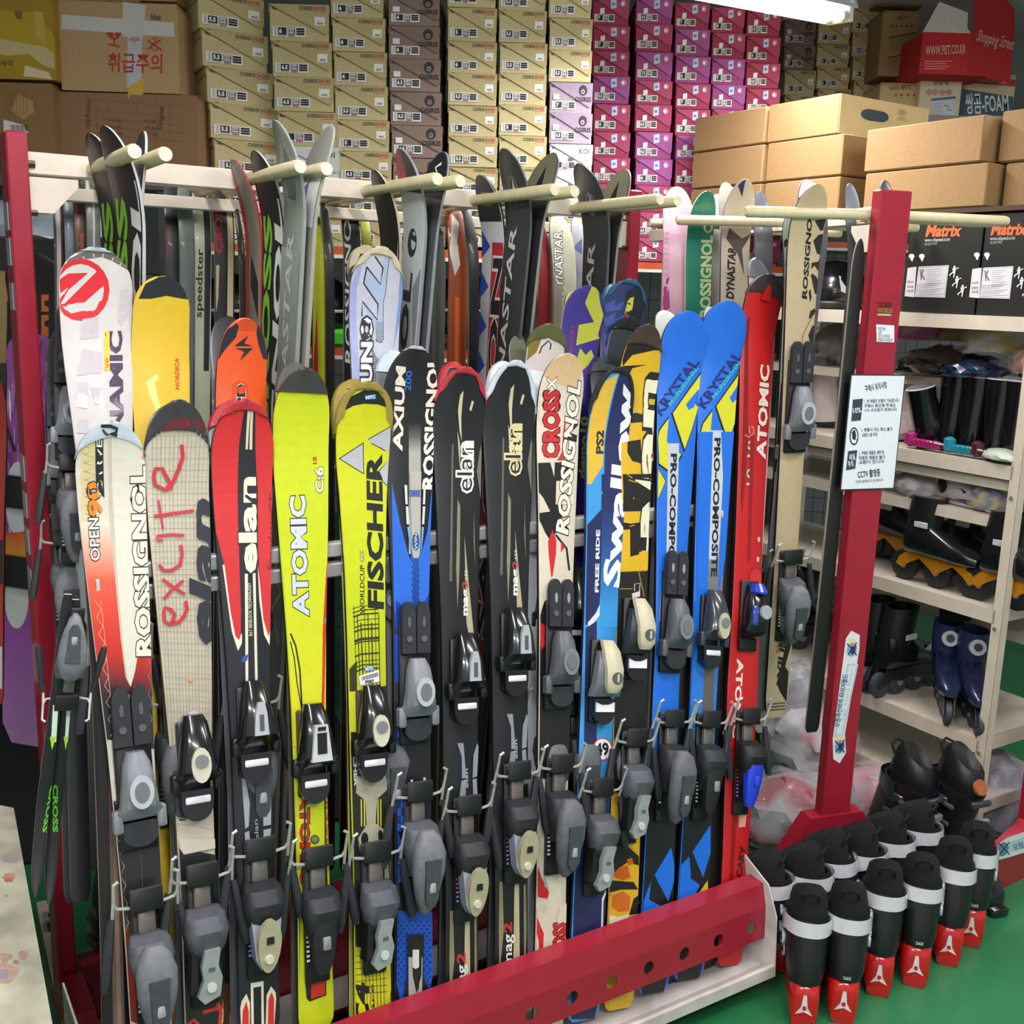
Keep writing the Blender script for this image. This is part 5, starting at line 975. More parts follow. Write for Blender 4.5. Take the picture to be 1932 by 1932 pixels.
# ================================================================ second row and the tall skis hanging between the pegs
G2 = 'skis standing behind the front row'; G3 = 'tall skis hanging between the pegs'
def second_row():
    p2 = lean(.085); p3 = lean(.115)
    D1 = ('wedge', '2a2c30', '55585c', 'round')
    def back(s, ty=1150, hy=1420): return s.done().bind((D1, ty), (HD2, hy))
    s = Ski('white ski with a red circle emblem and purple lettering by the left post', (181, 470), (262, 1900), [(545, 138), (650, 132), (750, 121), (850, 104), (1000, 92), (1400, 84)], p2, 'd0cac7', '8d9094', group=G2); s.guard(478, 'a4adb2', rim=.006, dip=0)
    a = s.art.o(0, 450); a.P('6d6a62', 465, 215, 500, 150, 600, 100, 700, 80, 800, 90, 900, 170, 935, 230, 880, 200, 820, 165, 740, 135, 640, 150, 560, 180, 480, 212)
    for x, y, e, f in ((605, 130, 615, 150), (680, 110, 685, 136), (755, 112, 748, 136), (828, 140, 815, 165), (885, 180, 868, 200)): a.S('ddd5d0', 7, x, y, e, f)
    a.E('d6242c', 590, 375, 208, 226); a.E('d0cac7', 585, 375, 172, 188); a.P('d6242c', 440, 480, 570, 250, 645, 250, 470, 400, 430, 440); a.P('d6242c', 465, 480, 720, 225, 770, 330, 600, 480); a.P('d6242c', 430, 300, 500, 255, 640, 250, 440, 400)
    for p in ((880, 380, 935, 370, 930, 560, 880, 640, 860, 600), (600, 590, 715, 570, 720, 720, 580, 740), (600, 800, 740, 830, 735, 980, 560, 1000), (570, 1050, 640, 1050, 640, 1240, 560, 1230), (660, 1080, 730, 1090, 720, 1210, 690, 1200), (570, 1320, 640, 1320, 640, 1420, 560, 1420)): a.P('c2babf', *p)
    a.T('DYNAMIC', '3c2a4c', 905, 1750, 885, 672, 92, bold=.04); a.P('e8c23c', 757, 965, 800, 960, 798, 672, 760, 672); a.T('VR27', 'c43c28', 794, 950, 793, 790, 26); a.T('ST', '3c3c30', 794, 770, 793, 690, 26, bold=.04)
    back(s, 1000, 1330)
    partner('black tip with a gold rim behind the plain yellow ski', (284, 519), (310, 1850), [(585, 100), (800, 100), (1300, 80)], p3, '2b2a2c', '9a7a34', group=G2).done()
    s = Ski('plain yellow ski with a black tip and small red lettering', (308, 522), (330, 1850), [(590, 106), (700, 109), (800, 105), (1000, 90), (1400, 76)], p2, 'd8b428', '4a4034', group=G2); a = s.art.o(0, 450)
    a.P('1f2328', 1010, 440, 1060, 330, 1180, 270, 1300, 290, 1385, 380, 1390, 445, 1330, 440, 1215, 418, 1100, 440); a.T('NORDICA', 'c43a20', 1308, 1105, 1302, 875, 28, sh=.2, bold=.04); back(s)
    partner('dark tip behind the orange ski', (430, 597), (452, 1850), [(680, 84), (800, 84), (1300, 70)], p3, '26292e', '9a9ea2', group=G2).done()
    s = Ski('orange ski with dark tip sides and a black arrow mark', (463, 600), (474, 1850), [(690, 92), (760, 95), (900, 90), (1400, 70)], p2, 'e2551c', '33281f', group=G2); a = s.art.o(0, 450)
    a.P('20242c', 1585, 885, 1600, 760, 1660, 660, 1730, 615, 1740, 650, 1720, 720, 1650, 800); a.P('20242c', 1870, 640, 1900, 620, 1950, 720, 1960, 880, 1920, 880, 1885, 780, 1870, 700); a.P('c84820', 1735, 620, 1760, 590, 1850, 590, 1885, 620, 1870, 670, 1740, 670)
    a.P('20242c', 1720, 775, 1812, 705, 1780, 765, 1845, 785, 1715, 785); a.P('20242c', 1712, 800, 1845, 800, 1750, 890, 1780, 825); a.P('cf4a1c', 1690, 1070, 1750, 1030, 1810, 1060, 1810, 1180, 1690, 1180); a.T('SPD', '1c1e22', 1785, 1290, 1785, 1060, 60, 'e6e0d8', bold=.04); back(s)
    partner('dark tip with a cream guard behind the silver blue ski', (690, 466), (706, 1800), [(530, 84), (700, 82), (1300, 66)], p3, '303a44', '8a96a4', group=G2).guard(494, 'c9bd9c', rim=.02, dip=.9)
    s = Ski('silver and blue ski with a cream tip guard and white outlined lettering', (719, 468), (716, 1800), [(555, 98), (650, 91), (720, 84), (900, 74), (1400, 68)], p2, 'b9bbc8', '7c8698', group=G2); s.guard(492, 'c9bd9c', rim=.017, dip=1.2); a = s.art.o(460, 340, 4.83)
    a.P('9aa2d4', 970, 1100, 985, 950, 1040, 790, 1075, 790, 1030, 1000, 1030, 1400, 1060, 1850, 1000, 1850); a.P('6f8cc4', 1430, 800, 1470, 900, 1440, 1200, 1360, 1560, 1380, 1400, 1410, 1100)
    a.P('a3b4cc', 1120, 790, 1250, 950, 1280, 700, 1330, 690, 1290, 1050, 1270, 1100, 1270, 1460, 1240, 1480, 1200, 1440, 1230, 1400, 1090, 1130, 1110, 1110, 1220, 1270, 1222, 1130, 1090, 940)
    a.S('1c1e24', 13, 1120, 790, 1092, 940, 1222, 1130, 1218, 1275, 1080, 1105, 1075, 1240); a.S('1c1e24', 13, 1120, 790, 1245, 950, 1268, 800, 1195, 695); a.S('2a2c34', 5, 1328, 690, 1290, 1040, 1272, 1100, 1272, 1450, 1240, 1482, 1200, 1450)
    for i in range(12): a.S('40434c', 5, 1200, 1290+i*16, 1268, 1260+i*16+40)
    for i in range(14): a.S('40434c', 5, 1165, 1530+i*22, 1180+min(80, i*14), 1545+i*22+20)
    a.T('MIZUNO', 'f0f0f2', 1162, 2300, 1165, 1250, 96, '17191e', bold=.04, ow=.06); back(s)
    # right-hand group
    s = Ski('violet ski with a yellow zigzag panel', (1112, 540), (1062, 1750), [(600, 76), (680, 70), (900, 60), (1400, 54)], p2, '3a2c80', 'b8b0a8', group=G2); a = s.art.o(960, 450)
    a.P('b4b83c', 555, 470, 605, 345, 650, 360, 665, 470, 690, 560, 650, 700, 660, 730, 490, 780, 510, 630, 620, 610); a.P('b4b83c', 495, 880, 520, 800, 560, 850, 600, 810, 620, 860, 580, 920, 540, 960); a.T('VOLKL', 'a03050', 460, 840, 478, 620, 24); a.T('demo10', '9ca23c', 560, 1750, 580, 1300, 56, bold=.04); back(s)
    partner('pale yellow tip behind the violet ski', (1080, 551), (1045, 1750), [(610, 50), (800, 50), (1300, 46)], p3, 'dcc06c', '5a5048', group=G2).done()
    s = Ski('navy ski with a blue rim and angular light blue pattern', (1190, 529), (1130, 1700), [(595, 78), (680, 66), (900, 58), (1400, 52)], p2, '2a3666', '8f867a', group=G2); s.guard(548, '2c5478', rim=.012, dip=1.6); a = s.art.o(960, 450)
    a.P('1d2126', 850, 400, 930, 340, 1000, 440, 960, 620, 860, 600); a.P('c8c44c', 870, 440, 912, 425, 900, 520, 845, 545); a.E('20242a', 876, 490, 14, 22); a.P('b03030', 840, 550, 870, 545, 865, 578, 835, 580)
    for y in (480, 580, 700, 800): a.P('42529c', 690, y, 780, y-40, 770, y+10, 840, y-20, 820, y+40, 700, y+60)
    a.S('8fb49c', 9, 735, 900, 735, 720, 760, 690, 790, 690); a.S('8fb49c', 9, 760, 900, 760, 740, 790, 720); back(s)
    partner('blue and cream tip behind the navy ski', (1152, 539), (1115, 1700), [(590, 46), (800, 46), (1300, 42)], p3, 'c6cca4', '3c6c94', group=G2).guard(558, '3a6a92', rim=.012, dip=1)
    s = Ski('white tipped ski with an olive guard and a small black emblem', (1038, 613), (1008, 1750), [(660, 70), (740, 66), (900, 56), (1400, 52)], p2, 'ddd2cc', '6a6a58', group=G2); s.guard(640, '5f6238', dip=.7); a = s.art.o(960, 450)
    a.P('8c7a30', 150, 745, 240, 730, 200, 830, 130, 890); a.S('202226', 9, 222, 838, 240, 790, 290, 745, 308, 770, 300, 810); back(s)
    partner('olive tip behind the white tipped ski', (984, 632), (962, 1750), [(680, 62), (800, 60), (1300, 50)], p3, '6c6e5a', 'c8c4b8', group=G2).done()
    partner('white rounded tip guard behind the scuffed white ski', (1012, 668), (992, 1800), [(705, 60), (800, 56), (1300, 48)], lean(.05), 'd4dae0', '60646a', group=G2).done()
    s = Ski('dark grey tip between the navy ski and the black and yellow ski', (1187, 599), (1142, 1700), [(648, 56), (800, 54), (1300, 46)], lean(.09), '3a4046', '8d9194', group=G2); s.guard(622, '24272a', dip=.2); back(s)
    partner('glossy black tip behind the ski with the 49 sticker', (1136, 676), (1088, 1800), [(730, 64), (900, 60), (1300, 50)], lean(.05), '2a2e32', '1c1c1e', group=G2).guard(700, '3a3d40', dip=.4)
    partner('pale grey tip behind the left bright blue ski', (1256, 587), (1212, 1700), [(625, 58), (800, 52), (1300, 46)], lean(.09), 'b4b6b4', '44464a', group=G2).done()
    partner('small grey tip between the two bright blue skis', (1341, 580), (1296, 1700), [(615, 44), (800, 42), (1300, 40)], lean(.1), '9aa09c', '44464a', group=G2).done()
second_row()
def hung(label, u, n0, ztop, zbot, w0, w1, top, side='b4b4b2', curl=-.05, art=None, dn=0, base='232427', face=-1, du=0, tw=0):
    """tall ski hanging between two pegs at u, its broad side turned along the rack; n0 = distance in front of the beam"""
    P = A(u, 0, 0); N = (RU*face*math.cos(R(tw))+RN*math.sin(R(tw))).normalized(); dn = dn or -.9*n0
    tp = proj(A(u, n0, ztop)+N*(curl if curl > 0 else curl)); ft = proj(A(u+du, n0+dn, zbot))
    s = Ski.__new__(Ski); s.N = N; s.curl = curl; s.lt = .2; s.Pf = A(u+du, n0+dn, zbot); s.Pt = A(u, n0, ztop)
    s.Y = (s.Pt-s.Pf).normalized(); s.L = (s.Pt-s.Pf).length; s.X = s.Y.cross(N).normalized(); s.N = s.X.cross(s.Y).normalized()
    s.M = frame(s.Pf, s.X, s.Y, s.N); s.Mi = s.M.inverted(); s.thick = .012; s.rd = 2.2; s.tail = .012; s.tip = tp; s.foot = ft
    s.w = [(s.L-.1, w0/2), (s.L*.5, w1/2), (.15, w0*.45)]; s.root = thing('ski', label, 'ski', s.M, G3); s.body(top, side, base); s.art = Art(); s.art.up = -1; return s
def hanging():
    K = '1c1d1f'
    def cross(s, col='7fc838'):   # block letters down one edge, slanted white letters on the other; drawn in metres on the ski
        a = s.art; L = s.L; w = s.w[0][1]
        a.T('CROSS', col, -.05*w, L-.66, -.05*w, L-.13, .036, bold=.04); a.T('ROSSIGNOL', 'e8e6e0', -.9*w+.1, L-1.15, -.9*w+.1, L-.1, .036, sh=.25, bold=.04)
        a.P(col, -.5*w, L-.8, -.3*w, L-.7, -.1*w, L-.95, -.5*w, L-1.05); a.S('c8cac8', .004, .2*w, L-1.2, .6*w, L-.95, .3*w, L-.8)
    def fin(s):
        s.art.build('top_print', s.root, s.pt, cuts=s.stations()[4:-1], clamp=lambda a, b: (max(-s.hw(b)+.001, min(s.hw(b)-.001, a)), max(0, min(s.L-.001, b)))); return s
    u1, u2, u3, u4, u5 = .174, .49, .795, 1.094, 1.40
    TW = 17
    for n, lab in ((.115, 'black ski with green block letters, nearest the beam on the first pegs'), (.255, 'black ski with green block letters, outer one on the first pegs')):
        s = hung(lab, u1, n, 1.985, .1, .105, .07, K, 'c4c6c8', .05, tw=TW); cross(s); fin(s)
    fin(hung('plain dark ski curving outward on the first pegs', u1+.012, .235, 1.985, .1, .105, .07, '3a3a3c', 'b9bcbe', -.02, du=.01))
    fin(hung('grey backed ski behind the green lettered skis on the first pegs', u1+.014, .15, 1.97, .1, .1, .07, '55585c', 'b9bcbe', -.02, du=.02))
    TW = 6
    s = hung('red and beige ski on the second pegs', u2-.01, .08, 1.965, .1, .1, .07, '8c8272', 'a83038', .05); s.art.P('b8242c', -.05, 0, -.025, 0, -.025, s.L, -.05, s.L); [s.art.P('2a2624', -.01, s.L-.2-i*.14, .04, s.L-.26-i*.14, .04, s.L-.34-i*.14, -.01, s.L-.27-i*.14) for i in range(8)]; fin(s)
    s = hung('black ski with green block letters on the second pegs', u2, .19, 1.975, .1, .11, .075, K, 'c4c6c8', .05, tw=TW); cross(s); fin(s)
    s = hung('grey green ski with thin silver script on the second pegs', u2, .325, 2.02, .1, .115, .08, '8e9a90', '9a9c98', .05); L = s.L
    s.art.G('a3b0a2', '6c706a', -.06, L-.25, -.06, L-.75, .06, L-.75, .06, L-.25); s.art.P('7c8478', -.06, L-.75, .06, L-.65, .06, .2, -.06, .2); s.art.T('DYNASTAR', 'd4d8cc', .012, L-.72, .012, L-.22, .034, sh=.2); s.art.S('d8d4b0', .006, .03, L-1.15, -.02, L-1.08, .03, L-1.02, -.02, L-.98, .035, L-.92); s.art.P('4e5c60', -.03, L-.09, 0, L-.05, .03, L-.09, .02, L-.15, -.02, L-.15); fin(s)
    s = hung('grey ski with a white and blue tip on the second pegs', u2+.02, .335, 2.02, .1, .11, .075, '8c8c84', 'a8a69e', -.045); s.art.P('e2e2e0', -.06, s.L-.2, .06, s.L-.2, .06, s.L-.1, -.06, s.L-.1); s.art.P('5c70b0', -.03, s.L-.17, 0, s.L-.17, .0, s.L-.11, -.03, s.L-.13); fin(s)
    # third pair
    s = hung('black ski with ragged cream edge on the third pegs', u3, .13, 1.965, .1, .105, .075, '1e1f1e', 'd8cdb0', .05); L = s.L; s.art.P('d8cda8', .05, L-.15, .03, L-.3, .036, L-.4, .026, L-.5, .05, L-.55); s.art.P('d8cda8', -.05, L-.24, -.02, L-.25, -.02, L-.3, -.035, L-.29, -.035, L-.4, -.05, L-.4); s.art.P('d8cda8', -.05, L-.42, -.03, L-.44, -.015, L-.52, -.05, L-.5); fin(s)
    s = hung('white and grey ski with a red and black tip on the third pegs', u3, .265, 2.0, .1, .11, .08, 'b6bcba', '8a8e90', .05); L = s.L; s.guard_col = 1
    s.art.P('b02a34', -.06, L-.07, -.01, L-.07, 0, L, -.06, L); s.art.P('2b2e36', -.01, L-.09, .06, L-.09, .06, L, 0, L); s.art.E('26292c', 0, L-.2, .022, .032); s.art.E('b6bcba', .006, L-.195, .012, .02); s.art.T('ROSSIGNOL', '2c3034', .012, L-1.0, .012, L-.27, .036, bold=.04); s.art.P('858c90', .02, L-.3, .055, L-.25, .055, L-.5); s.art.P('c8c4b0', 0, L-1.05, .05, L-.9, .05, L-1.2, 0, L-1.3); fin(s)
    s = hung('dark ski with a black and red tip facing outward on the third pegs', u3+.02, .28, 2.0, .1, .11, .08, '4c4e54', '8a8e90', -.03); s.art.P('22242a', -.06, s.L-.1, .06, s.L-.1, .06, s.L, -.06, s.L); s.art.S('e8e8e8', .007, -.012, s.L-.06, .01, s.L-.05, -.01, s.L-.035, .012, s.L-.025); fin(s)
    # fourth pair
    s = hung('white ski with blue triangles and large red outlined letters on the fourth pegs', u4, .10, 1.98, .1, .11, .08, 'd2d4dc', '3a3c44', .05, dn=-.06); L = s.L
    s.art.P('23262b', -.06, L-.11, .06, L-.11, .06, L, -.06, L); s.art.P('7a6c34', -.02, L-.08, .02, L-.08, .02, L-.04, -.02, L-.04)
    for i in range(9): s.art.P('2a48a8', -.052, L-.2-i*.1, -.01, L-.17-i*.1, -.05, L-.13-i*.1)
    s.art.P('c62a38', .0, L-1.25, .056, L-1.25, .056, L-.16, .0, L-.16); s.art.T('SALOMON', '1d2028', .05, L-1.2, .05, L-.18, .042, 'e6e6ea', bold=.04); fin(s)
    s = hung('matt black ski with thin white script on the fourth pegs', u4, .225, 2.03, .1, .115, .085, '3a3c3d', '55585a', .06); L = s.L; s.art.T('DYNASTAR', 'd8dad6', .0, L-.68, .0, L-.18, .03, sh=.2); s.art.E('7b7d7d', -.002, L-.09, .02, .03); s.art.E('34373a', -.002, L-.09, .017, .026); s.art.P('b8bab8', -.012, L-.105, 0, L-.065, .012, L-.105, 0, L-.09); s.art.P('54595a', -.05, .4, .03, 1.2, .045, 1.1, .05, .3); fin(s)
    s = hung('olive and black tipped ski paired with the matt black ski on the fourth pegs', u4+.02, .245, 2.03, .1, .115, .085, '26282a', '8c8c86', -.05); s.art.P('7a7860', -.06, s.L-.11, .06, s.L-.11, .06, s.L, -.06, s.L); s.art.P('202224', -.02, s.L-.1, 0, s.L-.03, .02, s.L-.1, 0, s.L-.08); fin(s)
    # fifth pair
    s = hung('matt black ski with thin white script on the fifth pegs', u5, .11, 2.03, .1, .115, .085, '3a3d3f', '55585a', .07, dn=.02); L = s.L; s.art.T('DYNASTAR', 'dcdedc', .0, L-.7, .0, L-.2, .03, sh=.2); s.art.E('7b7d7d', -.002, L-.1, .02, .03); s.art.E('34373a', -.002, L-.1, .017, .026); s.art.P('b8bab8', -.012, L-.115, 0, L-.075, .012, L-.115, 0, L-.1); fin(s)
    s = hung('olive and black tipped ski paired with the matt black ski on the fifth pegs', u5+.02, .135, 2.025, .1, .115, .085, '26282a', '8c8c86', -.045); s.art.P('7a7860', -.06, s.L-.11, .06, s.L-.11, .06, s.L, -.06, s.L); s.art.P('202224', -.02, s.L-.1, 0, s.L-.03, .02, s.L-.1, 0, s.L-.08); fin(s)
    # skis on the far side of the beam: seen through the gaps below it
    def far(label, xt, xb, w, col, n, yt=330, edge='9a9c9a', art=None, yb=1640):
        pl = (A(0, n, 0), RN); s = Ski(label, (xt, yt), (xb, yb), [(yt+70, w), (900, w*.85), (1400, w*.9)], pl, col, edge, curl=-.05, group=G3)
        if art: art(s.art)
        s.done(); return s
    def bands(*cols):
        def f(a):
            for x0, x1, c, y0, y1 in cols: a.P(c, x0, y0, x1, y0, x1, y1, x0, y1)
        return f
    far('maroon and white streaked ski just right of the left post', 108, 120, 26, '5c2a38', -.3, 350, art=bands((104, 112, 'c8ccc6', 380, 800)))
    far('blue grey ski right of the left post', 128, 136, 26, '7f929c', -.25, 340)
    far('brown and orange patterned ski behind the gusset', 146, 152, 24, '5a4238', -.22, 340, art=bands((140, 146, 'a06038', 380, 480), (150, 158, 'a45a34', 440, 520)))
    far('grey and white edged ski behind the gusset', 168, 172, 26, '8b918c', -.2, 300, art=bands((172, 176, 'e8e0e0', 340, 700)))
    far('dark ski with a red flame mark below the first pegs', 318, 322, 30, '363a3c', -.25, 340, art=lambda a: a.P('b0344c', 308, 400, 316, 420, 318, 480, 312, 510, 306, 450))
    far('grey green glossy ski below the beam', 342, 344, 28, '6e7c74', -.22, 340)
    far('pale green ski with black script below the beam', 372, 374, 32, 'c8ccb0', -.24, 330, art=lambda a: (a.P('30343a', 382, 380, 394, 380, 394, 700, 384, 700), a.T('speedster', '222422', 380, 600, 383, 470, 12)))
    far('black and cream ski with red block letters below the beam', 412, 416, 38, '2c2a2c', -.2, 325, art=lambda a: (a.P('d8c89c', 424, 360, 434, 360, 436, 900, 424, 900), a.T('CROSS', 'b02430', 420, 478, 418, 380, 14, bold=.04), a.P('d0c098', 402, 500, 414, 500, 412, 560, 406, 590)))
    far('thin dark ski edge with a brass rim left of the red ski', 444, 462, 12, '2a2622', -.15, 380, 'a8865c')
    def lime(a): a.P('cc2c24', 590, 680, 598, 580, 600, 700, 596, 760); a.T('SCOTT', '3a3c14', 586, 640, 592, 520, 12); a.P('c23a20', 588, 480, 591, 480, 590, 500)
    far('lime yellow ski with a red streak below the beam', 590, 596, 30, 'b9c420', -.2, 365, '5a5a20', art=lime)
    far('black ski with a thin yellow edge below the beam', 606, 622, 18, '1e1d1e', -.15, 375, 'b8a830')
    def cr(a): a.T('CROSS', '6cae38', 646, 485, 645, 385, 12, bold=.04); a.T('ROSSIGNOL', 'd8d8d2', 664, 690, 661, 385, 13, sh=.25); a.P('6cae38', 640, 650, 648, 560, 650, 620, 644, 690)
    far('black ski with green block letters behind the second pegs', 650, 654, 32, '1d1e20', -.2, 350, art=cr)
    far('yellow green ski beside the silver blue ski', 682, 684, 18, 'a8ac30', -.3, 390)
    far('dark patterned ski right of the white and grey ski', 790, 790, 22, '4c4650', -.1, 380, art=lambda a: a.P('c02838', 790, 440, 800, 470, 798, 480, 788, 450))
    far('dark green grey ski right of the third pegs', 812, 808, 26, '5c625c', -.2, 390)
    def orn(a): a.P('d4cec0', 850, 400, 866, 420, 862, 460, 868, 500, 858, 520, 846, 470, 844, 440); a.P('b04818', 846, 420, 852, 400, 848, 470); a.P('e8dcc8', 836, 522, 844, 522, 843, 560, 835, 560); a.P('d86020', 858, 560, 866, 560, 862, 900, 856, 900)
    far('copper orange ski with a white patch below the beam', 850, 838, 36, '94461c', -.15, 375, 'c86a30', art=orn)
    far('black ski edge right of the copper orange ski', 876, 884, 20, '1d1c1c', -.12, 385)
    def red(a): a.T('ATOMIC', '8c2024', 1016, 690, 1014, 440, 18, bold=.04); a.P('c86a60', 1004, 430, 1012, 430, 1010, 650, 1002, 650)
    far('red ski with dark red letters right of the fourth pegs', 1008, 1000, 28, '9c2a2c', -.12, 400, art=red)
    def dyn(a): a.T('DYNASTAR', 'e2e2d4', 1063, 560, 1060, 438, 15, '4a4c44', sh=.2); a.P('8c8876', 1030, 520, 1062, 500, 1056, 700, 1024, 700)
    far('cream green ski with outlined letters right of the fourth pegs', 1048, 1030, 44, 'b0b49c', -.1, 400, art=dyn)
    far('slate ski with a blue diamond beside the fifth pegs', 1084, 1068, 32, '8b8f98', -.12, 410, art=lambda a: a.P('3c4c74', 1080, 466, 1098, 450, 1098, 480))
    far('dark and white lettered ski behind the cream green ski', 1022, 1006, 30, '4c4c50', -.2, 420, art=lambda a: a.T('RADICAL', 'e0e0dc', 1026, 700, 1030, 540, 18, bold=.04))
hanging()
def rack_b_skis():
    def on(label, tip, foot, wid, off, col, edge, curl=.05, art=None, **k):
        s = Ski(label, tip, foot, wid, (BP+BU*off, BU), col, edge, curl=curl, group='tall skis on the second rack', **k)
        if art: art(s.art)
        return s.done()
    def tan(a):
        a.o(1440, 330, 4.83); a.T('ROSSIGNOL', '1b1a18', 395, 1140, 450, 330, 44, sh=.2, bold=.04)
        for p in ((468, 415, 572, 402, 545, 505, 520, 510), (455, 600, 505, 545, 560, 540, 530, 725, 490, 720), (435, 860, 500, 790, 530, 760, 515, 880, 440, 800), (432, 910, 450, 900, 520, 960, 500, 1085, 470, 1080), (415, 1060, 432, 1040, 440, 1120, 425, 1160), (415, 1310, 430, 1240, 470, 1215, 480, 1250, 440, 1300), (410, 1460, 450, 1370, 470, 1380, 470, 1580, 430, 1540)): a.P('26211c', *p)
        a.S('5a4838', 5, 440, 1300, 360, 1460, 350, 1560, 420, 1700, 470, 1800); a.P('b8936a', 370, 1800, 392, 1800, 390, 1932, 366, 1932)
        a.o(1432, 900); a.P('26211c', 150, 1560, 200, 1640, 215, 1420, 190, 1380, 240, 1200, 245, 1010, 225, 1020, 200, 1200, 130, 1500); a.T('AXIUM', '26211c', 175, 1560, 200, 1150, 50, sh=.2, bold=.05); a.T('SHS', 'b8604c', 150, 1290, 155, 1140, 26)
        for i in range(3): a.P('5c5a50', 60, 1650+i*22, 190, 1640+i*22, 190, 1650+i*22, 62, 1662+i*22)
    s = on('tan ski with black slanted lettering on the second rack', (1542, 347), (1462, 1352), [(430, 64), (560, 56), (800, 46), (1100, 42), (1290, 44)], .055, 'c6b28e', '2a2622', art=tan, tail=.05)
    s.bind((LK, 790), (HD, 1120))
    def oval(a):
        a.E('20262c', 1483, 560, 15, 110); a.E('c2cec0', 1483, 568, 12, 104); a.E('a8b4ac', 1484, 600, 6, 80); a.T('UVO', '8a9890', 1478, 680, 1482, 600, 10); a.S('8c3a34', 2, 1462, 712, 1472, 700, 1484, 706)
    s = on('pale green ski with a tall dark oval on the second rack', (1496, 400), (1440, 1380), [(455, 52), (600, 44), (900, 34), (1300, 36)], .12, 'c2cec0', '24282a', curl=-.04, art=oval); s.bind((LK, 830), (HD, 1130))
    on('ski with a white and silver emblem tip on the second rack', (1522, 338), (1434, 1340), [(410, 56), (700, 40), (1300, 38)], .072, '5c5e62', '8c8e90', curl=-.06, art=lambda a: a.P('e2e2e0', 1490, 330, 1570, 330, 1560, 372, 1500, 372))
    on('dark ski edge beside the near red post', (1622, 450), (1530, 1380), [(520, 22), (900, 24), (1300, 26)], .012, '1a1a1a', 'b8ae94', curl=0)
    def pink(a): a.T('ROSSIGNOL', '3a3560', 1246, 532, 1242, 478, 8, bold=.04); a.P('d8c9a8', 1230, 360, 1246, 360, 1240, 600, 1222, 600); a.S('a83a80', 5, 1252, 575, 1256, 540, 1262, 520, 1250, 548); a.P('b04a8c', 1250, 560, 1262, 545, 1264, 580, 1252, 590); a.T('Passion', 'd8a8c8', 1262, 545, 1262, 435, 14, sh=.3)
    on('pink ski with violet script on the second rack', (1276, 352), (1240, 1300), [(420, 58), (590, 54), (1000, 46)], .52, 'dab4c4', 'c8b898', curl=-.03, art=pink)
    on('olive ski behind the pink ski', (1306, 420), (1276, 1300), [(470, 40), (600, 38), (1000, 34)], .56, '77745a', '3a382e', curl=-.03)
    def grn(a): a.T('ROSSIGNOL', 'b8c890', 1340, 600, 1344, 445, 20, bold=.04); a.E('b8c890', 1336, 428, 9, 12); a.E('1d7a64', 1336, 428, 5, 8)
    on('green ski with pale lettering on the second rack', (1334, 360), (1300, 1300), [(430, 50), (600, 46), (1000, 40)], .5, '1d7a64', 'd0caa8', art=grn)
    def dcr(a): a.T('DYNASTAR', '26262a', 1384, 565, 1388, 468, 14, bold=.05, sh=.15); a.P('2a3060', 1392, 350, 1408, 335, 1400, 372); a.P('5a4a48', 1376, 430, 1400, 450, 1420, 440, 1400, 470, 1404, 520, 1392, 480, 1370, 450)
    on('cream ski with a blue arrow tip on the second rack', (1406, 338), (1356, 1300), [(415, 56), (600, 48), (1000, 40)], .49, 'c9bda4', '4a4c80', art=dcr)
    on('white tipped ski behind the cream arrow ski', (1368, 344), (1340, 1300), [(410, 40), (700, 36)], .53, '8f8b7c', '8c8e90', curl=-.05)
    on('pale tip at the left of the second rack', (1352, 366), (1330, 1300), [(420, 34), (700, 32)], .62, 'a8a898', '8c8e90', curl=-.04)
    on('slate tip behind the upper pegs of the second rack', (1432, 361), (1400, 1300), [(420, 34), (700, 32)], .5, '5a6068', '3c3e40', curl=-.04)
    on('slate blue tip left of the red post', (1602, 346), (1532, 1380), [(410, 28), (500, 12), (700, 10)], .13, '66707c', '3c3e40', curl=-.04)
    on('dark tip just behind the red post', (1668, 340), (1560, 1380), [(400, 30), (700, 22)], .12, '3c4248', '3c3e40', curl=-.05)
rack_b_skis()
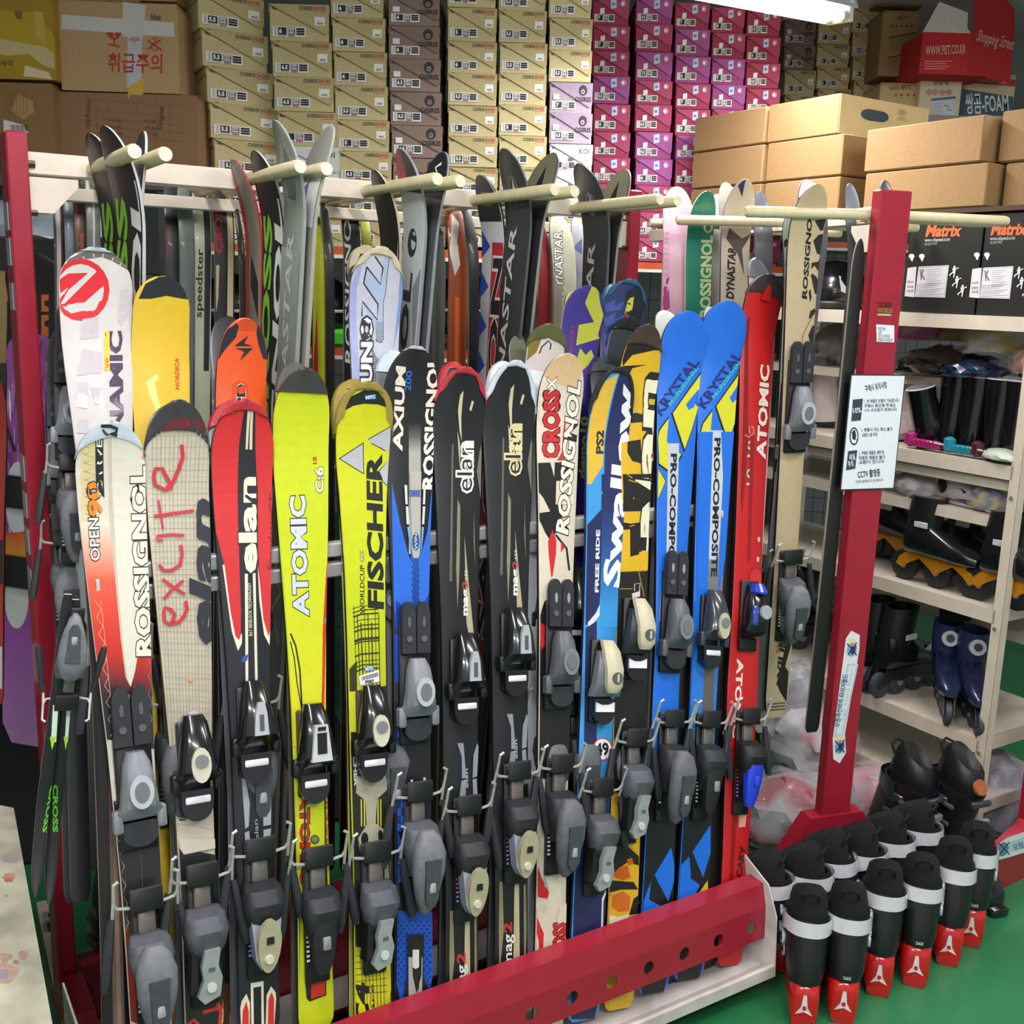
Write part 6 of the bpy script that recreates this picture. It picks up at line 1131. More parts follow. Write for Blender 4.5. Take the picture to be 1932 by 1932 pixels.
# ================================================================ cream goods shelves at the right
E1, E2, C0 = V((-.535, .845, 0)), V((.845, .535, 0)), V((1.45, 3.1, 0))
MS = frame(C0, E2, E1, Z); MSi = MS.inverted()
def onS(x, y, v=0.0):
    """pixel on the long side of the shelves, v metres in from the edge -> shelf coordinates (v, u, z)"""
    return MSi @ hit(x, y, C0+E2*v, E2)
def shelf_right():
    t = thing('shelving', 'cream steel shelving at the right stacked with boots, skates and boxes', 'shelving', MS); c = 'd8cbb8'
    for z, th, v0, u1 in ((1.672, .042, 0, 1.5), (1.47, .03, .1, 1.2), (1.243, .042, 0, 1.2), (1.195, .03, .02, 1.2), (1.08, .035, .03, 1.2), (.805, .042, 0, 1.2), (.69, .035, .22, 1.2), (.39, .045, 0, 1.2), (.17, .04, .0, 1.2)):
        m = MB().box(((v0+.46)/2, u1/2-.02, z-.004), (.46-v0, u1, .008), c, 'paint')
        m.box((v0, u1/2-.02, z-th/2), (.004, u1, th), c, 'paint'); m.box(((v0+.46)/2, -.02, z-th/2), (.46-v0, .004, th), c, 'paint'); m.box(((v0+.46)/2, u1-.02, z-th/2), (.46-v0, .004, th), c, 'paint'); m.build('shelf', t)
    for v, u in ((.0, -.045), (.46, -.045), (.46, 1.2)):
        m = MB().box((v+.012, u, .84), (.028, .004, 1.68), c, 'paint'); m.box((v, u+.016, .84), (.004, .034, 1.68), c, 'paint')
        for z in (.4, .8, 1.2): m.tube([(v-.003, u+.02, z-.05), (v-.006, u+.02, z-.05)], .006, '8c8a80', 'metal', 8)
        m.build('post', t)
    # cover board under the long cartons
    tag(MB().box((.22, .75, 1.977), (.44, 1.75, .014), '4a3626', 'card').build('board', None), 'brown board under the long flat cartons', 'board').matrix_world = MS
    # two black helmet boxes
    for i, (xa, xb, lab, word) in enumerate(((1838, 1700, 'black printed helmet box at the left of the two, size 54-58 blue', 'blue'), (1990, 1839, 'black printed helmet box at the right of the two, size 54-58 red', 'red'))):
        a = onS(xa, 584, .012); b = onS(xb, 584, .012); u0, u1 = (a.y, b.y) if i == 0 else (a.y, onS(1838, 584, .012).y-.004); w = u1-u0; h = 1.967-1.674
        o = MB().box((.15, 0, h/2), (.275, w-.004, h), '20221f', 'satin', bev=.002).build('helmet_box', None); o.matrix_world = MS @ Matrix.Translation(V((0, (u0+u1)/2, 1.6735))); tag(o, lab, 'box', None)
        oi = o.matrix_world.inverted(); a = Art(1272+(360/2.927 if i else 0), (-8/2.927 if i else 0), 2.927)
        a.T('Matrix', 'd86a34', 1385, 1305, 1575, 1302, 62, sh=.25, bold=.04); a.T('www.sdspeed.co.kr', 'd8d8d8', 1385, 1335, 1525, 1330, 20, bold=0); a.T('02-2237-9925', 'b8b8b8', 1385, 1355, 1452, 1352, 14, bold=0)
        for x in (1312, 1368): a.E('e8e8e6', x, 1415, 16, 13); a.P('e8e8e6', x-8, 1422, x+12, 1422, x+4, 1445, x-4, 1438)
        a.P('d8d8d4', 1290, 1495, 1340, 1490, 1325, 1650, 1275, 1650) if i else None
        a.o(1432+(122 if i else 0), 450+(2 if i else 0)); a.P('d9d6d6', 1085, 215, 1150, 205, 1132, 428, 1062, 420); [a.T(s_, '55504c', 1080, y, 1128, y-2, 20) for s_, y in ((word, 325), ('size', 360), ('54-58', 392))]
        a.P('d9d6dc', 1165, 205, 1386, 194, 1358, 432, 1136, 425); a.P('8a8890', 1172, 212, 1380, 202, 1353, 426, 1143, 419); a.P('dcd9de', 1174, 214, 1378, 204, 1351, 424, 1145, 417); a.T('K', '6a6870', 1178, 298, 1210, 296, 70, bold=.04)
        for j in range(9): a.S('8a8890', 2.5, 1225, 228+j*14, 1330-(j % 3)*18, 224+j*14)
        for j in range(7): a.S('8a8890', 2.5, 1150, 335+j*13, 1345-(j % 3)*30, 326+j*13)
        for (x, y) in ((1420, 235), (1440, 310), (1480, 375)): a.E('e8e8e6', x+8, y-28, 8, 9); a.P('e8e8e6', x-8, y-18, x+18, y-18, x+12, y+20, x-2, y+14); a.S('e8e8e6', 8, x, y+10, x-28, y+30, x-22, y+38); a.S('e8e8e6', 8, x+8, y+14, x+2, y+50); a.S('e8e8e6', 7, x+14, y-12, x+38, y-22)
        a.build('print', o, lambda x, y, hh: (.0118-hh, x, y), 'paper', pre=lambda x, y: (lambda p: (p.y, p.z))(oi @ hit(x, y, C0+E2*.012, E2)))
shelf_right()
def long_cartons():
    K = '93734b'
    def carton(label, u0, u1, z0, z1, v=0, d=.42, handle=False, col=K, skew=0):
        z1 -= .004; d = .45 if handle else d; t = thing('carton', label, 'carton', MS @ Matrix.Translation(V((v, u0, z0))) @ Matrix.Rotation(R(skew), 4, 'Z'), 'long flat cartons on the cream shelves'); w, h = u1-u0, z1-z0
        m = MB().box((d/2, w/2, h/2), (d, w-.006, h), col, 'card', bev=.004); m.build('body', t)
        f = MB().box((d/2, w/2, h*.51), (d+.006, w-.001, h*.985), col if not handle else 'cdb583', 'card', bev=.003) if not handle else MB().box((d/2, w/2, h*.5), (d+.004, w-.002, h*1.01), col, 'card', bev=.003); f.build('lid', t)
        if handle:
            MB().box((d/2, -.0015, h*.5), (d, .002, h*.98), 'c6b07c', 'card').build('end_panel', t, label='pale end panel with the hand hole')
            hb = MB().prism([(.17+.045*math.cos(k*math.tau/16)+(.03 if math.cos(k*math.tau/16) > 0 else -.03)*0+(.025 if k < 4 or k > 12 else -.025), h*.58+.018*math.sin(k*math.tau/16)) for k in range(16)], -.0045, -.0025, '2c3c44', 'satin', lambda x, y, z: (x, z, y)); hb.build('hand_hole', t, label='dark oval hand hole with plastic showing')
            a = Art(); a.up = -1
            for i in range(4): a.S('a08c60', .0015, .28, h*.72-i*.018, .34, h*.72-i*.018)
            a.T('품목', '9a8660', .285, h*.74, .33, h*.74, .012); a.T('수량', '9a8660', .285, h*.58, .33, h*.58, .012); a.build('print', t, lambda x, y, hh: (x, -.0027-hh, y), 'paper')
        return t
    L = [1.984, 2.112, 2.248, 2.378]
    carton('lower long carton nearest the right edge of the stack', .175, .62, L[0], L[1], 0, .42); carton('upper long carton nearest the right edge of the stack', .205, .63, L[1], L[2], 0, .42)
    for i, n in enumerate(('bottom', 'middle')): carton(f'{n} long carton in the centre of the flat carton pile', .725, 1.07, L[i], L[i+1], 0, .36)
    carton('open topped pale carton with an oval hand hole', .755, 1.08, L[2], L[3], 0, .36, True)
    for i, n in enumerate(('bottom', 'middle', 'top')): carton(f'{n} long carton at the left end of the flat carton pile', 1.09, 1.47, L[i], L[i+1], .0, .36)
    carton('tall flat carton cut by the right picture edge, upper', -.32, .19, L[1], L[2]+.012, .06, .4); carton('tall flat carton cut by the right picture edge, lower', -.32, .16, L[0], L[1], .06, .4)
long_cartons()
def back_right_cartons():
    def box(label, px, Y, d, col, art, rot=0, dcol=None, fin='card'):
        q = [atY(x, y, Y) for x, y in px]; w = q[1].x-q[0].x; h = q[0].z-q[2].z; c = V(((q[0].x+q[1].x)/2, Y, q[2].z)); M = Matrix.Translation(c) @ Matrix.Rotation(R(rot), 4, 'Z')
        t = thing('carton', label, 'carton', M); MB().box((0, d/2, h/2), (w, d, h), col, fin, bev=.004).build('body', t)
        f = MB().box((0, d*.25, h+.003), (w*.98, d*.48, .005), dcol or col, fin); f.box((0, d*.75, h+.003), (w*.98, d*.48, .005), dcol or col, fin); f.build('flap', t)
        if art:
            a = Art(); art(a); Mi = M.inverted(); nn = M.to_3x3() @ V((0, -1, 0))
            a.build('print', t, lambda x, y, hh: (x, -.0006-hh, y), 'paper', pre=lambda x, y: (lambda p: (max(-w/2, min(w/2, p.x)), max(0, min(h, p.z))))(Mi @ hit(x, y, c, nn)))
        return t
    def foam_side(a):
        a.o(1272, 0, 2.927); a.P('a83230', 1590, 415, 1890, 440, 1880, 478, 1590, 455); a.P('2a5468', 1580, 490, 1872, 535, 1870, 640, 1572, 640); a.T('쌍곰-FOAM', 'd8d8c4', 1610, 622, 1850, 610, 88, bold=.015); a.T('MAXIMUM FOAM', 'd8b8b0', 1660, 450, 1850, 465, 20)
    def foam_front(a):
        a.o(1272, 0, 2.927); a.T('쌍곰-폼', '4a4438', 1430, 468, 1520, 462, 26)
        for i, x in enumerate((1410, 1440, 1480, 1518)): a.P('b05048', x, 490, x+20, 508, x, 528, x-20, 510); a.P('d8ccb0', x, 496, x+13, 509, x, 521, x-13, 510); a.E('4a4438', x, 509, 5)
        a.P('c2ccd0', 1418, 545, 1555, 532, 1545, 660, 1432, 672); a.P('3a6488', 1418, 545, 1555, 532, 1553, 545, 1420, 558); a.P('3a6488', 1430, 660, 1545, 650, 1544, 660, 1430, 672); [a.S('7a94a8', 3, 1430, 575+i*14, 1480, 572+i*14) for i in range(5)]; a.S('4a5058', 5, 1490, 580, 1520, 590, 1505, 600, 1530, 610)
    def adhesive(a): a.o(1272, 0, 2.927); a.T('타이거 세탁 폰드', '4a4030', 1190, 500, 1310, 492, 20); [a.P('b05048', x, 515, x+10, 525, x, 536, x-10, 526) for x in (1225, 1255, 1290, 1325)]
    def plain(a):
        a.o(1272, 0, 2.927); [a.S('5c5040', 2.5, 1190, 215+i*13, 1330-(i % 2)*20, 196+i*13) for i in range(6)]; a.S('3c3428', 7, 1185, 208, 1340, 182); a.S('3c3428', 7, 1180, 320, 1325, 292); [a.S('5c5040', 2.5, 1180, 335+i*13, 1320-(i % 3)*20, 312+i*13) for i in range(6)]; a.T('제품안내', '5c5040', 1230, 110, 1300, 100, 16); [a.E('5c5040', 1200+i*28, 145, 7) for i in range(5)]
    t = thing('storage_table', 'plain table behind the flat cartons carrying the foam boxes', 'table', Matrix.Translation(V((2.1, 5.25, 0)))); z = atY(1800, 228, 5).z
    MB().box((0, 0, z-.03), (1.9, .9, .04), '6a6258', 'paint').build('tabletop', t)
    for sx in (-.9, .9):
        for sy in (-.4, .4): MB().box((sx, sy, z/2-.03), (.05, .05, z-.05), '4a4844', 'paint').build('leg', t)
    box('white sided foam carton with hazard diamonds and a blue label', [(1738, 147), (1818, 139), (1806, 228), (1742, 228)], 4.9, .35, 'd2c6a8', foam_front)
    box('foam carton with a teal panel and large pale lettering', [(1819, 141), (1918, 150), (1910, 228), (1812, 228)], 4.95, .35, 'c8b48c', foam_side)
    box('adhesive carton with small red diamonds behind the hand hole carton', [(1662, 158), (1736, 148), (1738, 228), (1662, 228)], 4.95, .35, 'c4ae7c', adhesive)
    box('tall dim carton with printed lines left of the red box', [(1667, 22), (1740, 16), (1738, 146), (1664, 150)], 5.0, .3, '9c8458', plain)
    box('brown carton at the top right under the ceiling', [(1750, -50), (1865, -60), (1868, 20), (1752, 22)], 5.3, .3, '7c5c40', None)
    box('dim carton with tape above the tall printed carton', [(1660, -60), (1748, -62), (1748, 14), (1662, 18)], 5.1, .3, '84663e', None)
    # open red shipping box
    q0, q1 = atY(1740, 70, 4.75), atY(1838, 136, 4.75); z0 = atY(1790, 141, 4.75).z; z1 = atY(1790, 62, 4.75).z; xl, xm = q0.x, atY(1828, 100, 4.75).x; xr = atY(1915, 100, 4.85).x
    M = Matrix.Translation(V((xm, 4.75, z0))); t = thing('carton', 'open red printed carton with raised flaps on top of the foam boxes', 'carton', M); w = xm-xl; h = z1-z0; wr = xr-xm; rd = 'c02a2c'; m = MB(); th = .005
    m.box((-w/2, 0, h/2), (w, th, h), rd, 'card'); m.prism([(0, 0), (wr, .12), (wr, .125), (0, .005)], 0, h, rd, 'card'); m.box((-w+.003, .2, h/2), (th, .4, h), rd, 'card'); m.prism([(-w, .4), (wr, .42), (wr, .425), (-w, .405)], 0, h, rd, 'card'); m.box((-.05, .2, .004), (w+wr*.4, .38, .006), rd, 'card'); m.build('body', t)
    f = lambda x, y, z: (x, z, y)
    MB().prism([(-w, h), (-.0, h), (-.02, h+.02), (-w*.15, h+.075), (-w*.78, h+.11)], 0, .004, 'd5cfd0', 'card', lambda x, y, z: (x, z-(y-h)*.3, y)).build('flap', t, label='pale inner side of a raised flap')
    MB().prism([(.01, h), (wr, h), (wr*.95, h+.13), (wr*.75, h+.16), (.0, h+.19)], 0, .004, rd, 'card', lambda x, y, z: (x, z+x*.5+(y-h)*.1, y)).build('flap', t)
    a = Art(); a.up = -1; a.T('WWW.FIST.CO.KR', 'e8b8b0', -w*.9, h*.45, -w*.08, h*.52, .035); [a.S('d88c84', .004, -w*.9, h*(.3-.06*i), -w*(.35+.1*(i % 2)), h*(.32-.06*i)) for i in range(4)]; a.build('print', t, lambda x, y, hh: (x, -.0035-hh, y), 'paper')
    a = Art(); a.up = -1; a.T('Shopping Street', 'e0b0a8', .03, h*.86, wr*.98, h*.8, .045, sh=.2); a.build('print', t, lambda x, y, hh: (x, x*.12/wr-.001-hh, y), 'paper')
back_right_cartons()
# ================================================================ boots, skates and wrapped goods
_BT = {}
def boot_meshes(kind):
    if kind in _BT: return _BT[kind]
    sh, cu, bd = dict(red=('c41a1c', '191b1c', 'dfdde2'), black=('17181a', '1b1c1f', '2a2c30'), navy=('1c1e24', '1f2a4c', '26282c'))[kind]; out = []
    def add(name, mb, par=None, lab=None): out.append((name, mb.mesh(name, 45), par, lab))
    m = MB(); hull(m, [(-.125, .028, .004, .085), (-.118, .036, .0, .1), (-.08, .041, 0, .125), (0, .043, 0, .14), (.07, .047, 0, .11), (.13, .045, 0, .08), (.165, .032, .004, .06), (.172, .02, .01, .045)], sh, 'gloss', 14, 3.4)
    hull(m, [(-.13, .03, 0, .028), (-.06, .036, 0, .02), (-.055, .03, 0, .01)], sh, 'gloss', 10); hull(m, [(.06, .04, 0, .016), (.185, .03, 0, .022), (.19, .02, .002, .018)], sh, 'gloss', 10); add('boot_shell', m)
    def ring(z, cy, rx, ry, n=18, tilt=.0): return [(rx*abs(math.cos(k*math.tau/n))**.85*math.copysign(1, math.cos(k*math.tau/n)), cy+ry*abs(math.sin(k*math.tau/n))**.85*math.copysign(1, math.sin(k*math.tau/n)), z+tilt*math.sin(k*math.tau/n)) for k in range(n)]
    kz = (lambda z: .1+(z-.1)*.78) if kind == 'red' else (lambda z: z)
    c = MB(); c.loft([ring(kz(.085), -.045, .044, .072), ring(kz(.12), -.04, .051, .078), ring(kz(.18), -.028, .054, .075), ring(kz(.25), -.008, .056, .074, tilt=-.01), ring(kz(.272), 0, .057, .074, tilt=-.012), ring(kz(.27), 0, .05, .066, tilt=-.012)], cu, 'satin', (1, 0)); add('cuff', c, None)
    b = MB(); n = 18; R0, R1 = [], []
    for k in range(n+1):
        a = math.pi+k*math.pi/n; e = abs(k/n-.5)*2; dz = .034 if e < .72 else .034+.024*(e-.72)/.28
        for Rr, z in ((R0, kz(.276)-dz), (R1, kz(.28))):
            cs, sn = math.cos(a), math.sin(a); o_ = .004 if Rr is R0 else 0; Rr.append(((.0622+o_*.5)*abs(cs)**.85*math.copysign(1, cs), -.002-(.0815+o_)*abs(sn)**.85, z-.012*sn*.6))
    b.add(R0+R1, [(k, k+1, n+2+k, n+1+k) for k in range(n)], bd, 'gloss'); add('cuff_band', b, None, 'white rear band of the cuff' if kind == 'red' else None)
    l = MB(); l.loft([ring(kz(.25), .0, .05, .064), ring(kz(.3), .006, .049, .062, tilt=-.016), ring(kz(.335), .012, .043, .054, tilt=-.026), ring(kz(.35), .014, .03, .04, tilt=-.026), ring(kz(.345), .014, .016, .024, tilt=-.02)], '131416' if kind != 'navy' else '26345c', 'satin' if kind == 'black' else 'fabric', (0, 1)); zt = kz(.345); l.tube([(-.02, -.044, zt-.01), (-.021, -.056, zt+.014), (0, -.06, zt+.024), (.021, -.056, zt+.014), (.02, -.044, zt-.01)], .004, '161718', 'fabric', 8); add('liner', l)
    for i, (y, z) in enumerate(((.03, .235), (.02, .185), (.05, .12), (.09, .085))):
        z = kz(z); q = MB(); col = 'd4d8de' if kind == 'red' else '3c3e42'; x = .058 if i < 2 else .05
        q.box((x, y-.03, z), (.008, .05, .024), col, 'gloss', bev=.002); q.box((x+.006, y+.005, z-.002), (.008, .036, .012), 'b8bcc2' if kind == 'red' else '54575c', 'metal', bev=.002); q.box((x+.004, y-.045, z), (.006, .006, .01), '22242a'); add('buckle', q, None, 'pale side buckle' if kind == 'red' else None)
    if kind == 'red':
        a = Art(); a.up = -1; W = 'e6e2e0'; a.P(W, -.004, .085, .004, .085, .008, .055, .022, .032, 0, .043, -.022, .032, -.008, .055); a.E('c41a1c', 0, .052, .005, .006)
        o = a.build('heel_mark', None, lambda x, y, h: (x, -.1295-h+.09*max(0, y-.04)+8*x*x, y), 'paper'); out.append(('heel_mark', o.data, None, None)); bpy.data.objects.remove(o)
        a = Art(); a.up = -1; a.T('26.0/26.5 - 307 mm', '5a5c62', -.026, .222, .03, .222, .009); a.T('265', 'c8c8c8', -.008, .118, .012, .118, .008, bold=.04)
        o = a.build('band_print', None, lambda x, y, h: (x, (-.0845 if y > .2 else -.128)-h+12*x*x, y), 'paper'); out.append(('band_print', o.data, None, None)); bpy.data.objects.remove(o)
    _BT[kind] = out; return out
def boot(kind, label, P, head, sc=1.0, group=None, mirror=False, tilt=0):
    M = Matrix.Translation(P) @ Matrix.Rotation(-head, 4, 'Z') @ Matrix.Rotation(tilt, 4, 'Y') @ Matrix.Diagonal((-sc*.93 if mirror else sc*.93, sc, sc, 1)); t = thing('ski_boot', label, 'ski boot', M, group)
    for name, me, par, lab in boot_meshes(kind):
        if mirror and name == 'band_print': continue
        o = link(name, me, t)
        if lab: o['label'] = lab
    return t
def floor_boots():
    g = 'black ski boots with red heels on the green floor'
    for i, (x, y, lab, mir) in enumerate(((1514, 1940, 'red heeled boot nearest the viewer, first of the front line', True), (1588, 1932, 'red heeled boot second in the front line from the rack', False), (1655, 1880, 'red heeled boot third in the front line from the rack', True), (1724, 1862, 'red heeled boot fourth in the front line from the rack', False), (1786, 1822, 'red heeled boot fifth in the front line from the rack', True), (1828, 1786, 'red heeled boot at the far end of the front line', False))):
        p = flr(x, y); h = math.atan2(p.x, p.y)-R(6); d = V((math.sin(h), math.cos(h), 0)); boot('red', lab, p+d*.13, h, 1.0, g, mir)
    for i, (x, y, lab) in enumerate(((1452, 1682, 'boot with a curved white band beside the rack tray'), (1528, 1668, 'second boot of the rear line, curved white band'), (1574, 1640, 'third boot of the rear line, curved white band'), (1632, 1626, 'fourth boot of the rear line, curved white band'), (1686, 1602, 'fifth boot of the rear line, curved white band'), (1740, 1580, 'last boot of the rear line by the black boots'))):
        p = flr(x, y, .22); p.z = 0; h = math.atan2(p.x, p.y)-R(72); boot('red', lab, p+V((-.01, .05, 0)), h, 1.0, g, True)
    for x, y, z, lab, hd, sc in ((1722, 1440, .36, 'tall glossy black boot behind the rear line, left of two', 150, 1.12), (1812, 1448, .36, 'tall glossy black boot with an orange oval on the tongue', 160, 1.15)):
        p = flr(x, y, z); p.z = 0; t = boot('black', lab, p, R(hd), sc, None)
        MB().box((0, .085, .2), (.06, .012, .02), '9a9ca2', 'metal', bev=.003).build('buckle', t, label='shiny front buckle'); MB().box((0, .082, .25), (.064, .012, .016), '3a3c40', 'gloss', bev=.003).build('strap', t)
        if sc > 1.13: MB().tube([(0, .07, .29), (0, .076, .293)], [.022, .02], 'a85a34', 'satin', 14).build('tongue_badge', t, label='orange oval badge on the tongue')
floor_boots()
def skate(label, P, head, kind='orange', tilt=0, sc=1.0, group=None):
    M = Matrix.Translation(P) @ Matrix.Rotation(-head, 4, 'Z') @ Matrix.Rotation(tilt, 4, 'X') @ Matrix.Diagonal((sc, sc, sc, 1)); t = thing('inline_skate', label, 'inline skate', M, group)
    fr = 'd8901c' if kind == 'orange' else '2c2e34'; bo = '17181b' if kind != 'navy' else '1c2340'
    rw = .05 if kind == 'orange' else .04
    for i, y in enumerate((-.125, 0, .125) if kind == 'orange' else (-.12, -.04, .04, .12)):
        w = MB().tube([(-.011, y, rw), (-.008, y, rw), (.008, y, rw), (.011, y, rw)], [rw-.006, rw, rw, rw-.006], '17181a' if kind == 'orange' else '3c4046', 'rubber', 18); w.tube([(-.014, y, rw), (.014, y, rw)], .012, '9a9ca0', 'metal', 10); w.build('wheel', t)
    f = MB(); pl = [(-.15, .042), (-.125, .03), (-.08, .06), (-.04, .046), (0, .062), (.04, .046), (.08, .06), (.125, .03), (.15, .042), (.12, .092), (-.11, .092)]
    if kind == 'orange': pl = [(-.15, .05), (-.125, .042), (-.1, .062), (-.0625, .084), (-.025, .06), (0, .042), (.025, .06), (.0625, .084), (.1, .062), (.125, .042), (.15, .05), (.13, .078), (.07, .098), (-.11, .1), (-.14, .075)]
    for x in (-.017, .014): f.prism(pl, x, x+.003, fr, 'metal', lambda a, b, c: (c, a, b))
    f.box((0, .01, .09), (.034, .2, .006), fr, 'metal'); f.build('frame', t, label='orange anodised wheel frame' if kind == 'orange' else None)
    b = MB(); hull(b, [(-.12, .03, .093, .2), (-.1, .038, .093, .23), (-.02, .042, .093, .2), (.06, .042, .093, .16), (.12, .036, .093, .14), (.145, .02, .098, .125)], bo, 'gloss', 14); b.build('boot_shell', t)
    c = MB(); 
    ringc = lambda z, cy, rx, ry: [(rx*math.cos(k*math.tau/14), cy+ry*math.sin(k*math.tau/14), z) for k in range(14)]
    c.loft([ringc(.16, -.07, .042, .055), ringc(.23, -.065, .047, .06), ringc(.29, -.055, .048, .06), ringc(.288, -.055, .04, .05), ringc(.22, -.06, .036, .046)], bo if kind != 'navy' else '2a3460', 'satin', (1, 1)); c.build('cuff', t)
    if kind == 'navy': q = MB().tube([(0, -.02, .245), (0, .008, .25)], .026, 'c6c8cc', 'satin', 14); q.tube([(0, .0, .25), (0, .012, .252)], .013, '3a3c42', 'satin', 12); q.build('badge', t, label='white oval badge')
    else: MB().box((.043, -.05, .2), (.006, .05, .02), 'c8ccd0', 'gloss', bev=.002).build('buckle', t)
    return t
def bag(label, c, size, col, seed, cols=None, film=1.12, grp=None, cat='bag'):
    o = blob('wrapped_goods', label, cat, c, size, col, 'gloss' if 6 <= seed <= 8 else 'satin', seed, .16, 2.6, 3, cols, grp)
    if 6 <= seed <= 8: return o
    from mathutils import noise
    bm = bmesh.new(); bmesh.ops.create_icosphere(bm, subdivisions=4, radius=1); m = MB(); vs = []
    for v in bm.verts:
        n = noise.fractal(v.co*4.2+V((seed*3, 2, 1)), .8, 2.2, 5); k = film*(1+.16*n); vs.append((v.co.x*size[0]*k, v.co.y*size[1]*k, max(-.36, v.co.z)*size[2]*k))
    m.add(vs, [tuple(v.index for v in f.verts) for f in bm.faces], 'e8ecf0', plastic_film()); bm.free(); m.build('plastic_wrap', o, 70, label='clear crinkled plastic wrap'); return o
def goods():
    W = lambda v, u, z: MS @ V((v, u, z))
    def at(x, y, v=.1): p = onS(x, y, v); return p.y, p.z
    # wrapped clothing on the second shelf
    for lab, x, v, z, sz, col, cols, s in (('wrapped pink garment under the top cream shelf', 1712, .2, 1.60, (.12, .07, .05), 'c83c84', ['c83c84', 'd85c9c', 'b8b0c0'], 3), ('wrapped yellow garment under the top cream shelf', 1796, .22, 1.60, (.08, .07, .045), 'c89c20', ['c89c20', 'a8882c', 'd8c890'], 4), ('clear bag with yellow straps at the right of the second shelf', 1865, .16, 1.58, (.12, .09, .07), 'b0a878', ['b8b4a0', 'c8b02c', 'c8ccc8', '9aa0a4'], 5), ('wrapped dark brown jacket with gold print', 1768, .1, 1.515, (.15, .1, .06), '1f1b17', ['1f1b17', '2a221a', '171614'], 6), ('wrapped black garment in front of the brown jacket', 1730, .06, 1.495, (.1, .08, .04), '17140f', ['17140f', '2c251c'], 7), ('wrapped navy and teal garment on the second shelf', 1815, .05, 1.497, (.1, .07, .036), '16183a', ['16183a', '1d2448', '1f5a60'], 8), ('orange red wrapped goods at the right picture edge', 1928, .1, 1.53, (.06, .07, .06), 'a84830', ['a84830', 'c87860', 'c8c8c4'], 9)):
        u = onS(x, 680, v).y; bag(lab, W(v+.06, u, z), sz, col, s, cols, grp=None)
    a = Art(); a.up = -1
    # black rubber boots and white boots on the third shelf
    def wellie(lab, u, v, lean_, turn, h=.23, col='101114', cuff='b8b0b4', grp='black rubber boots on the third shelf', sole='141416'):
        M = MS @ Matrix.Translation(V((v, u, 1.247))) @ Matrix.Rotation(turn, 4, 'Z') @ Matrix.Rotation(lean_, 4, 'Y'); t = thing('rubber_boot', lab, 'boot', M, grp)
        rg = lambda z, cx, rx, ry: [(cx+rx*math.cos(k*math.tau/16), ry*math.sin(k*math.tau/16), z) for k in range(16)]
        m = MB().loft([rg(.0, -.03, .075, .042), rg(.03, -.03, .08, .046), rg(.06, -.02, .07, .046), rg(.1, .0, .05, .045), rg(.16, .005, .044, .047), rg(h, .005, .046, .052)], col, 'gloss', (1, 0)); m.build('boot_shaft', t, 60)
        MB().loft([rg(0, -.03, .077, .044), rg(.02, -.03, .083, .048), rg(.0201, -.03, .07, .04)], sole, 'rubber', (1, 1)).build('sole', t)
        MB().loft([rg(h, .005, .046, .052), rg(h+.004, .005, .042, .048), rg(h-.06, .005, .04, .046)], cuff, 'fabric', (0, 1)).build('lining', t, label='pale lining inside the shaft'); return t
    for i, (x, lab, ln, so) in enumerate(((1765, 'glossy black rubber boot tipped over at the left of the row', R(24), '141416'), (1800, 'second glossy black rubber boot in the row', R(4), '141416'), (1840, 'third glossy black rubber boot with a brown sole', 0, '3a241e'), (1888, 'fourth glossy black rubber boot by the shelf post', 0, '3a241e'), (1925, 'fifth glossy black rubber boot at the picture edge', 0, '3a241e'))):
        wellie(lab, onS(x, 790, .12).y, .12, 0, R(180+(-50 if i == 0 else 0)), .235, sole=so) if i else wellie(lab, onS(x, 790, .1).y, .1, R(16), R(150), .2)
    for i, (x, lab) in enumerate(((1700, 'white leather boot leaning at the left of the third shelf'), (1722, 'second white leather boot behind the pink handle'))): wellie(lab, onS(x, 790, .16).y, .15+.03*i, R(14), R(120), .17, 'd8c8c8', 'c8b8b4', 'white boots on the third shelf', '8c8078')
    for lab, x, y, col in (('magenta L-shaped plastic handle on the third shelf', 1733, 838, 'a02468'), ('turquoise L-shaped plastic handle on the third shelf', 1808, 848, '20889c'), ('wine red L-shaped plastic handle on the third shelf', 1862, 853, '4c1a24')):
        p = onS(x, y, .012); M = MS @ Matrix.Translation(V((.03, p.y, 1.268))); t = thing('binding_lever', lab, 'handle', M, 'plastic handles at the front of the third shelf')
        m = MB().box((.0, .045, .006), (.034, .034, .05), col, 'satin', bev=.009); m.box((.0, -.015, -.004), (.026, .11, .026), col, 'satin', bev=.006); m.build('grip', t); MB().tube([(-.012, -.03, .006), (-.014, -.09, .004)], .003, 'c8c4b8', 'metal', 6).build('pin', t)
        for i in range(5): MB().box((-.014, -.05+i*.016, .0), (.004, .006, .016), col, 'gloss').build('rib', t)
    tag(blob('slipper', 'pale green slipper at the right end of the third shelf', 'slipper', W(.05, .07, 1.262), (.05, .1, .025), 'b8c4b4', 'satin', 11, .04)if 0 else blob('slipper', 'pale green slipper at the right end of the third shelf', 'slipper', W(.04, .05, 1.262), (.05, .08, .022), 'b8c4b4', 'satin', 11, .04), 'pale green slipper at the right end of the third shelf', 'slipper')
    # fourth level: wrapped shoes
    bag('crumpled clear plastic bag of pale goods under the third shelf', W(.12, onS(1735, 915, .1).y, 1.11), (.09, .1, .06), 'b0aaa4', 12, ['b8b0ac', '8c8884', 'd0ccc8']); bag('wrapped blue and yellow goods beside the shelf post', W(.1, onS(1880, 930, .1).y, 1.115), (.07, .07, .06), '28386c', 14, ['28386c', '3a4a84', 'b89c40', 'c8d0d8'])
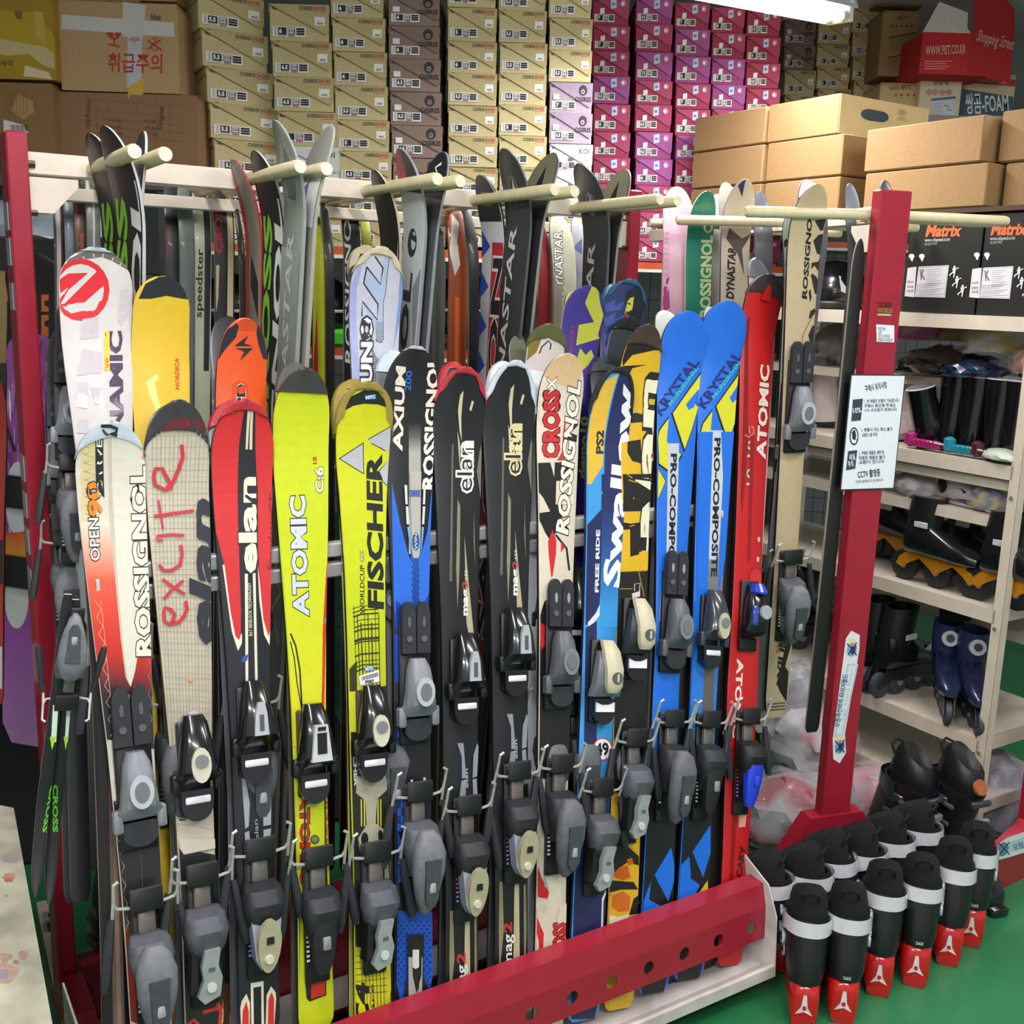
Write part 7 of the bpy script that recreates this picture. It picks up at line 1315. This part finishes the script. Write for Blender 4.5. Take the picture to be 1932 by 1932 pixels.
    p = W(.1, onS(1818, 930, .08).y, 1.08); t = thing('sports_shoe', 'white and black wrapped sports shoe under the third shelf', 'shoe', Matrix.Translation(p) @ Matrix.Rotation(R(205), 4, 'Z'))
    m = MB(); hull(m, [(-.13, .02, .012, .06), (-.1, .034, .01, .085), (-.02, .036, .01, .085), (.06, .038, .01, .05), (.12, .03, .012, .035), (.135, .012, .014, .028)], 'd4ced2', 'satin', 12); m.build('upper', t); m = MB(); hull(m, [(-.135, .028, 0, .014), (0, .038, 0, .014), (.13, .03, 0, .016), (.14, .01, .002, .012)], 'b0a8a4', 'rubber', 10); m.build('sole', t)
    a = Art(); a.E('1c1d20', -.07, .055, .02, .024); a.P('3c3e42', -.02, .022, .06, .03, .1, .022, .06, .018); a.P('1c1d20', .0, .06, .03, .05, .02, .045); [a.build('panel', t, lambda x, y, h, s_=s_: (s_*(.0375+h), x, y), 'satin') for s_ in (-1, 1)]
    # inline skates with orange frames lying along the fifth level
    for x, v, lab in ((1768, .055, 'black inline skate with an orange frame, front one in mid shelf'), (1925, .055, 'black inline skate with an orange frame by the shelf post'), (1700, .2, 'black inline skate with an orange frame, rear one beside the red post'), (1850, .2, 'black inline skate with an orange frame, rear one behind the front pair')):
        u = onS(x, 1090 if v < .1 else 1050, v).y; skate(lab, W(v, u, .807), R(148), 'orange', 0, 1.0, 'orange framed inline skates')
    for i, (x, v, lab) in enumerate(((1700, .3, 'black helmet like skate boot at the back of the skate shelf'), (1800, .32, 'black padded skate at the back of the skate shelf'))): blob('knee_pad', lab, 'pad', W(v, onS(x, 1000, v).y, .86), (.1, .11, .12), '15161a', 'satin', 20+i, .1)
    blob('pad', 'black pad hanging under the skate shelf', 'pad', W(.14, onS(1795, 1170, .12).y, .715), (.05, .05, .045), '141518', 'fabric', 31, .1)
    # navy and black skates on the lowest visible shelf
    for x, y, hd, k, lab in ((1700, 1300, 60, 'black', 'black skate with white reflective panels lying on the low shelf'), (1655, 1240, 40, 'black', 'black skate behind the red post on the low shelf'), (1786, 1320, 195, 'navy', 'navy skate with a white oval badge, left of the pair'), (1838, 1330, 190, 'navy', 'navy skate with a white oval badge, right of the pair')):
        u = onS(x, y, .12).y; t = skate(lab, W(.14 if k == 'black' else .1, u, .392), R(hd), k, 0, 1.08 if k == 'black' else 1.0, 'dark skates on the low shelf')
        if k == 'black': MB().prism([(0, 0), (.05, -.012), (.045, .03)], .0, .003, 'd8d4d2', 'gloss', lambda a, b, c: (.043+c, a+.02, b+.15)).build('reflector', t, label='white reflective panel'); MB().prism([(0, 0), (.05, -.012), (.045, .03)], .0, .003, 'd8d4d2', 'gloss', lambda a, b, c: (-.043-c, a+.02, b+.15)).build('reflector', t, label='white reflective panel')
    # helmets at the far end of the top shelf
    for x, y, v, lab in ((1575, 520, .2, 'glossy black helmet with white vents left of the near red post'), (1545, 470, .32, 'dark helmet behind the glossy one left of the near post')):
        u = onS(x, y, v).y; m = MB(); rings = []
        for i in range(8): tt = -.12*math.pi+i*.62*math.pi/7; rings.append([(.12*math.cos(tt)*math.cos(k*math.tau/18), .14*math.cos(tt)*math.sin(k*math.tau/18), .125*math.sin(tt)+.046) for k in range(18)])
        m.loft(rings, '17181b', 'gloss', (1, 1)); o = m.build('helmet', None, 60); o.matrix_world = Matrix.Translation(W(v, u, 1.674)) @ Matrix.Rotation(R(20), 4, 'Z'); tag(o, lab, 'helmet', None)
        for k in (-.05, .05): MB().prism([(-.012, .06), (.014, .05), (.02, .1), (-.004, .115)], 0, .004, 'e6dcda', 'gloss', lambda a, b, c, k=k: (a+k, -.13+(b-.06)*.6-c, b)).build('vent', o, label='white vent panel')
        MB().tube([(.125*math.cos(a_), -.145*math.sin(a_), .02) for a_ in [math.pi*j/10 for j in range(11)]], .007, '2a2c30', 'satin', 6).build('brim', o)
    bag('clear bag of grey goods behind the tan ski', W(.25, onS(1560, 660, .2).y, 1.53), (.1, .1, .09), '8a8680', 41, ['9a9690', '6c6a68', 'b8b4b0']); bag('dark purple wrapped goods behind the tan ski', W(.2, onS(1545, 700, .2).y, 1.5), (.06, .06, .08), '3a1830', 42)
    wellie('white boot behind the tan ski on the third shelf', onS(1560, 800, .2).y, .2, R(6), R(150), .2, 'd2c4c6', 'b8a8a8', 'white boots on the third shelf'); skate('dark skate behind the tan ski on the low shelf', W(.2, onS(1530, 1200, .2).y, .392), R(70), 'black', 0, 1.1, 'dark skates on the low shelf')
goods()
def floor_goods():
    for i, (x, y, z, s, lab, cols) in enumerate(((1462, 1600, .06, (.17, .14, .13), 'large clear bag of red and grey goods beside the rack tray', ['8c8a90', 'a83a48', 'b8b8bc', '6c6a70']), (1500, 1500, .16, (.15, .14, .13), 'clear bag of pink red goods stacked behind the near red post', ['b04454', '9a989c', 'c8c8cc', '7c7a80']), (1470, 1440, .26, (.13, .12, .12), 'grey wrapped bundle on top of the bags by the red post', ['a8a6a8', '8c8a90', 'c8c8cc']), (1530, 1560, .05, (.12, .12, .11), 'clear bag of red goods just left of the near red post', ['b04454', '8c8a90', 'b8b8bc']), (1645, 1555, .06, (.13, .12, .1), 'clear bag of pink goods right of the near red post', ['c05a6c', 'd08a94', 'a8a8ac']))):
        p = flr(x, y+60, 0); bag(lab, V((p.x+.1, p.y+.25, z+.02)), s, '9a989c', 50+i, cols)
    p = flr(1885, 1585, .0); bag('clear bubble wrap bundle under the cream shelves', V((p.x, p.y+.1, .08)), (.11, .1, .18), 'a8a4b8', 60, ['b8b4c8', '9c98b0', 'd0d0d8'], 1.08)
    # third rack at the right edge
    a, b = flr(1812, 1718), flr(1960, 1642); u = (b-a).normalized(); n = V((u.y, -u.x, 0)); M = frame(a, u, Z.cross(u), Z); t = thing('ski_rack', 'third red rack, only its foot and post showing at the right edge', 'ski rack', M)
    L = (b-a).length; MB().prism([(0, 0), (L+.3, 0), (L+.3, .42), (L*.8, .16), (.03, .07)], 0, .05, RED, 'paint', lambda x, y, z: (x, z, y)).build('foot', t); MB().box((L*.95, .03, .95), (.09, .05, 1.9), RED, 'paint', bev=.003).build('post', t)
    Mi = M.inverted(); f = lambda x, y: (lambda p: (p.x, p.z))(Mi @ hit(x, y, a, n)); art = Art()
    art.P('e4eaec', 1876, 1612, 1886, 1590, 1900, 1580, 1960, 1560, 1960, 1600, 1900, 1618, 1884, 1622); art.P('bcd4e0', 1900, 1590, 1960, 1570, 1960, 1592, 1900, 1610); art.E('6a8cac', 1892, 1602, 10, 14, 20); art.S('22304a', 2, 1884, 1590, 1904, 1612); art.S('22304a', 2, 1904, 1588, 1884, 1614); art.T('모험과신비', '2b5f8a', 1912, 1604, 1962, 1588, 9); art.build('sticker', t, lambda x, y, h: (x, -.0006-h, y), 'paper', pre=f)
    # stained cream bench in the foreground corner
    z = .46; q = [flr(24, 1514, z), flr(104, 1960, z)]; d = (q[1]-q[0]); L = d.length+.4; u = d.normalized(); s = V((u.y, -u.x, 0)); M = frame(q[0]-V((0, 0, .0)), u, Z.cross(u), Z); t = thing('bench', 'stained cream bench top in the lower left corner', 'bench', M)
    w = .6; m = MB(); sg = -1 if (Z.cross(u)).dot(V((-1, 0, 0))) < 0 else 1; cr = [(.03, 0), (L, 0), (L, w), (0, w), (0, .03)]; m.prism([(x, sg*y) for x, y in cr], -.03, 0, 'cfccb4', 'dirty'); m.build('bench_top', t)
    for x in (.08, L-.1): MB().box((x, sg*(w-.1), -(z+.03)/2), (.05, .05, z-.03), '8c8a80', 'paint').build('leg', t); MB().box((x, sg*.1, -(z+.03)/2), (.05, .05, z-.03), '8c8a80', 'paint').build('leg', t)
    a = Art(); 
    for x, y, rx, ry, c in ((18, 1655, 14, 8, 'cfa07c'), (16, 1660, 9, 5, 'c08860'), (20, 1622, 20, 6, 'b8a8a8'), (12, 1690, 5, 3, 'b8b090'), (12, 1838, 24, 22, 'c8a490'), (6, 1838, 12, 10, 'a894a8'), (42, 1802, 10, 8, 'c4a494'), (10, 1806, 14, 9, 'c4a494'), (30, 1815, 5, 4, 'b88870')):
        r = [rnd(.7, 1.2) for _ in range(14)]; a.P(c, *[v for k in range(14) for v in (x+rx*r[k]*math.cos(k*math.tau/14), y+ry*r[k]*math.sin(k*math.tau/14))])
    Mi = M.inverted(); a.build('stain', t, lambda x, y, h: (x, y, h), 'matte', pre=lambda x, y: (lambda p: (p.x, p.y))(Mi @ flr(x, y, z)))
floor_goods()
def left_corner():
    a, b = flr(86, 1712), flr(150, 1990); u = (b-a).normalized(); M = frame((a+b)/2, u, Z.cross(u), Z)
    o = MB().box((0, 0, .012), ((b-a).length, .045, .022), 'cfc0ac', 'dirty', bev=.002).build('plank', None); o.matrix_world = M; tag(o, 'narrow cream plank on the green floor between the bench and the left post', 'plank')
    g = 'snowboards behind the left post'; 
    def purple(a):
        random.seed(3)
        for i in range(150):
            x, y = rnd(-10, 135), rnd(640, 1080); a.S(random.choice(['b070b8', 'd8b0d8', '8c3c94', 'c890cc', 'e8dce8']), rnd(2, 5), x, y, x+rnd(-4, 4), y+rnd(20, 60))
        a.T('MISS', 'e8e8ec', 99, 720, 97, 683, 8); a.S('2c2430', 6, 2, 740, 12, 800, 30, 850); a.E('d4dce0', 36, 940, 24, 70); a.F((-20, 140), 1000, 'd85c30', 1060, 'e0b02c', 1100, 'c8a878', 1160, 'a04cb0', 1300, 'b878c4', 1420, 'c890c8'); a.E('dfe4e4', 34, 1130, 22, 55)
    s = Ski('purple streaked snowboard behind the left red post', (62, 628), (66, 1404), [(690, 118), (800, 128), (1000, 118), (1200, 112), (1380, 122)], facing(2.75, -8), 'a858ac', '3c3440', group=g, name='snowboard', curl=.04, tail=.05, cat='snowboard'); purple(s.art); s.done()
    for y0 in (930, 1080):
        b = s.put(y0); m = MB().box((0, b, .03), (.2, .09, .02), '1b1c1f', 'satin', bev=.004); m.tube([(-.1, b-.1, .02), (-.1, b-.1, .09), (-.1, b+.1, .09), (-.1, b+.1, .02)], .012, '1b1c1f', 'satin', 8); m.build('strap_binding', s.root)
    s = Ski('black snowboard with orange shapes behind the purple one', (60, 476), (66, 1380), [(540, 118), (800, 122), (1300, 118)], facing(2.85, -8), '131315', '8c7a5c', group=g, name='snowboard', curl=.04, tail=.05, cat='snowboard'); a = s.art; a.P('d8641c', -5, 500, 12, 540, 16, 570, 4, 565, -5, 590); [a.P('d8742c', 78, y, 92, y, 92, y+10, 84, y+12, 84, y+20, 92, y+24, 92, y+32, 78, y+32) for y in (556, 594, 626)]; s.done()
    s = Ski('red edged snowboard at the left picture edge', (-22, 690), (-18, 1330), [(760, 50), (1000, 46), (1300, 50)], facing(2.6, 0), 'b83020', '2c2c2e', group=g, name='snowboard', curl=.04, cat='snowboard'); s.art.P('2a2a30', -40, 1020, 10, 1020, 10, 1100, -40, 1140); s.art.P('d8d8dc', -40, 1230, 10, 1220, 10, 1300, -40, 1300); s.done()
    # pair of skis turned upside down against the outer side of the left post
    g = 'upside down skis outside the left post'
    for i, (tp, ft, lab) in enumerate((((66, 1690), (128, 1120), 'black ski with green letters standing on its tip, left of the pair'), ((92, 1704), (142, 1130), 'black ski with green letters standing on its tip, right of the pair'))):
        s = Ski(lab, tp, ft, [(1610, 24), (1500, 26), (1300, 22), (1180, 22)], facing(1.95+.02*i, 25), '1c1e1d', 'b8bcb8', group=g, curl=.05, lt=.16); a = s.art
        a.T('CROSS', '5cb82c', tp[0]+(30 if i == 0 else 8), 1480, tp[0]+(14 if i == 0 else 8), 1570, 9, bold=.04); a.P('d8e8d8', tp[0]+34, 1330, tp[0]+44, 1330, tp[0]+40, 1400, tp[0]+30, 1400); a.P('a8e030', tp[0]+28, 1390, tp[0]+40, 1390, tp[0]+32, 1415); s.done()
    s.bind(None, (HD, 1250), 0, .62)
    # dark skis with grey bindings crowded between the left post and the white ski
    for i, (tp, ft, ty, hy) in enumerate((((128, 560), (152, 1700), 800, 960), ((112, 620), (140, 1700), 880, 1100))):
        s = Ski('dark ski with grey bindings between the left post and the white ski'+(', rear one' if i else ''), tp, ft, [(620+60*i, 44), (900, 40), (1500, 38)], lean(.2+.06*i), '26282c', '5c5e62', group='dark skis beside the left post'); s.done(); s.bind((LK, ty), (HD, hy), 10, .8)
    # things on the rack's base deck, seen beside the left post
    c = A(.17, .3, .07); o = MB().box((0, 0, .12), (.2, .26, .24), '8c6a40', 'card', bev=.003).build('carton', None, loc=c, rot=(0, 0, R(30))); tag(o, 'open brown carton of cables on the rack deck by the left post', 'carton')
    for i in range(5): MB().tube([(rnd(-.07, .07), rnd(-.1, .1), .24+.05*math.sin(k)) if 0 else (.07*math.cos(k*1.1+i), .09*math.sin(k*.9+i), .245+.012*((k+i) % 3)) for k in range(8)], .003, '8a8478', 'rubber', 5).build('cable', o)
    boot('black', 'dark boot standing on the rack deck behind the left post', A(.2, -.12, .07), R(40), 1.0)
left_corner()
